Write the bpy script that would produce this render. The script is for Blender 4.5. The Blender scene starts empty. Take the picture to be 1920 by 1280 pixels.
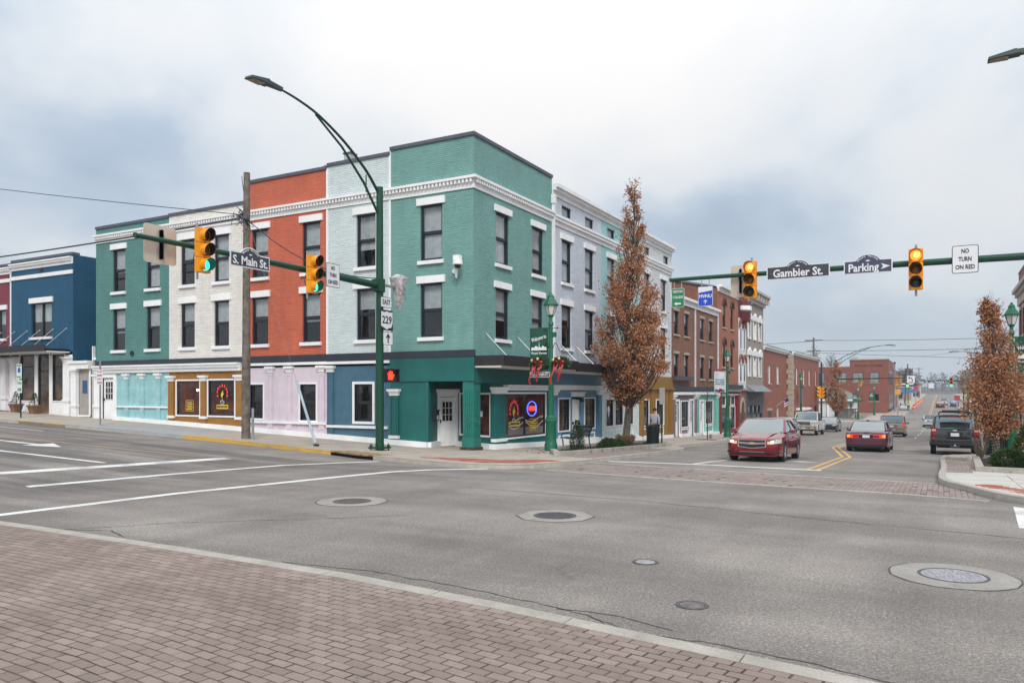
import bpy, bmesh, math, random
from math import radians as R, sin, cos, pi, sqrt
from mathutils import Vector, Matrix
random.seed(7)
S = bpy.context.scene
C = S.collection
# ------------------------------------------------------------------ camera
cd = bpy.data.cameras.new('camera'); cam = bpy.data.objects.new('camera', cd); C.objects.link(cam)
cam.location = (0, 0, 1.95); cam.rotation_euler = (R(90), 0, R(29))
cd.sensor_width = 36; cd.lens = 36*1445/1920; cd.shift_y = 95/1920; cd.clip_start = .05; cd.clip_end = 9000
S.camera = cam
# ------------------------------------------------------------------ sky and sun (overcast)
SUN_EL, SUN_AZ = 42, 145            # degrees; azimuth clockwise from +Y
W = bpy.data.worlds.new('World'); S.world = W; W.use_nodes = True
nt = W.node_tree; nt.nodes.clear()
def wn(t, **k):
    n = nt.nodes.new(t)
    for a, b in k.items(): setattr(n, a, b)
    return n
def wl(a, b): nt.links.new(a, b)
out = wn('ShaderNodeOutputWorld'); bg = wn('ShaderNodeBackground'); wl(bg.outputs[0], out.inputs[0])
sky = wn('ShaderNodeTexSky', sky_type='NISHITA', sun_disc=False, sun_elevation=R(SUN_EL), sun_rotation=R(SUN_AZ), air_density=1.0, dust_density=2.0)
tc = wn('ShaderNodeTexCoord'); sep = wn('ShaderNodeSeparateXYZ'); wl(tc.outputs['Generated'], sep.inputs[0])
def wm(op, a, b=None, clamp=False):
    n = wn('ShaderNodeMath', operation=op, use_clamp=clamp)
    for i, v in enumerate((a, b)):
        if v is None: continue
        if isinstance(v, (int, float)): n.inputs[i].default_value = v
        else: wl(v, n.inputs[i])
    return n.outputs[0]
zc = wm('MAXIMUM', sep.outputs[2], 0.0)
den = wm('ADD', zc, .42)
cx = wm('DIVIDE', sep.outputs[0], den); cy = wm('DIVIDE', sep.outputs[1], den)
comb = wn('ShaderNodeCombineXYZ'); wl(cx, comb.inputs[0]); wl(cy, comb.inputs[1])
nz = wn('ShaderNodeTexNoise', noise_dimensions='4D'); nz.inputs['W'].default_value = 2.2
nz.inputs['Scale'].default_value = 1.25; nz.inputs['Detail'].default_value = 7; nz.inputs['Roughness'].default_value = .50; nz.inputs['Distortion'].default_value = .25
wl(comb.outputs[0], nz.inputs['Vector'])
rmp = wn('ShaderNodeValToRGB'); wl(nz.outputs['Fac'], rmp.inputs[0])
e = rmp.color_ramp.elements
e[0].position = .34; e[0].color = (.225, .295, .39, 1)
e[1].position = .64; e[1].color = (.735, .72, .705, 1)
k = rmp.color_ramp.elements.new(.44); k.color = (.375, .45, .54, 1)
k = rmp.color_ramp.elements.new(.53); k.color = (.61, .635, .66, 1)
# overcast luminance rises towards the zenith, pale and even at the horizon
mixh = wn('ShaderNodeMix', data_type='RGBA'); mixh.inputs[7].default_value = (.60, .66, .715, 1)
wl(rmp.outputs[0], mixh.inputs[6])
hz = wm('POWER', wm('SUBTRACT', 1.0, wm('MULTIPLY', zc, 2.6, True), True), 2.0)
wl(wm('MULTIPLY', hz, .8), mixh.inputs[0])
lum = wm('ADD', .74, wm('MULTIPLY', wm('POWER', zc, 1.3), 1.0))
cl = wn('ShaderNodeVectorMath', operation='SCALE'); wl(mixh.outputs[2], cl.inputs[0]); wl(lum, cl.inputs['Scale'])
blu = wn('ShaderNodeVectorMath', operation='SCALE'); wl(sky.outputs[0], blu.inputs[0]); blu.inputs['Scale'].default_value = .1
mx = wn('ShaderNodeMix', data_type='RGBA'); mx.inputs[0].default_value = .92
wl(blu.outputs[0], mx.inputs[6]); wl(cl.outputs[0], mx.inputs[7])
wl(mx.outputs[2], bg.inputs[0]); bg.inputs[1].default_value = .90
sd = bpy.data.lights.new('sun', 'SUN'); sun = bpy.data.objects.new('sun', sd); C.objects.link(sun)
sd.energy = 1.5; sd.angle = R(20); sd.color = (1, .965, .92)
a_ = R(SUN_AZ); sv = Vector((sin(a_)*cos(R(SUN_EL)), cos(a_)*cos(R(SUN_EL)), sin(R(SUN_EL))))
sun.rotation_euler = (-sv).to_track_quat('-Z', 'Y').to_euler()
S.view_settings.view_transform = 'Standard'; S.view_settings.look = 'None'
S.view_settings.exposure = .68; S.view_settings.gamma = 1
try: S.view_settings.use_curve_mapping = False
except Exception: pass
S.render.engine = 'CYCLES'
S.cycles.max_bounces = 6; S.cycles.transparent_max_bounces = 12
# ------------------------------------------------------------------ terrain height: two piecewise linear slopes added
FY = [(-3000, 0), (15, 0), (40, -.84), (64, -1.5), (90, -2.2), (120, -2.8), (140, -2.75), (220, -1.4), (420, 1.0), (800, 2.5), (4000, 2.5)]
GX = [(-4000, 1.6), (-58, 1.6), (-16, 0), (4000, 0)]
def pl(t, p):
    for (a, b), (c, d) in zip(p, p[1:]):
        if t <= c: return b+(d-b)*max(0., t-a)/(c-a)
    return p[-1][1]
def G(x, y): return pl(y, FY)+pl(x, GX)
# ------------------------------------------------------------------ materials
def lin(h):
    h = h.lstrip('#')
    return tuple((lambda c: c/12.92 if c <= .04045 else ((c+.055)/1.055)**2.4)(int(h[i:i+2], 16)/255) for i in (0, 2, 4))
MATS = {}
class NT:
    def __init__(s, name):
        s.m = bpy.data.materials.new(name); s.m.use_nodes = True; s.t = s.m.node_tree
        s.b = s.t.nodes['Principled BSDF']; s.o = s.t.nodes['Material Output']
    def n(s, t, **k):
        n = s.t.nodes.new(t)
        for a, b in k.items():
            if hasattr(n, a): setattr(n, a, b)
            else: n.inputs[a].default_value = b
        return n
    def l(s, a, b): s.t.links.new(a, b)
    def mix(s, f, a, b, mode='MIX'):
        n = s.t.nodes.new('ShaderNodeMix'); n.data_type = 'RGBA'; n.blend_type = mode
        for i, v in ((0, f), (6, a), (7, b)):
            if hasattr(v, 'links') or hasattr(v, 'is_linked'): s.l(v, n.inputs[i])
            elif i == 0: n.inputs[0].default_value = v
            else: n.inputs[i].default_value = (*v[:3], 1)
        return n.outputs[2]
    def ramp(s, f, stops):
        n = s.t.nodes.new('ShaderNodeValToRGB'); s.l(f, n.inputs[0]); el = n.color_ramp.elements
        for i, (p, c) in enumerate(stops):
            x = el[i] if i < 2 else el.new(p)
            x.position = p; x.color = (c, c, c, 1) if isinstance(c, (int, float)) else (*c, 1)
        return n.outputs[0]
    def math(s, op, a, b=0.0):
        n = s.t.nodes.new('ShaderNodeMath'); n.operation = op
        for i, v in enumerate((a, b)):
            if isinstance(v, (int, float)): n.inputs[i].default_value = v
            else: s.l(v, n.inputs[i])
        return n.outputs[0]
    def noise(s, vec, scale, det=4, rough=.55, dist=0.):
        n = s.t.nodes.new('ShaderNodeTexNoise'); n.inputs['Scale'].default_value = scale; n.inputs['Detail'].default_value = det
        n.inputs['Roughness'].default_value = rough; n.inputs['Distortion'].default_value = dist
        if vec is not None: s.l(vec, n.inputs['Vector'])
        return n.outputs['Fac']
    def bump(s, hgt, st=.3, dist=.01):
        n = s.t.nodes.new('ShaderNodeBump'); n.inputs['Strength'].default_value = st; n.inputs['Distance'].default_value = dist
        s.l(hgt, n.inputs['Height']); s.l(n.outputs[0], s.b.inputs['Normal'])
    def obj(s): return s.n('ShaderNodeTexCoord').outputs['Object']
def paint(name, col, rough=.5, metal=0., var=.12, scale=2.5, spec=.5, fine=40, coat=0.):
    """painted or solid surface with slight blotches and fine relief"""
    if name in MATS: return MATS[name]
    if isinstance(col, str): col = lin(col)
    t = NT(name); o = t.obj()
    v = t.noise(o, scale, 4); d = tuple(c*(1-var*1.6) for c in col); u = tuple(min(1, c*(1+var*.8)) for c in col)
    t.l(t.mix(t.ramp(v, [(.3, 0), (.7, 1)]), d, u), t.b.inputs['Base Color'])
    t.b.inputs['Roughness'].default_value = rough; t.b.inputs['Metallic'].default_value = metal
    t.b.inputs['Specular IOR Level'].default_value = spec
    if coat: t.b.inputs['Coat Weight'].default_value = coat; t.b.inputs['Coat Roughness'].default_value = .06
    if fine: t.bump(t.noise(o, fine, 3), .12, .004)
    MATS[name] = t.m; return t.m
def brickpaint(name, col, mortar=None, var=.1, colb=None, rough=.62, bw=.21, bh=.072, bump=.5, msz=.009):
    """brick courses: painted over (joints darkened in the colour as relief shade) or bare (colb = second brick colour, mortar colour)"""
    if name in MATS: return MATS[name]
    if isinstance(col, str): col = lin(col)
    t = NT(name); o = t.obj(); sp = t.n('ShaderNodeSeparateXYZ'); t.l(o, sp.inputs[0])
    cb = t.n('ShaderNodeCombineXYZ'); t.l(t.math('ADD', sp.outputs[0], sp.outputs[1]), cb.inputs[0])
    wob = t.math('MULTIPLY', t.noise(o, 1.1, 2), .05)
    t.l(t.math('ADD', sp.outputs[2], wob), cb.inputs[1])
    b = t.n('ShaderNodeTexBrick'); t.l(cb.outputs[0], b.inputs['Vector'])
    b.inputs['Scale'].default_value = 1; b.inputs['Brick Width'].default_value = bw; b.inputs['Row Height'].default_value = bh
    b.inputs['Mortar Size'].default_value = msz; b.inputs['Mortar Smooth'].default_value = .5; b.inputs['Bias'].default_value = 0
    c2 = lin(colb) if isinstance(colb, str) else (colb or tuple(c*.9 for c in col))
    mo = lin(mortar) if isinstance(mortar, str) else (mortar or tuple(c*.78 for c in col))
    b.inputs['Color1'].default_value = (*col, 1); b.inputs['Color2'].default_value = (*c2, 1); b.inputs['Mortar'].default_value = (*mo, 1)
    v = t.ramp(t.noise(o, .7, 5, .6), [(.3, 1-var), (.7, 1+var)])
    st = t.n('ShaderNodeMapping'); st.inputs['Scale'].default_value = (2.2, 2.2, .25); t.l(o, st.inputs[0])
    v2 = t.ramp(t.noise(st.outputs[0], 1.3, 4), [(.3, 1-var*.7), (.65, 1+var*.3)])
    hm = t.n('ShaderNodeMapping'); hm.inputs['Scale'].default_value = (1.6, 1.6, 15.); t.l(o, hm.inputs[0]); hs_ = t.noise(hm.outputs[0], 1.0, 5, .68)
    v3 = t.ramp(hs_, [(.30, .90), (.5, 1.02), (.72, 1.12)])  # horizontal streaks put the shading of uneven brick relief into the colour
    c_ = t.mix(1., t.mix(1., t.mix(1., b.outputs['Color'], v, 'MULTIPLY'), v2, 'MULTIPLY'), v3, 'MULTIPLY')
    t.l(c_, t.b.inputs['Base Color'])
    t.b.inputs['Roughness'].default_value = rough
    h = t.math('SUBTRACT', t.math('ADD', t.math('MULTIPLY', t.noise(o, 26, 3), .45), t.math('MULTIPLY', hs_, 1.3)), b.outputs['Fac'])
    t.bump(h, min(1., bump*1.7), .02)
    MATS[name] = t.m; return t.m
def glass(name='window_glass', tint=(.92, .94, .95), refl=.03, k=1.25):
    if name in MATS: return MATS[name]
    t = NT(name); t.t.nodes.remove(t.b)
    tr = t.n('ShaderNodeBsdfTransparent'); tr.inputs[0].default_value = (*tint, 1)
    gl = t.n('ShaderNodeBsdfGlossy'); gl.inputs['Roughness'].default_value = .03; gl.inputs['Color'].default_value = (.95, .97, 1, 1)
    bp = t.n('ShaderNodeBump'); bp.inputs['Strength'].default_value = .06; bp.inputs['Distance'].default_value = .05
    t.l(t.noise(t.obj(), 2.2, 1), bp.inputs['Height']); t.l(bp.outputs[0], gl.inputs['Normal'])
    fr = t.n('ShaderNodeLayerWeight'); fr.inputs[0].default_value = .5; fz = t.math('ADD', t.math('MULTIPLY', t.math('POWER', fr.outputs['Facing'], 5.), .85), .045)
    mx = t.n('ShaderNodeMixShader'); t.l(t.math('ADD', t.math('MULTIPLY', fz, k), refl), mx.inputs[0])
    t.l(tr.outputs[0], mx.inputs[1]); t.l(gl.outputs[0], mx.inputs[2]); t.l(mx.outputs[0], t.o.inputs[0])
    MATS[name] = t.m; return t.m
def emit(name, col, st=1., base=.3):
    if name in MATS: return MATS[name]
    if isinstance(col, str): col = lin(col)
    t = NT(name); t.b.inputs['Base Color'].default_value = (*[c*base for c in col], 1)
    t.b.inputs['Emission Color'].default_value = (*col, 1); t.b.inputs['Emission Strength'].default_value = st
    t.b.inputs['Roughness'].default_value = .3
    MATS[name] = t.m; return t.m
# ------------------------------------------------------------------ mesh builder
class MB:
    def __init__(s): s.v = []; s.f = []; s.mi = []
    def face(s, pts, m=0):
        i = len(s.v); s.v += [tuple(p) for p in pts]; s.f.append(tuple(range(i, i+len(pts)))); s.mi.append(m); return s
    def hexa(s, p, m=0):     # p: bottom 4 (ccw from above), top 4
        i = len(s.v); s.v += [tuple(q) for q in p]
        for q in ((3, 2, 1, 0), (4, 5, 6, 7), (0, 1, 5, 4), (1, 2, 6, 5), (2, 3, 7, 6), (3, 0, 4, 7)):
            s.f.append(tuple(i+k for k in q)); s.mi.append(m)
        return s
    def box(s, x0, y0, z0, x1, y1, z1, m=0):
        return s.hexa([(x0, y0, z0), (x1, y0, z0), (x1, y1, z0), (x0, y1, z0), (x0, y0, z1), (x1, y0, z1), (x1, y1, z1), (x0, y1, z1)], m)
    def cbox(s, c, sx, sy, sz, rz=0, m=0):
        cc, ss = cos(rz), sin(rz); P = []
        for z in (0, sz):
            for a, b in ((-1, -1), (1, -1), (1, 1), (-1, 1)):
                x, y = a*sx/2, b*sy/2; P.append((c[0]+x*cc-y*ss, c[1]+x*ss+y*cc, c[2]+z))
        return s.hexa(P, m)
    def path(s, pts, r, n=8, m=0, caps=True):
        pts = [Vector(p) for p in pts]; k = len(pts)
        rr = r if isinstance(r, (list, tuple)) else [r]*k
        i0 = len(s.v); up = None
        for i, p in enumerate(pts):
            d = (pts[min(i+1, k-1)]-pts[max(i-1, 0)])
            if d.length < 1e-9: d = Vector((0, 0, 1))
            d.normalize()
            if up is None: up = Vector((1, 0, 0)) if abs(d.x) < .9 else Vector((0, 1, 0))
            u = (up-d*up.dot(d))
            if u.length < 1e-6: u = d.orthogonal()
            u.normalize(); up = u; w = d.cross(u)
            for j in range(n):
                a = 2*pi*j/n; q = p+(u*cos(a)+w*sin(a))*rr[i]; s.v.append(tuple(q))
        for i in range(k-1):
            for j in range(n):
                a = i0+i*n+j; b = i0+i*n+(j+1) % n
                s.f.append((a, b, b+n, a+n)); s.mi.append(m)
        if caps:
            s.f.append(tuple(i0+j for j in reversed(range(n)))); s.mi.append(m)
            s.f.append(tuple(i0+(k-1)*n+j for j in range(n))); s.mi.append(m)
        return s
    def tube(s, a, b, r0, r1=None, n=8, m=0): return s.path([a, b], [r0, r0 if r1 is None else r1], n, m)
    def lathe(s, prof, n=16, c=(0, 0, 0), m=0, ax='z', caps=True):
        i0 = len(s.v)
        for r, z in prof:
            for j in range(n):
                a = 2*pi*(j+.5)/n; p = (r*cos(a), r*sin(a), z)
                if ax == 'y': p = (p[0], p[2], -p[1])
                if ax == 'x': p = (p[2], p[0], p[1])
                s.v.append((c[0]+p[0], c[1]+p[1], c[2]+p[2]))
        for i in range(len(prof)-1):
            for j in range(n):
                a = i0+i*n+j; b = i0+i*n+(j+1) % n
                s.f.append((a, b, b+n, a+n)); s.mi.append(m)
        if caps:
            s.f.append(tuple(i0+j for j in reversed(range(n)))); s.mi.append(m)
            s.f.append(tuple(i0+(len(prof)-1)*n+j for j in range(n))); s.mi.append(m)
        return s
    def prism(s, poly, y0, y1, m=0):     # poly in x,z extruded along y
        n = len(poly); i = len(s.v)
        s.v += [(x, y0, z) for x, z in poly]+[(x, y1, z) for x, z in poly]
        s.f.append(tuple(range(i, i+n))); s.mi.append(m)
        s.f.append(tuple(range(i+2*n-1, i+n-1, -1))); s.mi.append(m)
        for j in range(n):
            k = (j+1) % n; s.f.append((i+k, i+j, i+n+j, i+n+k)); s.mi.append(m)
        return s
    def flat(s, poly, z0, z1, m=0):      # poly in x,y extruded along z
        n = len(poly); i = len(s.v)
        s.v += [(x, y, z0) for x, y in poly]+[(x, y, z1) for x, y in poly]
        s.f.append(tuple(range(i+n-1, i-1, -1))); s.mi.append(m)
        s.f.append(tuple(range(i+n, i+2*n))); s.mi.append(m)
        for j in range(n):
            k = (j+1) % n; s.f.append((i+j, i+k, i+n+k, i+n+j)); s.mi.append(m)
        return s
    def mesh(s, name, mats, smooth=None, bevel=None):
        me = bpy.data.meshes.new(name); me.from_pydata(s.v, [], s.f)
        for x in (mats if isinstance(mats, (list, tuple)) else [mats]): me.materials.append(x)
        if any(s.mi): me.polygons.foreach_set('material_index', s.mi)
        if smooth is not None:
            bm = bmesh.new(); bm.from_mesh(me); bmesh.ops.remove_doubles(bm, verts=bm.verts, dist=1e-5); bm.to_mesh(me); bm.free()
            me.shade_smooth(); me.set_sharp_from_angle(angle=R(smooth))
        me.update(); return me
    def build(s, name, mats, parent=None, smooth=None, loc=(0, 0, 0), rz=0.):
        return put(name, s.mesh(name, mats, smooth), parent, loc, rz)
def put(name, me, parent=None, loc=(0, 0, 0), rz=0.):
    o = bpy.data.objects.new(name, me); C.objects.link(o); o.parent = parent; o.location = loc
    o.rotation_euler = (0, 0, rz); return o
def tag(o, label=None, cat=None, group=None, kind=None):
    for a, b in (('label', label), ('category', cat), ('group', group), ('kind', kind)):
        if b: o[a] = b
    return o
def thing(name, label, cat, loc=(0, 0, 0), rz=0., group=None):
    return tag(put(name, None, None, loc, rz), label, cat, group)
KIDS = {}
def copy_tree(o, parent=None):
    c = o.copy(); C.objects.link(c); c.parent = parent
    for ch in o.children: copy_tree(ch, c)
    return c
TXT = {}
def text_mesh(txt, size, mat, bold=.0, width=None, ext=.004, spacing=1.0):
    """lettering lying in x,z facing -y, centred on the origin"""
    cu = bpy.data.curves.new('lettering', 'FONT'); cu.body = txt; cu.size = size; cu.extrude = ext; cu.offset = bold
    cu.align_x = 'CENTER'; cu.align_y = 'CENTER'; cu.resolution_u = 2; cu.space_character = spacing
    ob = bpy.data.objects.new('lettering_source', cu); C.objects.link(ob)
    me = bpy.data.meshes.new_from_object(ob); bpy.data.objects.remove(ob); bpy.data.curves.remove(cu)
    xs = [v.co.x for v in me.vertices]
    sx = 1 if not width else width/max(1e-6, max(xs)-min(xs))
    for v in me.vertices:
        x, y, z = v.co; v.co = (x*sx, -z, y)
    me.flip_normals() if False else None
    me.materials.clear(); me.materials.append(mat); me.update(); return me
def lettering(txt, size, mat, parent, loc, bold=0., width=None, name='lettering', rz=0.):
    return put(name, text_mesh(txt, size, mat, bold, width), parent, loc, rz)
# ================================================================== ground, road, pavements
BX = [b for b, _ in GX]; BY = [b for b, _ in FY]
def drape_mesh(name, poly, off, mat, holes=None):
    bm = bmesh.new(); vs = [bm.verts.new((x, y, 0)) for x, y in poly]; f = bm.faces.new(vs)
    bmesh.ops.triangulate(bm, faces=[f])
    for axis, vals in (('x', BX), ('y', BY)):
        lo = min(p[0 if axis == 'x' else 1] for p in poly); hi = max(p[0 if axis == 'x' else 1] for p in poly)
        for v in vals:
            if lo < v < hi:
                n = (1, 0, 0) if axis == 'x' else (0, 1, 0); c = (v, 0, 0) if axis == 'x' else (0, v, 0)
                bmesh.ops.bisect_plane(bm, geom=bm.verts[:]+bm.edges[:]+bm.faces[:], plane_co=c, plane_no=n)
    for v in bm.verts: v.co.z = G(v.co.x, v.co.y)+off
    bmesh.ops.recalc_face_normals(bm, faces=bm.faces)
    if sum(f.normal.z for f in bm.faces) < 0: bmesh.ops.reverse_faces(bm, faces=bm.faces)
    me = bpy.data.meshes.new(name); bm.to_mesh(me); bm.free(); me.materials.append(mat); return me
def drape(name, poly, off, mat, parent=None, kind=None):
    o = put(name, drape_mesh(name, poly, off, mat), parent)
    if kind: o['kind'] = kind
    return o
def m_asphalt():
    t = NT('asphalt'); o = t.obj()
    base = t.ramp(t.noise(o, .22, 5, .6, .4), [(.25, (.190, .168, .150)), (.5, (.245, .219, .197)), (.78, (.312, .280, .249))])
    # worn wheel tracks run along both streets
    mp = t.n('ShaderNodeMapping'); mp.inputs['Scale'].default_value = (.06, .5, 1); t.l(o, mp.inputs[0])
    trk = t.ramp(t.noise(mp.outputs[0], 1.4, 3), [(.34, .78), (.58, 1.04)])
    mp2 = t.n('ShaderNodeMapping'); mp2.inputs['Scale'].default_value = (.6, .04, 1); t.l(o, mp2.inputs[0])
    trk2 = t.ramp(t.noise(mp2.outputs[0], 1.3, 3), [(.38, .86), (.58, 1.)])
    grit = t.mix(1., t.ramp(t.noise(o, 95, 2, .7), [(.30, .55), (.52, 1.), (.72, 1.7)]), t.ramp(t.noise(o, 34, 3, .75), [(.33, .66), (.5, 1.), (.68, 1.42)]), 'MULTIPLY')
    vor = t.n('ShaderNodeTexVoronoi'); vor.inputs['Scale'].default_value = 55; t.l(o, vor.inputs['Vector'])
    st = t.ramp(vor.outputs['Color'], [(.0, .74), (.8, 1.05), (1., 1.5)])
    # hairline cracks: edges of large distorted cells, only in patches
    ds = t.n('ShaderNodeVectorMath', operation='ADD'); nn = t.n('ShaderNodeTexNoise'); nn.inputs['Scale'].default_value = 1.6; nn.inputs['Detail'].default_value = 6
    t.l(o, nn.inputs['Vector']); t.l(o, ds.inputs[0]); t.l(nn.outputs['Color'], ds.inputs[1])
    ve = t.n('ShaderNodeTexVoronoi', feature='DISTANCE_TO_EDGE'); ve.inputs['Scale'].default_value = .24; t.l(ds.outputs[0], ve.inputs['Vector'])
    cr = t.ramp(ve.outputs['Distance'], [(.0, .0), (.0045, 1.)])
    gate = t.ramp(t.noise(o, .32, 2), [(.62, 1.), (.68, 0.)])
    crk = t.math('MAXIMUM', cr, gate)
    oil = t.ramp(t.noise(o, 2.3, 5, .75), [(.27, .62), (.36, 1.)]); blot = t.ramp(t.noise(o, .62, 4, .6, .6), [(.3, .86), (.7, 1.14)])
    sx = t.n('ShaderNodeSeparateXYZ'); t.l(o, sx.inputs[0]); mp3 = t.n('ShaderNodeMapping'); mp3.inputs['Scale'].default_value = (.02, .75, 1); t.l(o, mp3.inputs[0])
    lane = t.mix(t.ramp(t.math('ADD', t.math('MULTIPLY', sx.outputs[0], -.1), -.9), [(0., 0.), (.8, 1.)]), (1, 1, 1), t.ramp(t.noise(mp3.outputs[0], 1.6, 3, .5), [(.38, (.60, .60, .61)), (.56, (1.02, 1.02, 1.02))]))
    c = base
    for x in (trk, trk2, grit, st, oil, blot, lane): c = t.mix(1., c, x, 'MULTIPLY')
    c = t.mix(t.math('SUBTRACT', 1., crk), c, (.05, .047, .044))
    t.l(c, t.b.inputs['Base Color']); t.b.inputs['Roughness'].default_value = .88
    t.bump(t.math('ADD', t.noise(o, 95, 2, .7), t.math('MULTIPLY', crk, .8)), .45, .006)
    return t.m
def m_concrete(name, a, b, scale=1.2, rough=.85):
    t = NT(name); o = t.obj()
    c = t.ramp(t.noise(o, scale, 6, .62), [(.28, a), (.72, b)])
    c = t.mix(1., c, t.ramp(t.noise(o, 60, 2), [(.3, .82), (.7, 1.12)]), 'MULTIPLY')
    sp = t.ramp(t.noise(o, 4.5, 5, .7), [(.24, .55), (.40, 1.)])
    c = t.mix(1., c, sp, 'MULTIPLY')
    t.l(c, t.b.inputs['Base Color']); t.b.inputs['Roughness'].default_value = rough; t.bump(t.noise(o, 60, 3), .3, .006)
    MATS[name] = t.m; return t.m
def m_paver(name, a, b, c_):
    t = NT(name); o = t.obj(); g = t.n('ShaderNodeNewGeometry'); oi = t.n('ShaderNodeObjectInfo')
    r = t.math('FRACT', t.math('ADD', g.outputs['Random Per Island'], t.math('MULTIPLY', oi.outputs['Random'], 7.3)))
    c = t.ramp(r, [(0., a), (.55, b), (1., c_)])
    gw = t.n('ShaderNodeNewGeometry')
    c = t.mix(1., c, t.ramp(t.noise(gw.outputs['Position'], 1.1, 4), [(.3, .80), (.7, 1.12)]), 'MULTIPLY')
    c = t.mix(1., c, t.ramp(t.noise(gw.outputs['Position'], 140, 2, .7), [(.3, .75), (.7, 1.25)]), 'MULTIPLY')
    c = t.mix(1., c, t.ramp(t.noise(gw.outputs['Position'], 6, 5, .7), [(.28, .62), (.42, 1.)]), 'MULTIPLY')
    t.l(c, t.b.inputs['Base Color']); t.b.inputs['Roughness'].default_value = .85
    t.bump(t.noise(gw.outputs['Position'], 120, 2), .5, .004); MATS[name] = t.m; return t.m
def m_roadpaint(name, col):
    t = NT(name); o = t.obj()
    w = t.ramp(t.noise(o, 38, 4, .75), [(.34, 0.), (.44, 1.)])
    w2 = t.ramp(t.noise(o, 1.1, 3), [(.30, .35), (.5, 1.)])
    t.l(t.mix(t.math('MULTIPLY', w, w2), (.2, .19, .18), t.mix(t.noise(o, 9, 3), tuple(c*.82 for c in col), col)), t.b.inputs['Base Color'])
    t.b.inputs['Roughness'].default_value = .7; t.bump(t.noise(o, 80, 2), .3, .004); MATS[name] = t.m; return t.m
ASPH = m_asphalt(); CONC = m_concrete('concrete', (.32, .275, .225), (.48, .42, .35)); KERB = m_concrete('kerb_concrete', (.30, .275, .24), (.47, .43, .375), 2.2)
CONC2 = m_concrete('pale_concrete', (.44, .42, .38), (.58, .55, .50)); CONCG = m_concrete('grey_concrete', (.28, .285, .285), (.40, .405, .40))
JOINT = paint('joint_dirt', (.095, .066, .052), .95, 0, .4, 3)
PAVER = m_paver('mauve_paver', (.222, .168, .142), (.255, .196, .168), (.288, .225, .196))
PAVER2 = m_paver('pink_paver', (.245, .195, .172), (.275, .222, .197), (.31, .25, .225))
PAVRED = m_paver('red_paver', (.30, .085, .055), (.40, .125, .085), (.46, .18, .13))
WHITE_P = m_roadpaint('white_road_paint', (.80, .79, .76)); YEL_P = m_roadpaint('yellow_road_paint', (.72, .42, .10)); YCURB = m_roadpaint('yellow_kerb_paint', (.62, .36, .035))
YFADE = m_roadpaint('faded_yellow_paint', (.45, .31, .15))
IRON = paint('cast_iron', (.115, .115, .12), .55, .6, .25, 20)
EARTH = paint('grassy_ground', (.13, .12, .075), .95, 0, .35, .05)
MULCH = paint('dark_mulch', (.045, .032, .028), .95, 0, .6, 14)
ground = drape('ground', [(-4000, -3000), (4000, -3000), (4000, 4000), (-4000, 4000)], -.06, EARTH, kind='structure')
road = drape('road', [(-75, -30), (45, -30), (45, 420), (-75, 420)], 0, ASPH, kind='structure')
def mark(poly, mat=None, name='road_marking', off=.004): return drape(name, poly, off, mat or WHITE_P, road)
def stripe(pts, w, mat=None, name='road_marking', off=.004):
    L, Rr = [], []
    for i, p in enumerate(pts):
        a = Vector(pts[max(i-1, 0)]); b = Vector(pts[min(i+1, len(pts)-1)]); d = (b-a).normalized(); n = Vector((-d.y, d.x))*w/2
        L.append((p[0]+n.x, p[1]+n.y)); Rr.append((p[0]-n.x, p[1]-n.y))
    return mark(L+Rr[::-1], mat, name, off)
# left-hand leg: stop bar, crosswalk lines, lane lines, turn arrow, worn centre line
stripe([(-19.7, 6.6), (-18.7, 9.7), (-17.75, 15.3)], .46)
stripe([(-16.35, 9.0), (-15.95, 12.2), (-14.9, 16.9), (-14.55, 18.1)], .24)
stripe([(-13.15, 5.6), (-13.05, 6.8), (-12.85, 9.8), (-12.1, 13.6), (-11.45, 16.3), (-10.5, 17.6)], .25)
stripe([(-30, 11.85), (-23.4, 12.15), (-19.0, 12.4)], .16)
stripe([(-34, 14.0), (-27.8, 14.45), (-18.4, 15.05)], .12, YFADE)
mark([(-27.4, 13.78), (-24.6, 13.92), (-24.6, 14.34), (-23.35, 13.86), (-24.6, 13.36), (-24.6, 13.70), (-27.4, 13.62)])
stripe([(-36, 16.9), (-30, 17.1)], .10)
# far leg: stop bar, lane edge, double yellow with its jog, parking ticks, dashes
stripe([(-9.3, 23.2), (-6.6, 23.75), (-2.95, 23.55)], .32)
stripe([(-6.75, 23.95), (-6.45, 27.3)], .14)
mark([(-4.75, 27.5), (-4.2, 28.3), (-3.55, 27.9)])
for dx in (-.14, .14):
    stripe([(-3.2+dx, 23.7), (-3.2+dx, 33.0), (-4.75+dx, 43.6), (-4.75+dx, 112)], .12, YEL_P)
    stripe([(-1.6+dx, 133), (-1.0+dx, 420)], .12, YEL_P)
for y in (36.9, 44.5, 51.9, 60, 68, 76): stripe([(-1.75, y), (-.35, y-.1)], .11)
for y in (47, 54, 61, 68, 75, 82, 89): stripe([(-10.8, y), (-9.0, y)], .11)
for y in range(66, 110, 9): stripe([(-1.6, y), (-1.6, y+3)], .12)
stripe([(-4.6, 112.5), (1.6, 112.5)], .5); stripe([(-10.8, 114.5), (1.6, 114.5)], .3)
mark([(1.0, 13.2), (1.75, 13.2), (1.36, 15.6), (1.12, 15.9)])
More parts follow.
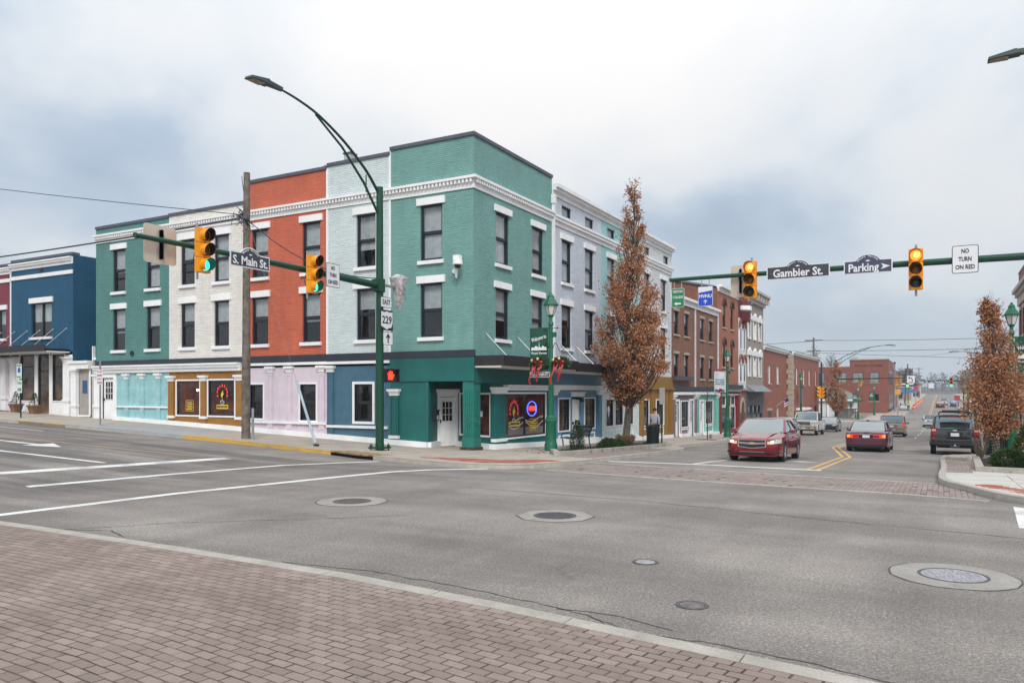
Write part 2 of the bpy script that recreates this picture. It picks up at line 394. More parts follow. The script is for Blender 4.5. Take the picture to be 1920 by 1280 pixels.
# patched and tarred spots
COLLAR = m_concrete('collar_concrete', (.25, .232, .208), (.36, .335, .30), 3)
TAR = paint('tar_seal', (.045, .043, .042), .6, 0, .2)
random.seed(3)
def crack(pts, w=.018):
    q = []
    for (a, b) in zip(pts, pts[1:]):
        n = max(2, int((Vector(b)-Vector(a)).length/.12))
        for i in range(n):
            t = i/n; q.append((a[0]+(b[0]-a[0])*t+random.gauss(0, .012), a[1]+(b[1]-a[1])*t+random.gauss(0, .012)))
    q.append(pts[-1]); m = MB()
    for i in range(len(q)-1):
        d = (Vector(q[i+1])-Vector(q[i])).normalized(); n0 = Vector((-d.y, d.x)); w0 = w*random.uniform(.5, 1.3)
        for sgn in (0,):
            m.face([(q[i][0]-n0.x*w0, q[i][1]-n0.y*w0, .003), (q[i][0]+n0.x*w0, q[i][1]+n0.y*w0, .003), (q[i+1][0]+n0.x*w0, q[i+1][1]+n0.y*w0, .003), (q[i+1][0]-n0.x*w0, q[i+1][1]-n0.y*w0, .003)])
    m.build('crack', TAR, road)
crack([(-6.6, 6.45), (-5.4, 6.62), (-4.2, 6.5), (-3.3, 6.38), (-2.7, 6.22), (-2.2, 5.95), (-1.6, 6.0), (-.9, 5.9), (-.2, 5.75), (.6, 5.5)], .009)
crack([(-3.0, 6.28), (-2.45, 6.32), (-1.9, 6.15)], .008); crack([(-2.55, 6.15), (-2.35, 5.9)], .008)
crack([(-10.9, 6.5), (-10.2, 6.75), (-9.6, 6.55)], .012); crack([(-10.8, 6.55), (-10.0, 7.6), (-8.4, 8.9), (-7.4, 9.9)], .007)
crack([(-8.5, 13.4), (-4.6, 13.2), (-1.5, 12.6), (1.0, 12.3)], .010); crack([(-19, 15.8), (-14, 15.2), (-9, 14.6)], .010)
# ------------------------------------------------------------------ brick crosswalks
EDGE = [(-16, 6.1), (-12, 6.24), (-8.5, 6.25), (-5.5, 6.18), (-3.5, 5.97), (-1.7, 5.70), (-.67, 5.55), (3, 4.95)]
def ey(x): return pl(x, EDGE)
xw = drape('brick_crosswalk', [(x, 1.0) for x in (-15.5, 3)]+[(x, ey(x)-.005) for x in (3, -.67, -1.7, -3.5, -5.5, -8.5, -12, -15.5)], .0105, JOINT, kind='structure')
m = MB()
xs = [-15.5+.25*i for i in range(75)]
for a, b in zip(xs, xs[1:]):
    if int(a/1.5) != int(b/1.5): b -= .012
    m.hexa([(a, ey(a), -.02), (b, ey(b), -.02), (b, ey(b)+.19, -.02), (a, ey(a)+.19, -.02), (a, ey(a), .014), (b, ey(b), .014), (b, ey(b)+.19, .014), (a, ey(a)+.19, .014)])
m.build('concrete_edge', KERB, xw)
def brick_block(L, Wd, Hh, b=.006):
    m = MB(); x, y = L/2, Wd/2
    lo = [(-x, -y, -.02), (x, -y, -.02), (x, y, -.02), (-x, y, -.02)]; up = [(-x, -y, Hh-b), (x, -y, Hh-b), (x, y, Hh-b), (-x, y, Hh-b)]
    tp = [(-x+b, -y+b, Hh), (x-b, -y+b, Hh), (x-b, y-b, Hh), (-x+b, y-b, Hh)]
    m.v = lo+up+tp
    for i in range(4):
        j = (i+1) % 4; m.f += [(i, j, 4+j, 4+i), (4+i, 4+j, 8+j, 8+i)]
    m.f.append((8, 9, 10, 11)); m.mi = [0]*len(m.f); return m
cb_, sb_ = cos(R(29)), sin(R(29))
def inview(x, y, z=0., pad=30):
    r = x*cb_+y*sb_; d = -x*sb_+y*cb_
    if d < .4: return None
    u = 960+1445*r/d; v = 735+1445*(1.95-z)/d
    return d if -pad < u < 1920+pad and -pad < v < 1280+pad else None
cand = []
for k in range(0, 46):
    for i in range(0, 95):
        x = -15.4+i*.203+(.1015 if k % 2 else 0)
        y = ey(x)-.055-k*.103
        if y < 1.1 or x > 2.8: continue
        d = inview(x, y)
        if d: cand.append((d, x, y))
cand.sort()
B0 = brick_block(.192, .0925, .014); bmesh_brick = B0.mesh('brick', PAVER)
rest = MB()
for q, (d, x, y) in enumerate(cand):
    rz = math.atan((ey(x+.1)-ey(x-.1))/.2)+random.gauss(0, .004); dz = random.gauss(0, .0009)
    if q < 300:
        o = put('brick', bmesh_brick, xw, (x+random.gauss(0, .0015), y+random.gauss(0, .0015), dz), rz)
        o.rotation_euler = (random.gauss(0, .005), random.gauss(0, .004), rz)
    else:
        i0 = len(rest.v); c, s_ = cos(rz), sin(rz)
        rest.v += [(x+a*c-b*s_, y+a*s_+b*c, z+dz) for a, b, z in B0.v]; rest.f += [tuple(i0+j for j in f) for f in B0.f]; rest.mi += B0.mi
tag(rest.build('far_bricks', PAVER, xw), kind='stuff')
def brick_field(name, mat, poly, parent, off, L=.194, Wd=.094, along='x', origin=(0, 0)):
    """running-bond bricks laid over the slope inside a convex polygon (joined: too small to pick apart)"""
    m = MB(); xs = [p[0] for p in poly]; ys = [p[1] for p in poly]
    def inside(x, y):
        r = False
        for (a, b), (c, d) in zip(poly, poly[1:]+poly[:1]):
            if (b > y) != (d > y) and x < a+(c-a)*(y-b)/(d-b): r = not r
        return r
    pl_, pw = (L+.008, Wd+.008) if along == 'x' else (Wd+.008, L+.008)
    nx = int((max(xs)-min(xs))/pl_)+2; ny = int((max(ys)-min(ys))/pw)+2
    for j in range(ny):
        for i in range(nx):
            x = min(xs)+i*pl_+(.5*pl_ if along == 'x' and j % 2 else 0); y = min(ys)+j*pw+(.5*pw if along == 'y' and i % 2 else 0)
            if not inside(x, y): continue
            hx, hy = (pl_-.009)/2, (pw-.009)/2; dz = random.gauss(0, .0015)
            P = [(x-hx, y-hy), (x+hx, y-hy), (x+hx, y+hy), (x-hx, y+hy)]
            i0 = len(m.v)
            m.v += [(a, b, G(a, b)+off-.015) for a, b in P]+[(a, b, G(a, b)+off+dz) for a, b in P]
            m.f += [(i0+4, i0+5, i0+6, i0+7)]+[(i0+q, i0+(q+1) % 4, i0+4+(q+1) % 4, i0+4+q) for q in range(4)]; m.mi += [0]*5
    return tag(m.build(name, mat, parent), kind='stuff')
fx = drape('brick_crosswalk', [(-8.9, 18.2), (-5.2, 17.55), (-.6, 17.1), (.75, 16.6), (.35, 19.4), (-.1, 20.4), (-9.3, 21.9)], .009, JOINT, kind='structure')
brick_field('paving_bricks', PAVER2, [(-8.95, 18.25), (-5.2, 17.62), (-.6, 17.15), (.78, 16.65), (.32, 19.4), (-.12, 20.38), (-9.25, 21.82)], fx, .012, along='y')
def strip3(pts, w, h, mat, name, parent, z0=-.02):
    m = MB(); n = len(pts)
    for i in range(n-1):
        (a, b), (c, d) = pts[i], pts[i+1]; dd = Vector((c-a, d-b)).normalized(); nx_, ny_ = -dd.y*w/2, dd.x*w/2
        Q = [(a+nx_, b+ny_), (a-nx_, b-ny_), (c-nx_, d-ny_), (c+nx_, d+ny_)]
        m.hexa([(x, y, G(x, y)+z0) for x, y in Q]+[(x, y, G(x, y)+h) for x, y in Q])
    return m.build(name, mat, parent)
def dens(pts, st=1.):
    q = []
    for a, b in zip(pts, pts[1:]):
        n = max(1, int((Vector(b)-Vector(a)).length/st))
        q += [(a[0]+(b[0]-a[0])*i/n, a[1]+(b[1]-a[1])*i/n) for i in range(n)]
    return q+[pts[-1]]
strip3(dens([(-9.0, 18.15), (-5.2, 17.5), (-.6, 17.05), (.8, 16.6)]), .17, .014, KERB, 'concrete_edge', fx)
strip3(dens([(-9.3, 21.95), (-5, 21.2), (-.1, 20.45)]), .17, .014, KERB, 'concrete_edge', fx)
# ------------------------------------------------------------------ pavements with slabs and kerbs
def clip_rect(poly, x0, y0, x1, y1):
    def cl(P, f, g):
        r = []
        for i in range(len(P)):
            a, b = P[i-1], P[i]; fa, fb = f(a), f(b)
            if (fa >= 0) != (fb >= 0): r.append(g(a, b, fa/(fa-fb)))
            if fb >= 0: r.append(b)
        return r
    L = lambda a, b, t: (a[0]+(b[0]-a[0])*t, a[1]+(b[1]-a[1])*t)
    for f in (lambda p: p[0]-x0, lambda p: x1-p[0], lambda p: p[1]-y0, lambda p: y1-p[1]):
        if not poly: return []
        poly = cl(poly, f, L)
    return poly
def area(P): return abs(sum(a[0]*b[1]-b[0]*a[1] for a, b in zip(P, P[1:]+P[:1])))/2
def sidewalk(poly, cell=1.5, top=.13, view=(-45, 45), mats=None, lim=60):
    sw = drape('sidewalk', poly, top-.012, JOINT, kind='structure')
    x0, x1 = min(p[0] for p in poly), max(p[0] for p in poly); y0, y1 = min(p[1] for p in poly), max(p[1] for p in poly)
    i = 0; x = max(x0, view[0]); far = MB(); n = 0
    while x < min(x1, view[1]):
        y = y0
        while y < y1:
            P = clip_rect(poly, x+.006, y+.006, x+cell-.006, y+cell-.006)
            if len(P) >= 3 and area(P) > .02:
                mt = (mats(x, y) if mats else None) or CONC; vis = inview(x+cell/2, y+cell/2, G(x, y), 80)
                c0 = (sum(p[0] for p in P)/len(P), sum(p[1] for p in P)/len(P)); dz = random.gauss(0, .003)
                tp = [(a-c0[0], b-c0[1], G(a, b)+top+dz-G(*c0)) for a, b in P]; N = len(P)
                if vis and vis < lim and n < 300:
                    m = MB(); m.v = tp+[(a, b, z-.03) for a, b, z in tp]; m.f = [tuple(range(N))]+[((j+1) % N, j, N+j, N+(j+1) % N) for j in range(N)]; m.mi = [0]*len(m.f)
                    put('slab', m.mesh('slab', mt), sw, (c0[0], c0[1], G(*c0))); n += 1
                else:
                    far.face([(a+c0[0], b+c0[1], z+G(*c0)) for a, b, z in tp])
            y += cell
        x += cell
    if far.v: tag(far.build('far_slabs', CONC, sw), kind='stuff')
    return sw
def kerb(pts, parent, top=.138, w=.16, mat=None, name='kerb', inner=1):
    """pts run with the pavement on their left (inner=1)"""
    m = MB(); n = len(pts)
    nr = []
    for i in range(n):
        a = Vector(pts[max(i-1, 0)]); b = Vector(pts[min(i+1, n-1)]); d = (b-a).normalized(); nr.append(Vector((-d.y, d.x))*inner)
    for i in range(n-1):
        o0, o1 = Vector(pts[i]), Vector(pts[i+1]); i0, i1 = o0+nr[i]*w, o1+nr[i+1]*w; j0, j1 = o0+nr[i]*.025, o1+nr[i+1]*.025
        z = lambda p, h: (p.x, p.y, G(p.x, p.y)+h)
        m.face([z(o0, -.03), z(o1, -.03), z(o1, top-.03), z(o0, top-.03)]); m.face([z(o0, top-.03), z(o1, top-.03), z(j1, top), z(j0, top)]); m.face([z(j0, top), z(j1, top), z(i1, top), z(i0, top)])
    o = m.build(name, mat or KERB, parent, smooth=50); return o
def arc(pts, n=6):
    """Catmull-Rom through the points"""
    q = []
    for i in range(len(pts)-1):
        p0, p1, p2, p3 = (Vector(pts[max(0, min(len(pts)-1, i+k))]) for k in (-1, 0, 1, 2))
        for j in range(n):
            t = j/n; v = .5*((2*p1)+(p2-p0)*t+(2*p0-5*p1+4*p2-p3)*t*t+(3*p1-p0-3*p2+p3)*t**3); q.append((v.x, v.y))
    return q+[tuple(pts[-1])]
ka = dens([(-75, 18.6), (-45, 18.7), (-36, 18.8), (-28, 19.5), (-22, 19.45), (-17.5, 19.05)], 1.)
kb = arc([(-17.5, 19.05), (-15.1, 18.5), (-12.6, 17.7), (-11, 17.5), (-9.7, 18.3), (-9.3, 20.6), (-9.3, 24), (-9.35, 30), (-9.6, 32.6), (-10.6, 35), (-10.9, 37.5)], 6)
kc = dens([(-10.9, 37.5), (-10.9, 111)], 2.)
outer = ka+kb[1:]+kc[1:]
swA = sidewalk(outer+[(-17.2, 111), (-17.2, 26.4), (-75, 26.4)], 1.5, view=(-44, 0),
               mats=lambda x, y: CONCG if -33 < x < -26.5 and y < 22.5 else None)
ngrey = [i for i, p in enumerate(ka) if -31 < p[0] < -25.5]; yl = [i for i, p in enumerate(ka) if -25.6 < p[0]]
g0, g1 = ngrey[0], ngrey[-1]+1
kerb(ka[:g0+1], swA); kerb(ka[g0:g1+1], swA, mat=CONCG)
kerb(ka[g1:], swA, mat=YCURB, name='yellow_kerb')
kerb(kb[:2], swA, mat=YCURB, name='yellow_kerb'); kerb(kb[6:], swA); kerb(kc, swA)
kerb(ka[g0-5:g0-1], swA, top=.141, w=.15, mat=YCURB, name='yellow_kerb')
# storm drain under the kerb
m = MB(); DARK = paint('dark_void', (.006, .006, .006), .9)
a, b = Vector(kb[1]), Vector(kb[6]); d_ = (b-a).normalized(); n_ = Vector((-d_.y, d_.x))
def hx(p0, p1, w, z0, z1, off=0.):
    Q = [p0+n_*off, p1+n_*off, p1+n_*(off+w), p0+n_*(off+w)]
    return [(q.x, q.y, G(q.x, q.y)+z0) for q in Q]+[(q.x, q.y, G(q.x, q.y)+z1) for q in Q]
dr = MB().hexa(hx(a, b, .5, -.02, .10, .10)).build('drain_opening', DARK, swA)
MB().hexa(hx(a, b, .8, .10, .142, -.02)).build('drain_lid', paint('rusty_steel', (.34, .23, .12), .85, .1, .4, 5), swA)
brick_field('ramp_bricks', PAVRED, [(-13.6, 18.75), (-11.0, 17.95), (-9.9, 18.6), (-9.65, 20.4), (-10.4, 20.5), (-11.2, 19.4), (-13.2, 19.35)], swA, .137)
brick_field('verge_bricks', PAVER2, [(-10.75, 22.5), (-9.5, 22.3), (-9.52, 31), (-10.75, 31)], swA, .138, along='y')
kbR = arc([(30, 15.2), (10, 15.3), (3.2, 15.45), (1.35, 16.35), (.45, 18.7), (.0, 20.9), (.05, 26), (.05, 33), (.35, 35.6), (1.2, 37), (1.75, 38.5)], 6)
kcR = dens([(1.75, 38.5), (1.75, 111)], 2.)
swB = sidewalk([p for p in kbR+kcR[1:]]+[(6.4, 111), (30, 111)], 1.5, view=(-1, 8), mats=lambda x, y: CONC2 if y < 24 and x < 3.4 else None)
kerb(kbR, swB, inner=-1); kerb(kcR, swB, inner=-1)
brick_field('ramp_bricks', PAVRED, [(.66, 18.9), (1.0, 19.35), (1.6, 17.8), (3, 16.8), (6, 16.3), (6, 15.62), (3.2, 15.72), (1.6, 16.5)], swB, .137)
brick_field('verge_bricks', PAVER2, [(.22, 23.2), (.80, 23.2), (.95, 33.5), (.22, 33.5)], swB, .138, along='y')
for poly, ks in (([(-75, 130.5), (-11, 130.5), (-11, 420), (-75, 420)], [(-75, 130.5), (-8, 130.5), (-5.6, 133.5), (-5.2, 420)]), ([(1.75, 130.5), (60, 130.5), (60, 420), (1.75, 420)], [(60, 130.5), (8, 130.5), (6.2, 133), (6.2, 420)])):
    w_ = 6 if poly[0][0] < 0 else -6
    sw = drape('sidewalk', dens(ks, 8)+[(ks[-1][0]-(w_), 420), (ks[-1][0]-w_, 136), (ks[0][0], 136)], .13, CONC, kind='structure')
    kerb(dens(ks, 6), sw, inner=1 if w_ > 0 else -1)
# ------------------------------------------------------------------ manholes and valve boxes
def manhole(x, y, label, rl=.305, ro=.61, octo=False, rot=0., lid=None):
    t = thing('manhole', label, 'manhole', (x, y, 0), rot, 'manholes in the road')
    n = 8 if octo else 28
    m = MB(); P = [(ro*(1+random.uniform(-.02, .02))*cos(2*pi*(i+.5)/n), ro*(1+random.uniform(-.02, .02))*sin(2*pi*(i+.5)/n)) for i in range(n)]
    m.flat(P, -.02, .006); MB().flat([(a*random.uniform(1.015, 1.05), b*random.uniform(1.015, 1.05)) for a, b in P], -.02, .003).build('tar_joint', TAR, t); m.build('concrete_collar', COLLAR, t)
    m = MB(); m.lathe([(rl+.035, -.01), (rl+.035, .010), (rl+.006, .010), (rl+.006, -.01)], 36, caps=False); m.build('frame', IRON, t, smooth=40)
    m = MB(); m.lathe([(rl, -.005), (rl, .009), (0.001, .009)], 36, caps=False)
    st = .062
    for i in range(-5, 6):
        for j in range(-5, 6):
            px, py = i*st, j*st
            if px*px+py*py < (rl-.04)**2:
                m.cbox((px, py, .009), .036 if (i+j) % 2 else .018, .018 if (i+j) % 2 else .036, .004)
    m.build('lid', lid or IRON, t)
    return t
manhole(.13, 9.43, 'nearest manhole with pale studded lid in wide cracked concrete collar', lid=paint('worn_iron', (.40, .39, .41), .45, .4, .25, 30), rot=.3)
manhole(-5.3, 10.96, 'manhole with dark lid in eight sided concrete collar, middle of the junction', octo=True)
manhole(-9.17, 10.65, 'manhole with brown lid in round collar beside the crosswalk line', lid=paint('brown_iron', (.16, .14, .13), .6, .5, .2, 30))
for x, y, lb in ((-2.95, 8.48, 'small round iron valve cover beyond the cracked kerb edge'), (-1.98, 6.97, 'small worn valve cover just beyond the brick crosswalk edge')):
    t = thing('valve_cover', lb, 'valve cover', (x, y, 0), 0, 'valve covers in the road')
    MB().lathe([(.15, -.01), (.15, .007), (.115, .007), (.115, .002)], 24, caps=False).build('frame', IRON, t, smooth=40)
    MB().lathe([(.112, -.01), (.112, .006), (.001, .008)], 24, caps=False).build('lid', MATS['worn_iron'] if y > 8 else paint('tarred_lid', (.17, .155, .145), .85, 0, .4, 25), t)
# ================================================================== buildings
WHT = paint('white_trim', (.86, .86, .86), .55, 0, .06, 1.2); CREAM_T = paint('warm_white_trim', (.76, .73, .68), .55, 0, .08, 1.2)
NAVY = paint('window_frame_dark', (.018, .022, .032), .45, 0, .15); BLACK = paint('black_paint', (.012, .012, .014), .5)
COPE = paint('slate_coping', (.085, .095, .125), .6); ROOFM = paint('roof_membrane', (.16, .16, .17), .9)
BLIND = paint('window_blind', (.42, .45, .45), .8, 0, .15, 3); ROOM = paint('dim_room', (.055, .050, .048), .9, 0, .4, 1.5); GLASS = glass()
SHOPG = glass('shop_glass', (.92, .92, .90), .0, 1.)
BANDK = paint('charcoal_band', (.028, .032, .042), .5)
STONE = m_concrete('sandstone', (.36, .31, .24), (.50, .44, .35), 3)
class Facade:
    def __init__(s, th, ox=0., oy=0., rz=0.): s.th, s.ox, s.oy, s.rz = th, ox, oy, rz
    def world(s, lx, ly=0.):
        x, y = s.ox+lx*cos(s.rz)-ly*sin(s.rz), s.oy+lx*sin(s.rz)+ly*cos(s.rz); r = s.th.rotation_euler[2]; L = s.th.location
        return L[0]+x*cos(r)-y*sin(r), L[1]+x*sin(r)+y*cos(r)
    def gz(s, lx, ly=0.): return G(*s.world(lx, ly))+.13
    def add(s, name, m, mat, smooth=None, parent=None):
        me = m.mesh(name, mat, smooth) if isinstance(m, MB) else m
        if parent is not None:
            o = put(name, me, parent); return o
        return put(name, me, s.th, (s.ox, s.oy, 0), s.rz)
    def at(s, name, me, x, y, z, parent=None):
        if parent is not None: return put(name, me, parent, (x, y, z))
        c, d = cos(s.rz), sin(s.rz); return put(name, me, s.th, (s.ox+x*c-y*d, s.oy+x*d+y*c, z), s.rz)
    def plinth(s, x0, x1, h=.18, pr=.118, mat=None, name='plinth'):
        m = MB(); n = max(1, int(abs(x1-x0)/1.5))
        for i in range(n):
            a, b = x0+(x1-x0)*i/n, x0+(x1-x0)*(i+1)/n; g0, g1 = s.gz(a), s.gz(b)
            m.hexa([(a, -pr, g0-.05), (b, -pr, g1-.05), (b, .02, g1-.05), (a, .02, g0-.05), (a, -pr, g0+h), (b, -pr, g1+h), (b, .02, g1+h), (a, .02, g0+h)])
        return s.add(name, m, mat or WHT)
def panel(m, x0, z0, x1, z1, holes, y=0., dep=.2, mi=0):
    xs = sorted({x0, x1, *[h[0] for h in holes], *[h[2] for h in holes]}); zs = sorted({z0, z1, *[h[1] for h in holes], *[h[3] for h in holes]})
    xs = [x for x in xs if x0 <= x <= x1]; zs = [z for z in zs if z0 <= z <= z1]
    for a, b in zip(xs, xs[1:]):
        for c, d in zip(zs, zs[1:]):
            u, v = (a+b)/2, (c+d)/2
            if any(h[0] < u < h[2] and h[1] < v < h[3] for h in holes): continue
            m.face([(a, y, c), (b, y, c), (b, y, d), (a, y, d)], mi)
    for (a, c, b, d) in [h[:4] for h in holes]:
        q = y+dep
        m.face([(a, y, c), (a, q, c), (b, q, c), (b, y, c)], mi); m.face([(a, y, d), (b, y, d), (b, q, d), (a, q, d)], mi)
        m.face([(a, y, c), (a, y, d), (a, q, d), (a, q, c)], mi); m.face([(b, y, c), (b, q, c), (b, q, d), (b, y, d)], mi)
    return m
WC = {}
def sash_meshes(w, h, fm, bl, style):
    key = (round(w, 2), round(h, 2), fm.name, bl, style)
    if key in WC: return WC[key]
    f, d = .055, .0; m = MB(); y0 = .07
    for a, b, c, e in ((0, 0, f, h), (w-f, 0, w, h), (f, 0, w-f, f*1.2), (f, h-f, w-f, h)): m.box(a, y0, b, c, y0+.10, e)
    if style == 'sash':
        mid = h*.5; r = .035
        m.box(f, y0+.03, mid-r, w-f, y0+.08, mid+r)
        for z0, z1, yy in ((f*1.2, mid-r, y0+.055), (mid+r, h-f, y0+.02)):
            m.box(f, yy, z0, f+.035, yy+.04, z1); m.box(w-f-.035, yy, z0, w-f, yy+.04, z1); m.box(f+.035, yy, z1-.03, w-f-.035, yy+.04, z1); m.box(f+.035, yy, z0, w-f-.035, yy+.04, z0+.03)
        panes = [(f+.035, f*1.2+.03, w-f-.035, mid-r-.03, y0+.075), (f+.035, mid+r+.03, w-f-.035, h-f-.03, y0+.04)]
    elif style == 'pair':
        m.box(w/2-.04, y0, f, w/2+.04, y0+.09, h-f); panes = [(f, f, w/2-.04, h-f, y0+.05), (w/2+.04, f, w-f, h-f, y0+.05)]
    elif style == 'grid':
        for i in (1, 2): m.box(f, y0+.03, h*i/3-.015, w-f, y0+.06, h*i/3+.015)
        m.box(w/2-.012, y0+.032, f, w/2+.012, y0+.058, h-f); panes = [(f, f, w-f, h-f, y0+.045)]
    else: panes = [(f, f, w-f, h-f, y0+.05)]
    pm = []
    for a, b, c, e, y in panes: pm.append(MB().face([(a, y, b), (c, y, b), (c, y, e), (a, y, e)]).mesh('pane', GLASS))
    fr = m.mesh('window', fm)
    bm_ = None
    if bl:
        bm_ = MB(); bm_.box(f, y0+.13, h*(1-bl), w-f, y0+.14, h-.01)
        bm_ = bm_.mesh('blind', BLIND)
    WC[key] = (fr, pm, bm_); return WC[key]
TRIM = {}
WR = random.Random(77)
def window(F, x, z, w, h, style='sash', fm=None, lintel=.27, sill=.15, blind=.5, lm=None, lo=.14, arch=False):
    if blind and style == 'sash': blind = round(min(.98, max(.3, blind+WR.choice((-.12, 0, 0, .06, .12)))), 2)
    fr, pm, bl = sash_meshes(w, h, fm or NAVY, blind, style)
    o = F.at('window', fr, x, 0, z)
    for p in pm: put('pane', p, o).rotation_euler = (WR.gauss(0, .006), 0, WR.gauss(0, .008))
    if bl: put('blind', bl, o)
    lm = lm or WHT
    key = (round(w, 2), round(h, 2), lintel, sill, lm.name, lo)
    if key not in TRIM:
        a = b = None
        if lintel: a = MB().box(-lo, -.07, h, w+lo, .05, h+lintel).mesh('lintel', lm)
        if sill: b = MB().hexa([(-.08, -.10, -sill), (w+.08, -.10, -sill), (w+.08, .06, -sill), (-.08, .06, -sill), (-.08, -.10, -.015), (w+.08, -.10, -.015), (w+.08, .07, .005), (-.08, .07, .005)]).mesh('sill', lm)
        TRIM[key] = (a, b)
    a, b = TRIM[key]
    if a: put('lintel', a, o)
    if b: put('sill', b, o)
    return o
def hole(x, z, w, h): return (x, z, x+w, z+h)
def shell(F, w, dep, zb, zt, wallmat, holes, name='wall', side='lr', y=0., par=.45, roof=True, back=True):
    m = MB(); panel(m, 0, zb, w, zt, holes, y)
    if 'l' in side: m.face([(0, dep, -1.5), (0, y, -1.5), (0, y, zt), (0, dep, zt)])
    if 'r' in side: m.face([(w, y, -1.5), (w, dep, -1.5), (w, dep, zt), (w, y, zt)])
    if back: F.add('rear_wall', MB().face([(w, dep, -1.5), (0, dep, -1.5), (0, dep, zt), (w, dep, zt)]), wallmat)
    m.face([(0, y, zt), (w, y, zt), (w, y+.3, zt), (0, y+.3, zt)]); m.face([(w, y+.3, zt), (w, y+.3, zt-par), (0, y+.3, zt-par), (0, y+.3, zt)])
    o = F.add(name, m, wallmat)
    if roof: F.add('roof', MB().face([(0, y+.02, zt-par), (w, y+.02, zt-par), (w, dep-.02, zt-par), (0, dep-.02, zt-par)]), ROOFM)
    return o
def coping(F, x0, x1, z, pr=.06, h=.13, mat=None, dep=.36): return F.add('coping', MB().box(x0, -pr, z, x1, dep, z+h), mat or COPE)
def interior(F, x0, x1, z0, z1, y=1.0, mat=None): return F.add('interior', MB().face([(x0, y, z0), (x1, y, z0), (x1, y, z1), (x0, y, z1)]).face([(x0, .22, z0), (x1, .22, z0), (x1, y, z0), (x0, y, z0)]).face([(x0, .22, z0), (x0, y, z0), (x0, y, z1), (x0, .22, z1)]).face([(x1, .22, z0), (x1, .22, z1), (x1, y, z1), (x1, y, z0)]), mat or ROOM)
def cornice(F, x0, x1, z0, z1, mat=None, dent=True, pitch=.165, pr=.05):
    h = z1-z0; m = MB(); m.box(x0, -pr, z0, x1, .02, z0+h*.48); m.box(x0, -pr-.15, z1-h*.22, x1, .02, z1); m.box(x0, -pr-.02, z0+h*.48, x1, .02, z1-h*.22)
    o = F.add('cornice', m, mat or WHT)
    if dent:
        m = MB(); n = int((x1-x0)/pitch)
        for i in range(n):
            a = x0+(i+.25)*(x1-x0)/n; m.box(a, -pr-.115, z0+h*.46, a+pitch*.5, -pr-.015, z1-h*.215)
        tag(put('dentils', m.mesh('dentils', mat or WHT), o), kind='stuff')
    return o
def pilaster(F, x0, x1, z0, z1, mat, pr=.10, cap=None, inset=True, base=None):
    m = MB(); m.box(x0, -pr, z0, x1, .02, z1)
    o = F.add('pilaster', m, mat)
    if inset:
        t = (x1-x0)*.22; m = MB()
        for a, b, c, d in ((x0+t*.6, z0+.35, x0+t, z1-.3), (x1-t, z0+.35, x1-t*.6, z1-.3)): m.box(a, -pr-.018, b, c, -pr, d)
        m.box(x0+t*.6, -pr-.018, z0+.31, x1-t*.6, -pr, z0+.35); m.box(x0+t*.6, -pr-.018, z1-.3, x1-t*.6, -pr, z1-.26)
        put('moulding', m.mesh('moulding', mat), o)
    if cap:
        m = MB(); m.box(x0-.04, -pr-.05, z1-.07, x1+.04, .02, z1); m.box(x0-.09, -pr-.10, z1, x1+.09, .02, z1+.09); m.box(x0-.02, -pr-.025, z1-.16, x1+.02, .02, z1-.07)
        put('capital', m.mesh('capital', cap), o)
    if base: put('base_block', MB().box(x0-.04, -pr-.04, base-.06, x1+.04, .02, base+.06).mesh('base_block', cap or mat), o)
    return o
def shopwin(F, x, z, w, h, fm=None, im=None, trim=None, mull=0, tw=.07, glassm=None, depth=.9):
    m = MB()
    t = trim or WHT
    for a, b, c, e in ((-tw, -tw, 0, h+tw), (w, -tw, w+tw, h+tw), (0, -tw, w, 0), (0, h, w, h+tw)): m.box(a, -.035, b, c, .03, e)
    o = F.at('shop_window', m.mesh('shop_window', t), x, 0, z)
    f = .05; m = MB()
    for a, b, c, e in ((0, 0, f, h), (w-f, 0, w, h), (f, 0, w-f, f), (f, h-f, w-f, h)): m.box(a, .03, b, c, .09, e)
    for i in range(mull):
        xm = w*(i+1)/(mull+1); m.box(xm-.03, .03, f, xm+.03, .09, h-f)
    put('frame', m.mesh('frame', fm or NAVY), o)
    put('pane', MB().face([(f, .06, f), (w-f, .06, f), (w-f, .06, h-f), (f, .06, h-f)]).mesh('pane', glassm or SHOPG), o)
    m = MB(); d = depth
    m.face([(0, d, 0), (w, d, 0), (w, d, h), (0, d, h)]); m.face([(0, .1, 0), (w, .1, 0), (w, d, 0), (0, d, 0)]); m.face([(0, .1, 0), (0, d, 0), (0, d, h), (0, .1, h)]); m.face([(w, d, 0), (w, .1, 0), (w, .1, h), (w, d, h)]); m.face([(0, d, h), (w, d, h), (w, .1, h), (0, .1, h)])
    put('interior', m.mesh('interior', im or ROOM), o)
    return o
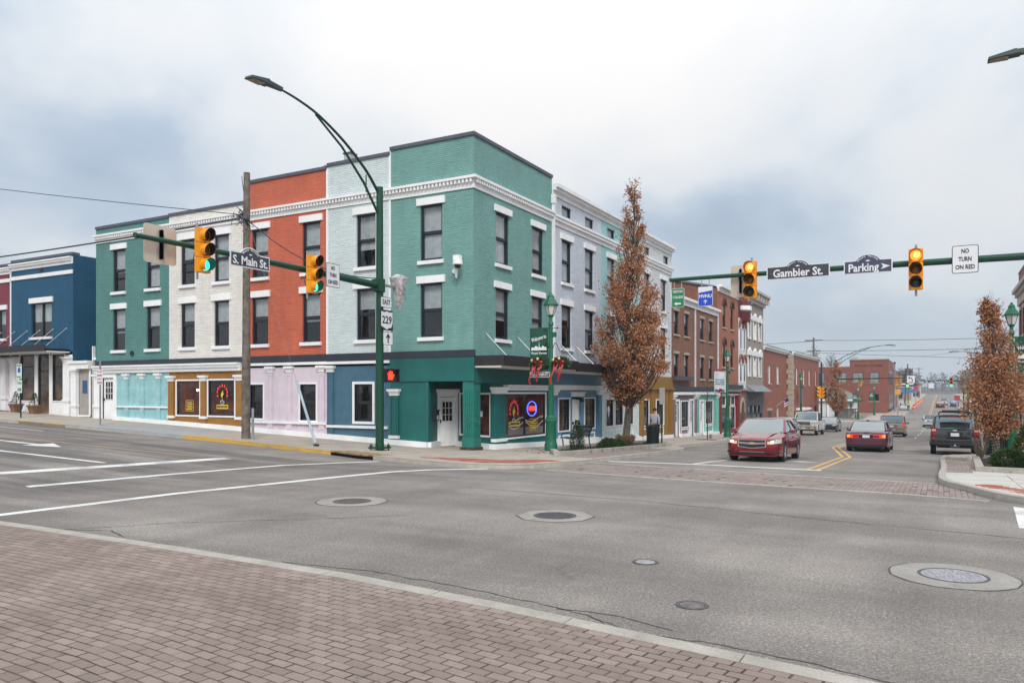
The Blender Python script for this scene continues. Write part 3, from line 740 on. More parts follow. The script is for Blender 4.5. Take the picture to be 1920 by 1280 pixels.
def door(F, x, z, w, h, mat, lights=True, trim=None, hood=False, frame=True):
    m = MB(); m.box(0, .06, 0, w, .11, h)
    for a, b, c, e in ((.10, .12, w/2-.05, .62), (w/2+.05, .12, w-.10, .62)): m.box(a, .045, b, c, .06, e)
    if not lights:
        for a, b, c, e in ((.10, .75, w/2-.05, h-.15), (w/2+.05, .75, w-.10, h-.15)): m.box(a, .045, b, c, .06, e)
    o = F.at('door', m.mesh('door', mat), x, 0, z)
    if frame:
        m = MB(); m.box(-.13, -.05, 0, 0, .1, h+.02); m.box(w, -.05, 0, w+.13, .1, h+.02); m.box(-.13, -.05, h+.02, w+.13, .1, h+.16)
        if hood: m.box(-.19, -.12, h+.16, w+.19, .1, h+.24); m.box(-.24, -.17, h+.24, w+.24, .1, h+.32)
        put('frame', m.mesh('frame', trim or WHT), o)
    if lights:
        a, b, c, e = .16, .98, w-.16, h-.17
        put('pane', MB().box(a, .052, b, c, .058, e).mesh('pane', paint('dark_glass', (.02, .022, .025), .06, 0, .1, fine=0)), o)
        m = MB()
        for i in range(4): xx = a+(c-a)*i/3; m.box(xx-.012, .040, b, xx+.012, .054, e)
        for i in range(4): zz = b+(e-b)*i/3; m.box(a, .038, zz-.012, c, .052, zz+.012)
        put('glazing_bars', m.mesh('glazing_bars', mat), o)
    put('handle', MB().box(.05, -.02, .93, .09, .06, 1.05).mesh('handle', BLACK), o)
    return o
def posts_row(name, th, F, x0, x1, z0, z1, mat, pitch=.11, y=-.012):
    m = MB(); n = int((x1-x0)/pitch)
    for i in range(n+1): a = x0+(x1-x0)*i/n; m.box(a-.012, y-.012, z0, a+.012, .0, z1)
    return tag(F.add(name, m, mat), kind='stuff')
Z3, H3, Z2, H2 = 6.92, 2.09, 4.03, 2.03
GRP = 'painted brick buildings of the corner row'
def row_front(F, w, zt, wall, wins, floors=((Z3, H3), (Z2, H2)), ww=.97, corn=(9.42, 9.83), side='', dep=12, zb=3.3, style='sash', extra=()):
    hs = [hole(x-ww/2, z, ww, h) for x in wins for z, h in floors]+list(extra)
    shell(F, w, dep, zb, zt, wall, hs, side=side)
    for i, x in enumerate(wins):
        for j, (z, h) in enumerate(floors): window(F, x-ww/2, z, ww, h, style, blind=(.98, .52)[j] if (i+j) % 3 else .55)
    interior(F, .05, w-.05, zb+.2, 9.2)
    coping(F, 0, w, zt)
    if corn: cornice(F, 0, w, *corn)
# ---- 1 far teal building
x0 = -37.31; w = 5.61
t = thing('row_building', 'teal painted brick building with white door, end of the corner row', 'building', (x0, 23.9, 0), 0, GRP); F = Facade(t)
row_front(F, w, 10.15, brickpaint('teal_brick', '#5a8d88'), [1.85, 4.45], side='l')
AQ = paint('aqua_panel', '#96c3c6', .6, 0, .12)
m = MB(); panel(m, 0, -1.2, w, 2.98, [hole(.55, F.gz(1)-.02, .92, 2.05)]); F.add('ground_floor_wall', m, [AQ])
F.add('door_panel', MB().box(.0, -.02, -.5, .5, .01, 2.9).box(1.5, -.02, -.5, 1.66, .01, 2.9).box(.5, -.02, 2.75, 1.5, .01, 2.9), WHT)
door(F, .55, F.gz(1), .92, 2.05, WHT)
for a in (2.35, 3.55, 4.75): pilaster(F, a, a+.28, .2, 2.75, AQ, .07, WHT, False)
pilaster(F, -.05, .38, .2, 2.75, WHT, .1, WHT, False, .9+F.gz(0)-.3)
F.add('rail', MB().box(1.7, -.09, 1.2, w, .0, 1.28), WHT)
cornice(F, 0, w, 2.90, 3.26, pitch=.13, pr=.12); F.add('band', MB().box(0, -.06, 3.265, w, .02, 3.5), BANDK); F.plinth(1.5, w)
m = MB(); m.lathe([(.10, 0), (.12, .05), (.08, .10)], 10, (2.95, -.12, 3.85), ax='y'); F.add('wall_vent', m, BLACK)
# ---- 2 cream building with the tan shop front
x0 = -31.7; w = 5.04
t = thing('row_building', 'cream painted brick building above a tan shop front', 'building', (x0, 23.9, 0), 0, GRP); F = Facade(t)
row_front(F, w, 10.2, brickpaint('cream_brick', '#f1ece4', var=.06), [1.3, 3.56])
TAN = paint('tan_stucco', '#98692b', .65, 0, .12); RROOM = paint('red_room', (.22, .075, .05), .8, 0, .4, 2)
hs = [(.56, .9, 2.14, 2.47), (2.71, .9, 4.41, 2.48)]
m = MB(); panel(m, 0, -1.2, w, 2.98, hs, dep=.1); F.add('ground_floor_wall', m, TAN)
sw1 = shopwin(F, .56, .9, 1.58, 1.57, im=RROOM); sw2 = shopwin(F, 2.71, .9, 1.70, 1.58, im=RROOM)
for a in (.02, 2.25, w-.48): pilaster(F, a, a+.36, .1, 2.62, TAN, .08, WHT, False, .80)
cornice(F, 0, w-.2, 2.90, 3.26, pitch=.13, pr=.12); F.add('band', MB().box(0, -.06, 3.265, w, .02, 3.5), BANDK); F.plinth(0, w, .2)
YEL_S = paint('yellow_vinyl', (.72, .52, .05), .6); RED_S = emit('red_window_sign', (.75, .05, .05), .35, .8)
def menu(parent, x, z, w, h, hollow=True):
    m = MB()
    if hollow:
        for a, b, c, d in ((0, 0, w, .02), (0, h-.02, w, h), (0, 0, .02, h), (w-.02, 0, w, h)): m.box(x+a, .045, z+b, x+c, .05, z+d)
        for i in range(5): m.box(x+.06+.05*(i % 2), .045, z+h*(.14+.155*i), x+w-.06-.06*((i+1) % 2), .05, z+h*(.14+.155*i)+h*.075)
    else: m.box(x, .045, z, x+w, .05, z+h)
    return put('window_lettering', m.mesh('window_lettering', YEL_S), parent)
menu(sw1, .55, .18, .55, .5)
def chili(parent, x, z, s):
    # ring of red strokes round a small yellow figure
    m = MB()
    for i in range(9):
        a = R(200-220*i/8); r = .26*s
        m.cbox((x+r*cos(a), .047, z+r*sin(a)*1.05), (.05 if i % 2 else .062)*s, .008, (.10 if i % 3 else .075)*s, 0)
    put('window_lettering', m.mesh('window_lettering', RED_S), parent)
    m = MB(); m.prism([(x-.08*s, z-.03*s), (x-.01*s, z-.15*s), (x+.03*s, z-.03*s), (x+.09*s, z+.03*s), (x+.03*s, z+.05*s), (x+.04*s, z+.15*s), (x-.04*s, z+.06*s)], .044, .05); put('window_logo', m.mesh('window_logo', YEL_S), parent)
    m = MB()
    for dx, dz in ((-.08, -.30), (.0, -.26), (.08, -.32), (.03, -.40), (-.05, -.42)): m.cbox((x+dx*s, .047, z+dz*s), .05*s, .006, .09*s)
    put('window_logo', m.mesh('window_logo', paint('grey_vinyl', (.45, .45, .47), .6)), parent)
chili(sw2, .85, .95, 1.25)
lab = menu(sw2, .48, .30, .75, .19, False); lettering('MEXICAN FOOD', .12, BLACK, sw2, (.855, .038, .395), .002, .66)
LAMPW = emit('warm_bulb', (1., .72, .38), 34)
put('lamp_bulb', MB().lathe([(.03, -.05), (.06, 0), (.03, .05)], 8, (.75, .55, 1.15)).mesh('lamp_bulb', LAMPW), sw1)
# ---- 3 orange building over lilac ground floor
x0 = -26.66; w = 4.79
t = thing('row_building', 'orange painted brick building above a lilac ground floor', 'building', (x0, 23.9, 0), 0, GRP); F = Facade(t)
row_front(F, w, 11.05, brickpaint('orange_brick', '#d06b4e', var=.12), [.93, 3.9], side='l', ww=.99)
LIL = paint('lilac_stucco', '#d6c9d3', .65, 0, .06)
hs = [(.36, .82, 1.14, 2.28), (3.29, .78, 4.18, 2.28)]
m = MB(); panel(m, 0, -1.2, w, 3.0, hs, dep=.1); F.add('ground_floor_wall', m, LIL)
for a in hs:
    o = window(F, a[0], a[1], a[2]-a[0], a[3]-a[1], lintel=0, sill=0, blind=0); b = a[2]-a[0]; h = a[3]-a[1]
    m = MB()
    for p, q, r, s_ in ((-.07, -.07, 0, h+.07), (b, -.07, b+.07, h+.07), (0, -.07, b, 0), (0, h, b, h+.07)): m.box(p, -.035, q, r, .07, s_)
    put('casing', m.mesh('casing', WHT), o)
interior(F, .05, w-.05, -.3, 2.9)
for a in (1.45, 2.55, 4.36): pilaster(F, a, a+.30, .1, 2.95, LIL, .07, WHT, True)
F.add('rail', MB().box(0, -.10, .62, w, .0, .72), WHT); posts_row('wainscot_battens', t, F, .05, w-.05, -.2, .62, LIL)
F.add('top_rail', MB().box(0, -.10, 3.09, w, .0, 3.2), WHT); F.add('band', MB().box(0, -.06, 3.21, w, .02, 3.5), BANDK); F.plinth(0, w, .2)
# ---- 4 pale blue building over navy
x0 = -21.87; w = 3.22
t = thing('row_building', 'pale blue painted brick building above a navy ground floor', 'building', (x0, 23.9, 0), 0, GRP); F = Facade(t)
row_front(F, w, 11.15, brickpaint('paleblue_brick', '#d8e4e4', var=.06), [2.0])
NVB = paint('navy_stucco', '#446a7e', .6, 0, .12)
hs = [(1.43, .79, 2.35, 2.27)]
m = MB(); panel(m, 0, -1.2, w, 3.0, hs, dep=.1); F.add('ground_floor_wall', m, NVB)
o = window(F, *hs[0][:2], .92, 1.48, lintel=0, sill=0, blind=0); m = MB(); b, h = .92, 1.48
for p, q, r, s_ in ((-.10, -.10, 0, h+.10), (b, -.10, b+.10, h+.10), (0, -.10, b, 0), (0, h, b, h+.10)): m.box(p, -.035, q, r, .07, s_)
put('casing', m.mesh('casing', WHT), o); interior(F, .05, w-.05, -.3, 2.9)
pilaster(F, .03, .35, .1, 2.93, NVB, .07, WHT, True)
F.add('rail', MB().box(0, -.10, .52, w-.1, .0, .62), WHT); F.add('top_rail', MB().box(0, -.10, 3.08, w, .0, 3.19), WHT); F.add('band', MB().box(0, -.06, 3.2, w, .02, 3.5), BANDK); F.plinth(0, w, .2)
m = MB(); m.lathe([(.09, 0), (.09, .06), (.06, .13)], 12, (2.83, -.13, 1.42), ax='y'); F.add('electric_meter', m, paint('grey_metal', (.5, .5, .5), .4, .5))
F.add('corner_strip', MB().box(-.05, -.03, 3.5, .04, .0, 9.42).box(-.05, -.03, 9.84, .04, .0, 11.1), WHT)
# ---- 5 green corner building
x0 = -18.65; w = 3.8
t = thing('corner_building', 'green painted brick corner building with dark green shop and cut-away entrance', 'building', (x0, 23.9, 0), 0, GRP); F = Facade(t)
GRB = brickpaint('green_brick', '#79a8a1', var=.10); DKG = paint('dark_green_paint', '#14625e', .55, 0, .12, 1.5)
zt = 11.32; ww = 1.0
hs = [hole(1.42, Z3, ww, H3), hole(1.42, Z2, ww, H2)]
shell(F, w, 6.5, 3.3, zt, GRB, hs, side='l', roof=False, back=False)
window(F, 1.42, Z3, ww, H3, blind=.98); window(F, 1.42, Z2, ww, H2, blind=.52)
interior(F, .05, w-.05, 3.6, 9.2); coping(F, 0, w+.06, zt); cornice(F, 0, w+.053, 9.40, 9.83)
F.add('corner_strip', MB().box(-.06, -.03, 3.5, .03, .0, 9.40).box(-.06, -.03, 9.84, .03, .0, zt), WHT)
FM = Facade(t, w, 0, pi/2); wm = 6.5
hm = [hole(1.62, Z3-.02, 1.05, 1.98), hole(4.63, Z3-.02, 1.05, 1.98), hole(1.60, Z2-.02, 1.05, 1.95), hole(4.6, Z2-.02, 1.05, 1.95)]
m = MB(); panel(m, 0, 3.3, wm, zt, hm); m.face([(wm, 0, 3.3), (wm, 6, 3.3), (wm, 6, zt), (wm, 0, zt)]); FM.add('wall', m, GRB)
for i, h in enumerate(hm): window(FM, h[0], h[1], h[2]-h[0], h[3]-h[1], blind=(.9, .98, .5, .98)[i], lintel=.25)
interior(FM, .05, wm-.05, 3.6, 9.2, 1.2); coping(FM, .363, wm, zt, dep=.4); cornice(FM, -.047, wm, 9.397, 9.827); F.add('cornice_corner', MB().box(w-.002, -.203, 9.733, w+.203, .001, 9.833), WHT)
F.add('roof', MB().face([(0, .3, zt-.4), (w-.3, .3, zt-.4), (w-.3, 6.4, zt-.4), (0, 6.4, zt-.4)]), ROOFM)
# fascia over the shop on both streets
F.add('fascia', MB().box(0, -.05, 2.36, w+.05, .25, 3.25), DKG); FM.add('fascia', MB().box(-.02, -.047, 2.30, wm, .2, 2.98), DKG)
F.add('band', MB().box(0, -.07, 3.25, w+.07, .02, 3.5), BANDK)
F.add('entrance_ceiling', MB().face([(0, 0, 2.37), (0, 3, 2.37), (w, 3, 2.37), (w, 0, 2.37)]), DKG)
ra = 1.79
F.add('ground_floor_wall', MB().box(0, 0, -1.2, ra, .12, 2.37), DKG)
pilaster(F, .03, .42, -.1, 1.98, DKG, .08, WHT, True, .22)
F.plinth(.0, ra, .2)
def seg(ax, ay, bx, by): return Facade(t, ax-x0, ay-23.9, math.atan2(by-ay, bx-ax)), sqrt((bx-ax)**2+(by-ay)**2)
A_, B_, C_, D_ = (-16.86, 23.9), (-17.28, 25.15), (-16.90, 25.98), (-14.85, 25.2)
f1, l1 = seg(*A_, *B_); f1.add('entrance_wall', MB().box(0, 0, -1.2, l1, .1, 2.37), DKG); f1.plinth(0, l1, .2)
f1.add('mail_box', MB().box(.55, -.16, .85, .95, -.01, 1.25).box(.52, -.18, 1.22, .98, -.01, 1.28), BLACK); f1.add('mail_box_notice', MB().box(.66, -.166, .90, .84, -.16, 1.05), paint('paper', (.7, .7, .68), .8))
f2, l2 = seg(*B_, *C_); f2.add('entrance_wall', MB().box(0, .12, -1.2, l2, .2, 2.37), DKG)
door(f2, .06, f2.gz(.4), l2-.12, 1.93, WHT, hood=True)
f3, l3 = seg(*C_, *D_)
m = MB(); panel(m, 0, -1.2, l3, 2.37, [(.22, .30, l3-.1, 1.86)], dep=.1); f3.add('entrance_wall', m, DKG); f3.plinth(0, l3, .2)
s3 = shopwin(f3, .22, .30, l3-.32, 1.56, mull=1, im=ROOM); put('notice', MB().box(.95, .04, .70, 1.35, .05, .92).mesh('notice', MATS['paper']), s3)
# corner column with rings, standing on a timber block
cg = F.gz(w-.2, .2)
col = thing('corner_column', 'fluted green column with carved rings on a timber block at the shop corner', 'column', (-15.08, 24.13, cg))
MB().cbox((0, 0, -.05), .62, .62, .16).build('timber_block', paint('rotten_timber', (.08, .045, .03), .9, 0, .5, 12), col)
m = MB(); m.cbox((0, 0, .11), .52, .52, .30); m.cbox((0, 0, .41), .47, .47, 2.36-cg-.41+.02); m.build('shaft', DKG2 if 'DKG2' in globals() else paint('column_green', '#237469', .5, 0, .08), col)
m = MB()
for fx_, fy_, rz in ((0, -1, 0), (1, 0, pi/2)):
    for dx in (-.14, -.045, .045, .14):
        cx_, cy_ = (dx, -.245) if fx_ == 0 else (.245, dx)
        m.cbox((cx_, cy_, 1.25), .035 if fx_ == 0 else .03, .03 if fx_ == 0 else .035, .95); m.cbox((cx_, cy_, .5), .035 if fx_ == 0 else .03, .03 if fx_ == 0 else .035, .35)
m.build('fluting', MATS['column_green'], col)
m = MB(); m.lathe([(.15, 0), (.15, .035), (.11, .035), (.11, .012), (.06, .012), (.06, .04), (.001, .04)], 20, (0, -.236, 1.05), ax='y', caps=False)
m.lathe([(.15, 0), (.15, .035), (.11, .035), (.11, .012), (.06, .012), (.06, .04), (.001, .04)], 20, (.236, 0, 1.05), ax='x', caps=False)
for i in range(0, len(m.v)//2): x, y, z = m.v[i]; m.v[i] = (x, -.472-y, z)
m.build('carved_ring', MATS['column_green'], col, smooth=40)
# main street shop front of the corner building
mg = lambda y: G(-14.85, y)+.13
m = MB(); panel(m, 1.2, -1.4, wm, 2.31, [(2.29, .16, 5.83, 1.88)], dep=.1); FM.add('ground_floor_wall', m, DKG)
sM = shopwin(FM, 2.29, .16, 3.54, 1.72, mull=1, im=RROOM, depth=1.2)
chili(sM, .85, 1.0, 1.3); menu(sM, .5, .42, .85, .2, False); lettering('MEXICAN FOOD', .12, BLACK, sM, (.925, .038, .52), .002, .74)
NEONB, NEONR = emit('blue_neon', (.06, .12, 1.), 2, .5), emit('red_neon', (1., .04, .03), 1.8, .5)
m = MB(); P = [(2.5+.42*cos(2*pi*i/28), .10, 1.10+.30*sin(2*pi*i/28)) for i in range(29)]; m.path(P, .022, 6); put('neon_ring', m.mesh('neon_ring', NEONB), sM)
lettering('OPEN', .26, NEONR, sM, (2.5, .09, 1.10), .012, .62, 'neon_lettering')
m = MB()
for z0, amp in ((.42, .14), (.62, .10)):
    for xa, xb in ((.08, 1.68), (1.84, 3.46)):
        n = 14
        for i in range(n):
            a, b = xa+(xb-xa)*i/n, xa+(xb-xa)*(i+1)/n; f_ = lambda x: z0+amp*sin((x-xa)*3.2+z0*5)
            m.face([(a, .064, f_(a)), (b, .064, f_(b)), (b, .064, f_(b)+.07), (a, .064, f_(a)+.07)])
for xa, xb in ((.08, 1.68), (1.84, 3.46)): m.face([(xa, .066, .06), (xb, .066, .06), (xb, .066, .36), (xa, .066, .36)], 1)
put('window_decal', m.mesh('window_decal', [paint('decal_silver', (.50, .48, .46), .4), paint('decal_taupe', (.22, .19, .17), .5)]), sM)
menu(sM, 2.15, .18, .75, .5)
put('lamp_bulb', MB().lathe([(.03, -.05), (.06, 0), (.03, .05)], 8, (.85, .5, 1.60)).mesh('lamp_bulb', LAMPW), sM)
pilaster(FM, 1.28, 2.12, -.6, 2.05, DKG, .18, WHT, True, .12); cornice(FM, 2.2, wm-.1, 2.02, 2.24, pitch=.11, pr=.08); posts_row('wainscot_battens', t, FM, 2.25, wm-.1, -.5, .08, DKG)
FM.plinth(1.2, wm, .2, .20)
# CCTV camera on a swan-neck
m = MB(); pts = [(2.98, -.02, 6.42)]+[(2.98+.06+.33*(i/8), -.05-.35*i/8, 6.42-.28*sin(pi*.5*min(1, i/4))+(.42 if i > 4 else 0)*((i-4)/4)) for i in range(1, 9)]
m.path(pts, .03, 8); m.lathe([(.09, 0), (.09, .05)], 12, (2.98, -.05, 6.42), ax='y'); F.add('camera_bracket', m, WHT, 40)
p = pts[-1]; m = MB(); m.lathe([(.07, .22), (.17, .20), (.19, .02), (.16, 0)], 14, (p[0], p[1], p[2])); m.box(p[0]-.16, p[1]-.08, p[2]+.2, p[0]+.1, p[1]+.12, p[2]+.36); F.add('dome_camera', m, WHT, 40)
F.add('camera_lens', MB().lathe([(.13, 0), (.11, -.07), (.03, -.12)], 12, (p[0], p[1], p[2])), BLACK, 40)
# metal awning along Main Street: runs on over the next shops
def awning(F, x0, x1, z, d=1.25, rods=(), mat=None, under=None, h=.30):
    m = MB(); m.box(x0, -d, z, x1, -.02, z+.06); m.box(x0, -d-.03, z-.06, x1, -d, z+h); m.box(x0-.03, -d-.03, z-.06, x0, 0, z+h)
    n = int((x1-x0)/.4)
    o = F.add('awning', m, mat or paint('bronze_metal', (.035, .033, .036), .45, .3)); m = MB()
    for k in range(4): m.box(x0, -d-.038, z-.04+k*.085, x1, -d-.03, z-.02+k*.085)
    put('flutes', m.mesh('flutes', mat or MATS['bronze_metal']), o)
    m = MB(); m.box(x0, -d+.1, z-.13, x1, -.02, z-.065); put('soffit', m.mesh('soffit', under or CREAM_T), o)
    for x in rods:
        m = MB(); m.tube((x, -.02, z+1.15), (x, -d+.25, z+.2), .016, n=6); m.lathe([(.05, 0), (.05, .03)], 8, (x, -.02, z+1.15), ax='y'); put('rod', m.mesh('rod', MATS['grey_metal']), o)
    return o
awning(FM, .02, wm-.01, 2.98, rods=(.9, 3.4, 5.4))
# ---- Main Street: lavender, aqua, white (one attic cornice)
def attic(F, w, wins):
    cornice(F, 0, w, 9.33, 9.75, pitch=.16); m = MB(); m.box(-.0, -.30, 10.92, w, .1, 11.08); m.box(0, -.20, 10.80, w, .1, 10.92); m.box(0, -.06, 10.60, w, .02, 10.80); F.add('eaves', m, WHT)
def main_front(y0, w, col, wins, label, attw, side='', ww=1.06, gf=None):
    t = thing('row_building', label, 'building', (-14.85, y0, 0), pi/2, GRP); F = Facade(t); zt = 10.95
    fl = ((6.92, 1.92), (3.96, 1.92)); hs = [hole(x-ww/2, z, ww, h) for x in wins for z, h in fl]+[hole(x-ww/2, 9.90, ww, .48) for x in attw]
    shell(F, w, 12, 2.9, zt, col, hs, side=side)
    for x in wins:
        for z, h in fl: window(F, x-ww/2, z, ww, h, blind=.98 if z > 5 else .45, lintel=.26)
    for x in attw: window(F, x-ww/2, 9.90, ww, .48, 'plain', lintel=0, sill=0, blind=.9)
    interior(F, .05, w-.05, 3.2, 9.3); interior(F, .05, w-.05, 9.5, 10.5); attic(F, w, wins)
    return t, F
t, F = main_front(30.4, 5.62, brickpaint('lavender_brick', '#d3dbe6', var=.07), [1.53, 4.14], 'lavender blue painted brick building above a steel blue shop front', [1.53, 4.14])
SBL = paint('steel_blue_paint', '#5d89a6', .6, 0, .06)
hs = [(.66, .22, 1.80, 1.64), (3.55, .22, 4.78, 1.64), (2.14, -.75, 3.12, 1.73)]
m = MB(); panel(m, 0, -1.6, 5.62, 2.9, hs, dep=.25); F.add('ground_floor_wall', m, SBL)
for h in hs[:2]:
    o = shopwin(F, h[0], h[1], h[2]-h[0], h[3]-h[1], tw=.06, im=paint('amber_room', (.42, .30, .17), .8, 0, .4, 2)); m = MB(); a, b = h[2]-h[0], h[3]-h[1]
    for i in (1, 2): m.box(a*i/3-.012, .045, .05, a*i/3+.012, .07, b-.05)
    for i in (1, 2, 3): m.box(.05, .045, b*i/4-.012, a-.05, .07, b*i/4+.012)
    put('glazing_bars', m.mesh('glazing_bars', NAVY), o)
    F.add('panel_moulding', MB().box(h[0], -.03, -.45, h[2], 0, -.38).box(h[0], -.03, -.05, h[2], 0, .02).box(h[0], -.03, -.38, h[0]+.07, 0, -.05).box(h[2]-.07, -.03, -.38, h[2], 0, -.05), WHT)
door(F, 2.20, F.gz(2.6), .86, 2.1, WHT, frame=False, lights=False); F.add('door_hood', MB().box(2.0, -.14, 1.74, 3.26, .02, 1.90).box(1.95, -.19, 1.90, 3.31, .02, 1.96), WHT)
F.add('wall_lamp', MB().box(2.55, -.3, 1.60, 2.68, -.02, 1.68).box(2.52, -.36, 1.50, 2.72, -.2, 1.62), BLACK)
m = MB(); m.box(0, -.12, 2.05, 5.62, .0, 2.15); m.box(0, -.17, 2.15, 5.62, 0, 2.27); F.add('shop_cornice', m, WHT)
pilaster(F, 5.05, 5.5, -.6, 1.98, SBL, .1, WHT); pilaster(F, .06, .42, -.6, 1.98, SBL, .06, WHT); F.plinth(0, 2.1, .3); F.plinth(3.15, 5.62, .3)
awning(F, .02, 5.6, 2.92, rods=(.9, 2.6, 4.4)); F.add('downpipe', MB().box(-.07, -.13, 3.4, .07, -.02, 10.6).box(-.12, -.16, 10.2, .12, -.02, 10.6), WHT)
t, F = main_front(36.02, 5.6, brickpaint('aqua_brick', '#a8dada', var=.07), [1.35, 4.2], 'aqua painted brick building behind the big brown-leaved tree', [1.35, 4.2])
MINT = paint('mint_paint', '#cfdedb', .6, 0, .05)
hs = [(.63, .22, 1.59, 1.57), (1.89, .22, 2.98, 1.56), (3.3, .2, 4.6, 1.57)]
m = MB(); panel(m, 0, -1.6, 5.6, 2.9, hs, dep=.1); F.add('ground_floor_wall', m, MINT)
so = [shopwin(F, h[0], h[1], h[2]-h[0], h[3]-h[1], tw=.06) for h in hs]
m = MB(); m.lathe([(.16, 0), (.16, .01)], 14, (.48, .04, .85), ax='y'); m.prism([(.38, .72), (.58, .72), (.48, .42)], .04, .05); put('window_logo', m.mesh('window_logo', WHT), so[0])
put('neon_sign', MB().box(.5, .1, .75, .85, .14, 1.2).mesh('neon_sign', emit('violet_neon', (.35, .1, .9), 2)), so[2])
for h in hs: F.add('panel_moulding', MB().box(h[0], -.03, -.55, h[2], 0, -.5).box(h[0], -.03, -.05, h[2], 0, .0).box(h[0], -.03, -.5, h[0]+.05, 0, -.05).box(h[2]-.05, -.03, -.5, h[2], 0, -.05), WHT)
F.plinth(0, 5.6, .25); m = MB(); m.box(0, -.12, 2.0, 5.6, .0, 2.2); F.add('shop_cornice', m, WHT); awning(F, .02, 2.2, 2.88, rods=(.8,))
t, F = main_front(41.62, 6.03, brickpaint('white_brick', '#dfe3e4', var=.05), [1.3, 4.4], 'white painted brick building above a gold shop front, beside the brown brick block', [1.3, 4.9], side='r')
GOLD = paint('gold_paint', '#8c6728', .6, 0, .07)
hs = [(.52, .02, 1.62, 1.49), (3.0, -.02, 4.42, 1.47)]
m = MB(); panel(m, 0, -1.8, 6.03, 2.9, hs, dep=.1); F.add('ground_floor_wall', m, GOLD)
for h in hs:
    shopwin(F, h[0], h[1], h[2]-h[0], h[3]-h[1], tw=.06); F.add('panel_moulding', MB().box(h[0], -.03, -.62, h[2], 0, -.56).box(h[0], -.03, -.2, h[2], 0, -.14).box(h[0], -.03, -.56, h[0]+.06, 0, -.2).box(h[2]-.06, -.03, -.56, h[2], 0, -.2), WHT)
for a in (.05, 1.98, 4.55, 5.55): pilaster(F, a, a+.4, -.85, 2.1, GOLD, .14, GOLD, False)
F.add('shop_cornice', MB().box(0, -.16, 2.11, 6.03, 0, 2.3).box(0, -.05, 2.3, 6.03, 0, 2.8), GOLD); F.plinth(0, 6.03, .2, .16)
# ---- brown brick double building
BRN = brickpaint('brown_brick', '#955a40', '#8d7462', .16, '#7a4733', msz=.011); ORB = brickpaint('orange_bare_brick', '#b86a4e', '#a98068', .12, '#a95c42', msz=.01)
MAUVE = paint('mauve_paint', '#7d6c76', .6, 0, .06); TEALP = paint('seafoam_paint', '#74b3a6', .6, 0, .06)
OLDG = 'old brick buildings down the street'
t = thing('brick_building', 'brown brick two-storey building with white cornice and mauve and seafoam shops', 'building', (-14.85, 47.7, 0), pi/2, OLDG); F = Facade(t); w = 11.6
fl = ((5.69, 1.50), (2.90, 1.53)); cx_ = [.95, 3.25, 7.15, 9.55]; ww = 1.02
shell(F, w, 14, 2.3, 7.75, BRN, [hole(x-ww/2, z, ww, h) for x in cx_ for z, h in fl], side='lr')
for x in cx_:
    for z, h in fl: window(F, x-ww/2, z, ww, h, lintel=.17, sill=.12, lm=STONE, lo=.02, blind=.5)
interior(F, .05, w-.05, 2.6, 7.4)
m = MB(); m.box(0, -.10, 7.72, w, .02, 8.05); m.box(0, -.28, 8.05, w, .02, 8.22); F.add('cornice', m, WHT)
for x in (5.2, 11.5): F.add('downpipe', MB().box(x-.05, -.11, 2.3, x+.05, -.02, 7.8), paint('pipe_white', (.72, .7, .72), .5))
F.add('balcony_box', MB().box(.2, -.3, 2.72, 3.9, -.03, 2.98), paint('slate_blue_metal', (.07, .08, .10), .6))
F.add('band', MB().box(0, -.14, 2.02, w, .02, 2.32), BANDK)
hs = [(2.0, -.35, 3.6, 1.33), (8.0, -.35, 10.1, 1.30), (.55, -1.0, 1.5, 1.33), (4.0, -1.0, 4.9, 1.33), (6.6, -1.0, 7.4, 1.25)]
m = MB(); panel(m, 0, -2.2, 5.3, 2.02, [h for h in hs if h[2] < 5.3], dep=.3); F.add('ground_floor_wall', m, MAUVE)
m = MB(); panel(m, 5.3, -2.2, w, 2.02, [h for h in hs if h[0] > 5.3], dep=.3); F.add('ground_floor_wall', m, TEALP)
for h in hs[:2]: shopwin(F, h[0], h[1], h[2]-h[0], h[3]-h[1]); F.add('panel_moulding', MB().box(h[0]-.05, -.03, -1.0, h[2]+.05, 0, -.92).box(h[0]-.05, -.03, -.55, h[2]+.05, 0, -.47).box(h[0]-.05, -.03, -.92, h[0]+.03, 0, -.55).box(h[2]-.03, -.03, -.92, h[2]+.05, 0, -.55), WHT)
for h in hs[2:]: door(F, h[0], F.gz(h[0]), h[2]-h[0], h[3]-F.gz(h[0]), WHT, lights=True, frame=True)
for a, c in ((.02, MAUVE), (5.0, MAUVE), (5.42, TEALP), (w-.45, TEALP)): pilaster(F, a, a+.34, -1.1, 1.66, c, .14, WHT, False)
F.add('shop_cornice', MB().box(0, -.2, 1.78, w, 0, 1.96), WHT); F.plinth(1.6, 3.9, .2, .16); F.plinth(4.95, 6.5, .2, .16); F.plinth(7.5, w, .2, .16)
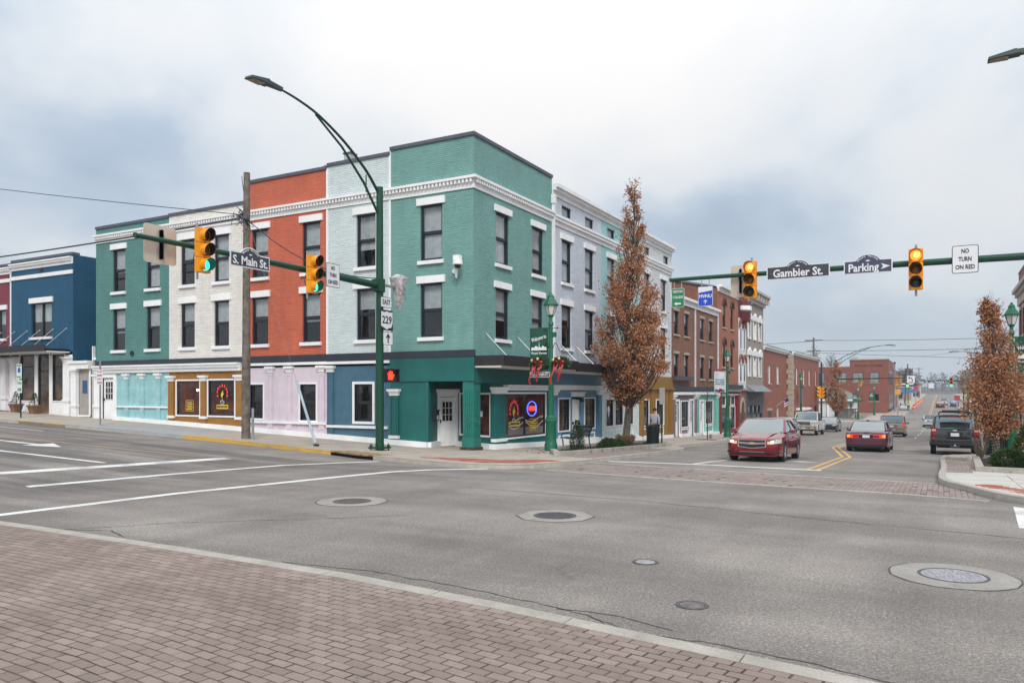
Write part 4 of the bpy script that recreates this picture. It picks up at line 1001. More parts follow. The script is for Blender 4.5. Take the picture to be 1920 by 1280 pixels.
# ---- tall orange brick building with gable behind a sloping parapet
t = thing('brick_building', 'tall orange brick building with hooded windows and red shop front', 'building', (-14.85, 59.3, 0), pi/2, OLDG); F = Facade(t); w = 6.85
fl = ((7.07, 1.95), (3.95, 1.95)); cx_ = [2.05, 4.65]; ww = 1.0
shell(F, w, 16, 2.2, 9.9, ORB, [hole(x-ww/2, z, ww, h) for x in cx_ for z, h in fl], side='r', par=.2)
F.add('side_wall', MB().face([(0, 16, -1.5), (0, 0, -1.5), (0, 0, 9.9), (0, 6, 11.3), (0, 16, 9.9)]), BRN)
HOOD = paint('brown_hood', (.10, .065, .045), .8, 0, .3)
for x in cx_:
    for z, h in fl:
        o = window(F, x-ww/2, z, ww, h, lintel=0, sill=.13, lm=STONE, blind=.45); m = MB()
        P = [(ww/2+(ww/2+.14)*cos(a), h-.25+.62*sin(a)) for a in [pi*i/10 for i in range(11)]]; Q = [(ww/2+(ww/2)*cos(a), h-.25+.45*sin(a)) for a in [pi*i/10 for i in range(10, -1, -1)]]
        for i in range(10): m.prism([P[i], P[i+1], Q[9-i], Q[10-i]], -.10, .02)
        put('hood', m.mesh('hood', HOOD), o)
interior(F, .05, w-.05, 2.6, 9.4)
m = MB(); m.box(0, -.12, 9.88, w, .05, 10.02); m.box(0, -.35, 10.02, w, .05, 10.2); m.box(0, -.08, 9.7, w, .02, 9.88); F.add('cornice', m, WHT)
m = MB(); m.face([(0, .3, 10.15), (w, .3, 10.15), (w, 6, 11.45), (0, 6, 11.45)]).face([(0, 6, 11.45), (w, 6, 11.45), (w, 16, 10.1), (0, 16, 10.1)]).face([(-.15, .25, 10.0), (-.15, 6, 11.3), (0, 6, 11.45), (0, .25, 10.15)]); F.add('roof', m, COPE)
F.add('gable_parapet', MB().hexa([(w-.2, .3, 9.8), (w+.12, .3, 9.8), (w+.12, 6, 9.8), (w-.2, 6, 9.8), (w-.2, .3, 10.35), (w+.12, .3, 10.35), (w+.12, 6, 11.7), (w-.2, 6, 11.7)]), WHT)
REDP = paint('barn_red_paint', '#7d2322', .6, 0, .08)
hs = [(.9, .95, 2.3, 1.6), (2.5, .95, 3.4, 1.6), (4.2, .95, 5.4, 1.6), (.9, -1.2, 2.9, .75), (4.0, -1.0, 5.6, .75)]
m = MB(); panel(m, 0, -2.4, w, 2.0, hs, dep=.2); F.add('ground_floor_wall', m, REDP)
for h in hs: shopwin(F, h[0], h[1], h[2]-h[0], h[3]-h[1], tw=.08)
for a in (.05, 6.1): pilaster(F, a, a+.5, -1.4, 1.9, REDP, .2, None, False)
F.add('shop_cornice', MB().box(0, -.25, 2.0, w, 0, 2.18).box(0, -.2, 1.72, w, 0, 1.8), WHT); F.add('band', MB().box(-.1, -.45, 2.18, w, -.02, 2.55), BANDK)
# ---- narrow white bay with round-headed windows and maroon turret
t = thing('narrow_building', 'narrow white bay with paired round arched windows under a maroon turret', 'building', (-14.85, 66.2, 0), pi/2, OLDG); F = Facade(t); w = 3.05
OFFW = paint('bay_white', (.74, .75, .78), .6, 0, .06)
shell(F, w, 16, 2.3, 8.9, OFFW, [], side='', par=.1)
F.add('upper_wall', MB().box(0, -.02, 8.3, w, 3, 9.75), paint('maroon_paint', '#5f2026', .6))
m = MB(); m.lathe([(.9, 8.9), (1.0, 9.0), (.95, 9.35)], 8, (w*.55, .2, 0)); F.add('turret_collar', m, WHT, 30)
m = MB(); m.lathe([(.8, 9.35), (.75, 9.7), (.5, 10.3), (.05, 11.3)], 8, (w*.55, .2, 0)); m.lathe([(.85, 8.0), (.9, 8.9)], 8, (w*.55, .2, 0)); F.add('turret', m, [MATS['maroon_paint']])
for zb_, ht in ((5.55, 2.4), (2.75, 2.2)):
    for x in (.8, 2.15):
        m = MB(); m.box(x-.42, -.04, zb_, x+.42, .0, zb_+ht-.5); F.add('window', m, WHT); m = MB(); m.box(x-.22, -.05, zb_+.15, x+.22, -.042, zb_+ht-.6); F.add('pane', m, MATS['dark_glass'])
        P = [(x+.62*cos(a), zb_+ht-.5+.75*sin(a)) for a in [pi*i/10 for i in range(11)]]; Q = [(x+.42*cos(a), zb_+ht-.5+.5*sin(a)) for a in [pi*i/10 for i in range(11)]]; m = MB()
        for i in range(10): m.prism([P[i], P[i+1], Q[i+1], Q[i]], -.14, .0)
        F.add('arch', m, paint('terracotta_arch', (.22, .10, .06), .8, 0, .2)); m = MB(); m.prism([(x+.42*cos(a), zb_+ht-.5+.5*sin(a)) for a in [pi*i/10 for i in range(11)]], -.05, 0); F.add('tympanum', m, OFFW)
F.add('ground_floor_wall', MB().box(0, .0, -2.4, w, .2, 2.3), BRN)
m = MB(); m.prism([(.95, -2.3), (2.3, -2.3), (2.3, .2)]+[(1.62+.675*cos(a), .2+1.0*sin(a)) for a in [pi*i/10 for i in range(1, 10)]]+[(.95, .2)], -.02, .0); F.add('arched_door', m, paint('brown_door', (.11, .05, .03), .6))
P = [(1.62+.95*cos(a), .2+1.35*sin(a)) for a in [pi*i/10 for i in range(11)]]; Q = [(1.62+.68*cos(a), .2+1.0*sin(a)) for a in [pi*i/10 for i in range(11)]]; m = MB()
for i in range(10): m.prism([P[i], P[i+1], Q[i+1], Q[i]], -.06, .0)
F.add('door_arch', m, STONE); F.add('stone_course', MB().box(0, -.15, 2.1, w, 0, 2.3), STONE)
# ---- grey Italianate front
t = thing('grey_building', 'grey Italianate building with white carved window hoods and slate shop front', 'building', (-14.85, 69.3, 0), pi/2, OLDG); F = Facade(t); w = 7.5
GREYB = paint('warm_grey_paint', '#9d9289', .7, 0, .08); fl = ((6.85, 1.7), (3.5, 1.85)); cx_ = [1.15, 3.45, 5.75]; ww = .95
shell(F, w, 16, 2.2, 10.0, GREYB, [hole(x-ww/2, z, ww, h) for x in cx_ for z, h in fl], side='lr')
for x in cx_:
    for z, h in fl:
        o = window(F, x-ww/2, z, ww, h, lintel=0, sill=.16, fm=WHT, blind=.4); m = MB(); m.box(-.16, -.06, 0, 0, .06, h); m.box(ww, -.06, 0, ww+.16, .06, h)
        m.prism([(-.30, h-.1), (ww+.30, h-.1), (ww+.34, h+.25), (ww*.78, h+.42), (ww*.5, h+.62), (ww*.22, h+.42), (-.34, h+.25)], -.16, .02); put('hood', m.mesh('hood', WHT), o)
interior(F, .05, w-.05, 2.6, 9.6)
m = MB(); m.box(0, -.2, 10.0, w, .05, 10.5); m.box(-.15, -.7, 10.85, w+.15, .05, 11.05); m.box(-.08, -.5, 10.5, w+.08, .05, 10.85)
for i in range(7): m.box(.2+i*1.15, -.62, 10.25, .45+i*1.15, 0, 10.85)
F.add('cornice', m, paint('stone_grey_paint', (.50, .46, .43), .7)); SLT = paint('slate_paint', '#4b525a', .6, 0, .06)
m = MB(); panel(m, 0, -2.6, w, 2.0, [(.5, -1.5, 6.6, -.05), (.6, .05, 2.2, .75), (2.5, .05, 4.0, .75), (4.3, .05, 5.8, .75)], dep=.3); F.add('ground_floor_wall', m, SLT)
for a in ((.5, -1.5, 6.1, 1.45), (.6, .05, 1.6, .7), (2.5, .05, 1.5, .7), (4.3, .05, 1.5, .7)): shopwin(F, *a, trim=SLT, mull=2 if a[2] > 3 else 0)
F.add('shop_roof', MB().hexa([(-.1, -.8, 2.0), (w+.1, -.8, 2.0), (w+.1, 0, 2.0), (-.1, 0, 2.0), (-.1, -.75, 2.08), (w+.1, -.75, 2.08), (w+.1, 0, 2.6), (-.1, 0, 2.6)]), paint('metal_roof', (.26, .27, .29), .5, .3))
m = MB(); m.path([(1.9, -.02, .95), (2.2, -.03, 1.75), (2.1, -.03, 1.2), (2.5, -.03, 1.1)], .05, 5); m.path([(2.6+.3*i, -.03, 1.15+.28*(i % 2)) for i in range(9)], .045, 5); F.add('gilt_lettering', m, paint('gilt', (.42, .25, .10), .4, .3))
# ---- long brick bank with quoins
BNK = brickpaint('bank_brick', '#a35a43', '#8f6a58', .10, '#95503c', msz=.009)
def bank(y0, w, X, label, cx, gw, side, quoin):
    t = thing('brick_building', label, 'building', (X, y0, 0), pi/2, OLDG); F = Facade(t); ww = 1.35 if not quoin else 1.0
    fl = ((2.85, 1.85),); hs = [hole(x-ww/2, z, ww, h) for x in cx for z, h in fl]+gw
    shell(F, w, 14, -3, 6.1, BNK, hs, side=side)
    for x in cx:
        for z, h in fl: window(F, x-ww/2, z, ww, h, 'grid', WHT, lintel=0, sill=.14, lm=STONE, blind=.9)
    for h in gw: window(F, h[0], h[1], h[2]-h[0], h[3]-h[1], 'grid', WHT if not quoin else NAVY, lintel=.0, sill=.12, lm=STONE, blind=0)
    interior(F, .05, w-.05, 2.2, 5.8); interior(F, .05, w-.05, -2.2, 2.0)
    m = MB(); m.box(0, -.12, 6.08, w, .05, 6.3); m.box(0, -.32, 6.3, w, .05, 6.46); F.add('cornice', m, WHT); F.add('roof_edge', MB().box(0, -.36, 6.46, w, .6, 6.53), paint('copper_green', (.28, .40, .34), .7))
    return t, F
t, F = bank(76.8, 13.0, -14.85, 'brick bank wing with grid windows and a brown side door', [3.05, 7.7], [(6.9, -1.9, 8.3, .35)], 'l', False)
F.add('side_door', MB().box(2.2, -.03, -2.3, 4.1, 0, .1), MATS['brown_door']); F.add('door_lintel', MB().box(1.9, -.06, .1, 4.4, .02, .35), STONE)
t, F = bank(89.8, 21.5, -14.25, 'brick bank block with stone quoins and arched ground floor windows', [3.2, 8.5, 12.9, 18.6], [(9.0, -2.0, 11.4, .2), (12.6, -2.0, 15., .2), (17, -2.0, 19.6, .2)], 'lr', True)
m = MB()
for i in range(15):
    z = -2.4+i*.58; L = .75 if i % 2 else 1.15; m.box(-.04, -.04, z, L, .3, z+.55); m.box(-.05, -.03, z, .02, .68 if i % 2 else .45, z+.55)
F.add('quoins', m, STONE); F.add('door_canopy', MB().box(2.6, -.9, -.1, 8.2, -.02, .15), WHT); F.add('entrance', MB().box(3.6, -.02, -2.3, 6.8, .0, -.15), MATS['brown_door'])
m = MB(); m.prism([(3.4+.55*cos(2*pi*i/16), 1.5+1.2*sin(2*pi*i/16)*.9) for i in range(16)], -.5, -.42); F.add('blade_sign', m, paint('violet_sign', '#6f78b8', .5))
# ---- blue and maroon buildings at the left, gateway between
x0 = -44.93; w = 5.68
t = thing('blue_building', 'deep blue painted brick two-storey building with white shop columns', 'building', (x0, 23.9, 0), 0); F = Facade(t)
BLU = brickpaint('blue_brick', '#115678', var=.12)
shell(F, w, 14, 3.9, 9.08, BLU, [hole(1.9, 4.92, 1.88, 1.82)], side='lr')
window(F, 1.9, 4.92, 1.88, 1.82, 'pair', lintel=.28, blind=.55); interior(F, .05, w-.05, 4.2, 8.5)
coping(F, 0, w, 9.08); cornice(F, 0, w, 8.62, 8.98, pitch=.17); F.add('string_course', MB().box(0, -.06, 8.1, w, .02, 8.3), WHT)
F.add('wall_vent', MB().box(2.7, -.02, 8.36, 3.0, 0, 8.6), BLACK)
F.add('side_wall', MB().face([(w-.001, 0, -1), (w-.001, 14, -1), (w-.001, 14, 4), (w-.001, 0, 4)]), BLU)
hs = [(.85, 1.5, 2.25, 4.0), (2.55, .6, 3.6, 4.0), (3.88, 1.5, 4.95, 3.95)]
m = MB(); panel(m, 0, -.5, w-.05, 4.05, hs, dep=.15); F.add('shop_front', m, WHT)
for h in hs:
    o = shopwin(F, h[0], h[1], h[2]-h[0], h[3]-h[1], tw=.05, im=paint('brown_room', (.36, .24, .15), .8, 0, .5, 1.5)); put('transom', MB().box(.05, .03, (h[3]-h[1])*.72, h[2]-h[0]-.05, .08, (h[3]-h[1])*.72+.06).mesh('transom', NAVY), o)
put('mannequin', MB().lathe([(.16, .1), (.13, .9), (.2, 1.1), (.14, 1.4), (.06, 1.5), (.1, 1.65), (.05, 1.75)], 10, (.6, .5, 0)).mesh('mannequin', BLACK, 40), o)
posts_row('wainscot_battens', t, F, .85, 2.25, .75, 1.4, WHT, .16); posts_row('wainscot_battens', t, F, 3.88, 4.95, .75, 1.4, WHT, .16)
pilaster(F, .05, .55, .5, 3.7, WHT, .14, WHT, True, 1.5); pilaster(F, 5.0, 5.55, .5, 3.7, WHT, .14, WHT, True, 1.5)
awning(F, -.3, w-.25, 4.12, 1.3, rods=(.3, 1.5, 2.7, 3.9, 5.1), h=.25)
def planter_pot(x, y, label):
    t = thing('potted_shrub', label, 'potted plant', (x, y, G(x, y)+.13), 0, 'potted shrubs by the blue shop')
    MB().hexa([(-.17, -.17, 0), (.17, -.17, 0), (.17, .17, 0), (-.17, .17, 0), (-.25, -.25, .42), (.25, -.25, .42), (.25, .25, .42), (-.25, .25, .42)]).cbox((0, 0, .38), .56, .56, .07).build('pot', paint('terracotta_pot', (.22, .115, .06), .8, 0, .25), t)
    return t
pots = [planter_pot(-43.0, 23.1, 'small conical shrub in terracotta pot under the blue shop window'), planter_pot(-41.3, 23.1, 'small conical shrub in terracotta pot beside the blue shop door')]
t = thing('maroon_building', 'maroon painted brick building at the far left edge with white shop columns', 'building', (-52, 23.9, 0), 0); F = Facade(t); w = 7.05
shell(F, w, 14, 3.9, 8.95, brickpaint('maroon_brick', '#873848', var=.12), [hole(5.0, 4.95, 1.5, 1.6)], side='l'); window(F, 5.0, 4.95, 1.5, 1.6, 'pair', blind=.5, lintel=.26); interior(F, .05, w-.05, 4.2, 8.5)
coping(F, 0, w, 8.95); cornice(F, 0, w, 8.5, 8.86, pitch=.17); F.add('string_course', MB().box(0, -.06, 8.05, w, .02, 8.25), WHT); F.add('corner_strip', MB().box(w-.09, -.04, 3.9, w-.0, .0, 8.5), WHT)
m = MB(); panel(m, 0, -.5, w-.05, 4.05, [(1, 1.3, 3.2, 3.9), (4, 1.3, 5.9, 3.9)], dep=.15); F.add('shop_front', m, LIL); shopwin(F, 1, 1.3, 2.2, 2.6, tw=.05); shopwin(F, 4, 1.3, 1.9, 2.6, tw=.05)
pilaster(F, 6.2, 6.7, .5, 3.7, WHT, .14, WHT, True, 1.6); awning(F, .2, w-.35, 4.12, 1.3, rods=(2, 4, 6), h=.25)
t = thing('gateway', 'small white columned gateway in the gap beside the blue building', 'gateway', (-39.2, 23.9, 0)); F = Facade(t); g = F.gz(.5)
pilaster(F, .0, .42, g-.1, g+2.35, WHT, .16, WHT, True, g+.55); F.add('beam', MB().box(-.1, -.18, g+2.45, 1.5, .1, g+2.72).box(-.16, -.25, g+2.72, 1.5, .1, g+2.86), WHT)
F.add('screen', MB().box(.42, .04, g-.1, 1.35, .1, g+2.45), paint('taupe_panel', (.36, .33, .30), .7)); F.add('frame', MB().box(.42, -.02, g, 1.4, .03, g+.09).box(1.32, -.02, g+.09, 1.45, .03, g+2.45), WHT); F.add('notice', MB().box(.72, .02, g+1.2, 1.1, .035, g+1.85), paint('notice_blue', (.03, .09, .22), .5))
F.add('dark_door', MB().box(1.5, .3, g-.1, 1.89, .35, g+3.3), BLACK); F.add('door_transom', MB().box(1.45, .1, g+2.9, 1.89, .25, g+3.0).box(1.4, .1, g-.1, 1.46, .25, g+3.6), WHT)
# rooftop vents
for x, lb in ((-22.4, 'mushroom shaped metal vent on the orange building roof'),):
    t = thing('roof_vent', lb, 'vent', (x, 24.6, 10.6)); MB().lathe([(.07, 0), (.07, .75)], 10).build('pipe', MATS['grey_metal'], t, 40); MB().lathe([(.06, .72), (.25, .80), (.22, .86), (.05, .92)], 14).build('cap', MATS['grey_metal'], t, 40)
t = thing('chimney', 'short square metal flue at the step of the roofline', 'chimney', (-21.2, 24.5, 10.7)); MB().cbox((0, 0, 0), .34, .34, 1.0).build('flue', MATS['grey_metal'], t); MB().cbox((0, 0, 1.0), .42, .42, .06).build('cap', COPE, t)
# ================================================================== street furniture
PGRN = paint('pole_green', '#0d4431', .4, .1, .12); LGRN = paint('lamp_green', '#0b5f43', .42, 0, .10); SIGY = paint('signal_yellow', '#eb9a06', .45, 0, .08)
SWHT = paint('sign_white', (.74, .75, .77), .5, 0, .04); SBLK = paint('sign_black', (.018, .018, .022), .5); SCHAR = paint('sign_charcoal', (.045, .05, .07), .5, 0, .1)
STEEL = paint('galvanised_steel', (.42, .44, .46), .4, .7, .15); ALU = paint('sign_back', (.47, .44, .41), .45, .3, .12)
def dome(name, col, st): return emit(name, col, st, .4)
LIT_G, LIT_R = dome('lit_green', (.05, .95, .62), 1.1), dome('lit_red', (1., .16, .02), 2.2); HOT = emit('lit_core', (1., .75, .08), 3.)
OFF_R, OFF_Y, OFF_G = paint('lens_red', (.10, .008, .006), .2), paint('lens_amber', (.16, .07, .01), .2), paint('lens_green', (.05, .055, .06), .2)
def signal(loc, rz, lit, label, tilt=True, grp='three-lamp signal heads over the junction', visor='tunnel', back=False, s=1.0):
    t = thing('traffic_signal', label, 'traffic light', loc, rz, grp); t.scale = (s, s, s)
    m = MB()
    for k in range(3):
        z = .19-.38*k; m.box(-.175, -.02, z+.005, .175, .16, z+.372)
        for q in (-1, 1): m.box(q*.175-(.006 if q < 0 else 0), .0, z+.03, q*.175+(.006 if q > 0 else 0), .14, z+.345)
    m.box(-.178, .05, -.57, .178, .13, -.565); m.build('housing', SIGY, t)
    for k in range(3):
        z = .38-.38*k; on = 'ryg'[k] == lit
        mt = ({'r': LIT_R, 'g': LIT_G}.get(lit) if on else (OFF_R, OFF_Y, OFF_G)[k])
        m = MB(); m.lathe([(.15, .02), (.145, -.0), (.10, -.03), (.001, -.045)], 20, (0, -.02, z), ax='y', caps=False)
        o = m.build('lens', mt, t, smooth=60)
        if on and lit == 'r': put('lens_core', MB().lathe([(.075, -.035), (.001, -.05)], 14, (.02, -.026, z+.01), ax='y', caps=False).mesh('lens_core', HOT), o)
        n = 16; m = MB(); L = .26
        for i in range(n+1):        # tunnel visor, open below
            pass
        ang = [R(-55+290*i/n) for i in range(n+1)]
        for i in range(n):
            a, b = ang[i], ang[i+1]; la = L*(.55+.45*max(0, sin(a)*.5+.5)); lb = L*(.55+.45*max(0, sin(b)*.5+.5)); r = .165
            for r, q in ((.165, 0), (.160, 1)): m.face([(r*cos(a), -.02, z+r*sin(a)), (r*cos(b), -.02, z+r*sin(b)), (r*cos(b), -.02-lb, z+r*sin(b)), (r*cos(a), -.02-la, z+r*sin(a))], q)
        o = m.build('visor', [SIGY, SBLK], t, smooth=60)
    m = MB(); m.tube((0, .28, -.72), (0, .28, .72), .032, n=8); m.box(-.02, .14, .50, .02, .28, .54); m.box(-.02, .14, -.54, .02, .28, -.50); m.build('bracket', STEEL, t, smooth=40)
    m = MB(); m.path([(.05, .2, -.05), (.12, .28, -.28), (.02, .3, -.42), (-.1, .3, -.2), (-.05, .3, .0)], .012, 5); m.build('cable', SBLK, t)
    return t
def mast(loc, rz, alen, hp, ha, label, lum=True, lumlen=4.95, grp='green signal masts', pole_r=.15):
    t = thing('signal_mast', label, 'signal mast', loc, rz, grp)
    m = MB(); m.lathe([(pole_r, 0), (pole_r*.78, hp), (pole_r*.78, hp+.03), (.02, hp+.05)], 14); m.build('pole', PGRN, t, smooth=40)
    m = MB(); m.cbox((0, 0, .06), .56, .56, .05)
    for a in (-1, 1):
        for b in (-1, 1): m.lathe([(.03, -.06), (.03, .2), (.012, .24)], 8, (a*.21, b*.21, 0)); m.lathe([(.06, .11), (.06, .17)], 6, (a*.21, b*.21, 0))
    m.build('base_plate', PGRN, t)
    m = MB(); n = 10; pts = [(-.1-alen*i/n, 0, ha+.10*sin(pi*.5*i/n)) for i in range(n+1)]; m.path(pts, [.125-.065*i/n for i in range(n+1)], 12); m.lathe([(.07, 0), (.07, .04)], 10, (-.1-alen-.02, 0, ha+.1), ax='x')
    m.build('arm', PGRN, t, smooth=40)
    m = MB(); m.box(-.24, -.16, ha-.2, -.14, .16, ha+.2); m.lathe([(.19, ha-.22), (.19, ha+.22)], 14); m.build('arm_flange', PGRN, t)
    if lum:
        L = lumlen; kx = (L-.3)/5.6; kz = .88
        up = [(-.1, 0, hp-.15), (-.9*kx, 0, hp+.50*kz), (-2.2*kx, 0, hp+1.24*kz), (-3.6*kx, 0, hp+1.78*kz), (-4.7*kx, 0, hp+2.0*kz), (-L+.3, 0, hp+2.08*kz)]
        q = []
        for i in range(len(up)-1):
            p0, p1, p2, p3 = (Vector(up[max(0, min(len(up)-1, i+k))]) for k in (-1, 0, 1, 2))
            for j in range(4): u = j/4; q.append(.5*((2*p1)+(p2-p0)*u+(2*p0-5*p1+4*p2-p3)*u*u+(3*p1-p0-3*p2+p3)*u**3))
        q.append(Vector(up[-1]))
        m = MB(); m.path(q, [.052-.02*i/len(q) for i in range(len(q))], 8)
        lo = [(-.1, 0, hp-.88), (-1.0*kx, 0, hp-.02), (-2.3*kx, 0, hp+1.0*kz), (-3.4*kx, 0, hp+1.58*kz), (-3.75*kx, 0, hp+1.76*kz)]
        m.path(lo, [.045, .042, .038, .034, .03], 8); m.tube((-.72, 0, hp-.3), (-.72, 0, hp+.28), .022, n=6); m.build('luminaire_arm', PGRN, t, smooth=40)
        e = Vector(up[-1]); m = MB()
        m.hexa([(e.x-1.1, -.17, e.z-.10), (e.x-.35, -.17, e.z-.06), (e.x-.35, .17, e.z-.06), (e.x-1.1, .17, e.z-.10), (e.x-1.08, -.14, e.z-.03), (e.x-.45, -.14, e.z+.08), (e.x-.45, .14, e.z+.08), (e.x-1.08, .14, e.z-.03)])
        m.hexa([(e.x-.4, -.10, e.z-.06), (e.x+.15, -.05, e.z-.05), (e.x+.15, .05, e.z-.05), (e.x-.4, .10, e.z-.06), (e.x-.45, -.1, e.z+.07), (e.x+.15, -.05, e.z+.06), (e.x+.15, .05, e.z+.06), (e.x-.45, .1, e.z+.07)])
        h = m.build('luminaire', paint('luminaire_green', (.022, .05, .042), .5), t); put('led_panel', MB().box(e.x-1.05, -.13, e.z-.115, e.x-.62, .13, e.z-.088).mesh('led_panel', paint('led_lens', (.30, .26, .20), .3, 0, .5, 30)), h)
    return t
GC = G(-16.8, 20.94)+.13
mast((-16.8, 20.94, GC), pi/2, 9.1, 8.95-GC, 5.60-GC, 'green signal mast on the storm drain corner, its street light arched to the left')
GR = G(7.3, 24.6)+.13
mast((7.3, 24.6, GR), 0, 14.9, 9.2-GR, 5.52-GR, 'green signal mast arm reaching in from the right edge with street names', lumlen=5.35)
sl1 = signal((-16.45, 13.44, 5.58), pi/2, 'g', 'yellow signal head showing green, beside the square sign back')
sl2 = signal((-16.45, 17.4, 5.50), pi/2, 'g', 'yellow signal head showing green, beside the no turn on red sign over orange wall')
signal((-5.08, 24.25, 5.40), 0, 'r', 'yellow signal head showing red, in front of the square sign back', visor='y'); signal((-.57, 24.25, 5.38), 0, 'r', 'yellow signal head showing red, beside the parking sign', visor='y')
def rrect(w, h, r=.04, n=3):
    P = []
    for cx, cz, a0 in ((w/2-r, h/2-r, 0), (-w/2+r, h/2-r, 90), (-w/2+r, -h/2+r, 180), (w/2-r, -h/2+r, 270)):
        for i in range(n+1): a = R(a0+90*i/n); P.append((cx+r*cos(a), cz+r*sin(a)))
    return P[::-1]
def plate(name, label, loc, rz, w, h, lines, face=None, edge=None, ink=None, size=.16, grp=None, cat='sign', r=.05, border=.018, bracket=True, bold=.004, lead=1.32, widths=None, back=None):
    t = thing(name, label, cat, loc, rz, grp)
    MB().prism(rrect(w, h, r), .0, .006).build('back', back or ALU, t)
    o = MB().prism(rrect(w, h, r), -.004, -.0005).build('border', edge or SBLK, t)
    MB().prism(rrect(w-2*border, h-2*border, max(.01, r-border)), -.008, -.0045).build('face', face or SWHT, t)
    n = len(lines)
    for i, s in enumerate(lines): lettering(s, size, ink or SBLK, t, (0, -.010, ((n-1)/2-i)*size*lead), bold, widths[i] if widths else None)
    if bracket:
        MB().box(-.03, .008, -h*.4, .03, .10, h*.4).build('bracket', STEEL, t)
    return t
plate('no_turn_sign', 'white no turn on red sign on the left signal arm', (-16.6, 18.38, 5.60), pi/2, .62, .74, ['NO', 'TURN', 'ON RED'], size=.165, widths=[.17, .30, .44])
plate('no_turn_sign', 'white no turn on red sign at the right end of the signal arm', (.62, 24.42, 5.58), 0, .63, .76, ['NO', 'TURN', 'ON RED'], size=.165, widths=[.18, .31, .46])
# backs of signs that face the other way
def sign_back(loc, rz, w, h, label):
    t = thing('reversed_sign', label, 'sign', loc, rz, 'sign backs on the signal arms')
    MB().prism(rrect(w, h, .08), .0, .012).build('plate', paint('sign_back_warm', (.66, .55, .44), .35, .25, .1), t)
    m = MB()
    for k in range(2): m.box(-.03+.0*k, -.09, -h*.38, .03, -.002, h*.38)
    m.build('bracket', STEEL, t)
sign_back((-16.98, 12.55, 5.62), pi/2, .92, .95, 'square blank sign back on the tip of the left signal arm'); sign_back((-5.48, 24.78, 5.45), 0, .62, 1.0, 'blank sign back behind the red signal over the brick fronts')
def street_name(loc, rz, w, h, txt, label, tw, arrow=False, col=None):
    t = thing('street_name_sign', label, 'street sign', loc, rz, 'arched street name signs')
    def shape(w, h, e):
        W_, H_ = w/2+e, h/2+e; r = .36+e; P = [(-W_, -H_), (W_, -H_), (W_, H_)]
        zz = H_; cx0 = .40
        P += [(.42+e, zz)]+[(r*cos(a)*1.0, zz-.13+e*.0+ (.30)*sin(a)) for a in [R(27+126*i/10) for i in range(11)]]+[(-.42-e, zz), (-W_, H_)]
        return P
    MB().prism(shape(w, h, 0), -.004, .02).build('border', SWHT, t); MB().prism(shape(w-.05, h-.05, -.005), -.010, -.0045).build('face', col or SCHAR, t)
    lettering(txt, h*.80, SWHT, t, (-.12 if arrow else 0, -.014, -.03), .008, tw)
    # arched town name over a small diamond
    for i, ch in enumerate('Mount Vernon'):
        if ch == ' ': continue
        a = R(148-116*i/11); o = lettering(ch, .085, SWHT, t, (.30*cos(a), -.014, h/2-.135+.235*sin(a)), .001); o.rotation_euler = (0, -(a-pi/2), 0)
    MB().prism([(-.07, h/2-.03), (0, h/2-.055), (.07, h/2-.03), (0, h/2-.005)], -.014, -.0105).build('diamond', SWHT, t)
    if arrow: MB().prism([(w/2-.30, -.10), (w/2-.06, -.02), (w/2-.30, .07), (w/2-.24, -.015)], -.014, -.0105).build('arrow', SWHT, t)
    MB().box(-w*.4, .021, -.04, w*.4, .06, .04).build('bracket', STEEL, t)
    return t
street_name((-16.58, 15.06, 5.55), pi/2, 1.38, .40, 'S. Main St.', 'dark arched street name sign reading S. Main St.', 1.22)
street_name((-3.72, 24.42, 5.57), 0, 1.80, .41, 'Gambier St.', 'dark arched street name sign reading Gambier St.', 1.42); street_name((-1.80, 24.42, 5.57), 0, 1.28, .40, 'Parking', 'dark arched sign reading Parking with an arrow', .80, True, paint('sign_navy', (.06, .065, .12), .5))
SGRN, SBLU = paint('sign_green', (.015, .20, .085), .5), paint('sign_blue', (.012, .065, .50), .5)
def hang_sign(name, label, loc, w, h, cols, lines, size, widths, arrow):
    t = plate(name, label, loc, 0, w, h, lines, face=cols, edge=SWHT, ink=SWHT, size=size, widths=widths, bracket=False, border=.012, bold=.003)
    for q in (-.12, .12): MB().box(q-.012, -.0, h/2-.02, q+.012, .012, h/2+.22).build('hanger', STEEL, t)
    MB().prism(arrow, -.014, -.0085).build('arrow', SWHT, t); return t
o = hang_sign('college_sign', 'green sign reading Kenyon College with a left arrow', (-7.45, 24.6, 5.02), .42, .62, SGRN, [], .1, None, [(-.12, -.19), (-.04, -.13), (-.04, -.165), (.10, -.165), (.10, -.215), (-.04, -.215), (-.04, -.25)])
lettering('KENYON', .115, SWHT, o, (0, -.010, .20), .002, .30); lettering('COLLEGE', .115, SWHT, o, (0, -.010, .02), .002, .34)
o = hang_sign('university_sign', 'blue and white sign reading MVNU with an up arrow', (-6.55, 24.6, 5.02), .47, .62, SBLU, [], .1, None, [(-.012, -.24), (.012, -.24), (.012, -.15), (.055, -.19), (.055, -.155), (0, -.11), (-.055, -.155), (-.055, -.19), (-.012, -.15)])
MB().prism([(-.22, .12), (.22, .18), (.22, .295), (-.22, .295)], -.0095, -.0082).build('white_band', SWHT, o); lettering('MVNU', .15, SWHT, o, (0, -.012, 0), .004, .40)
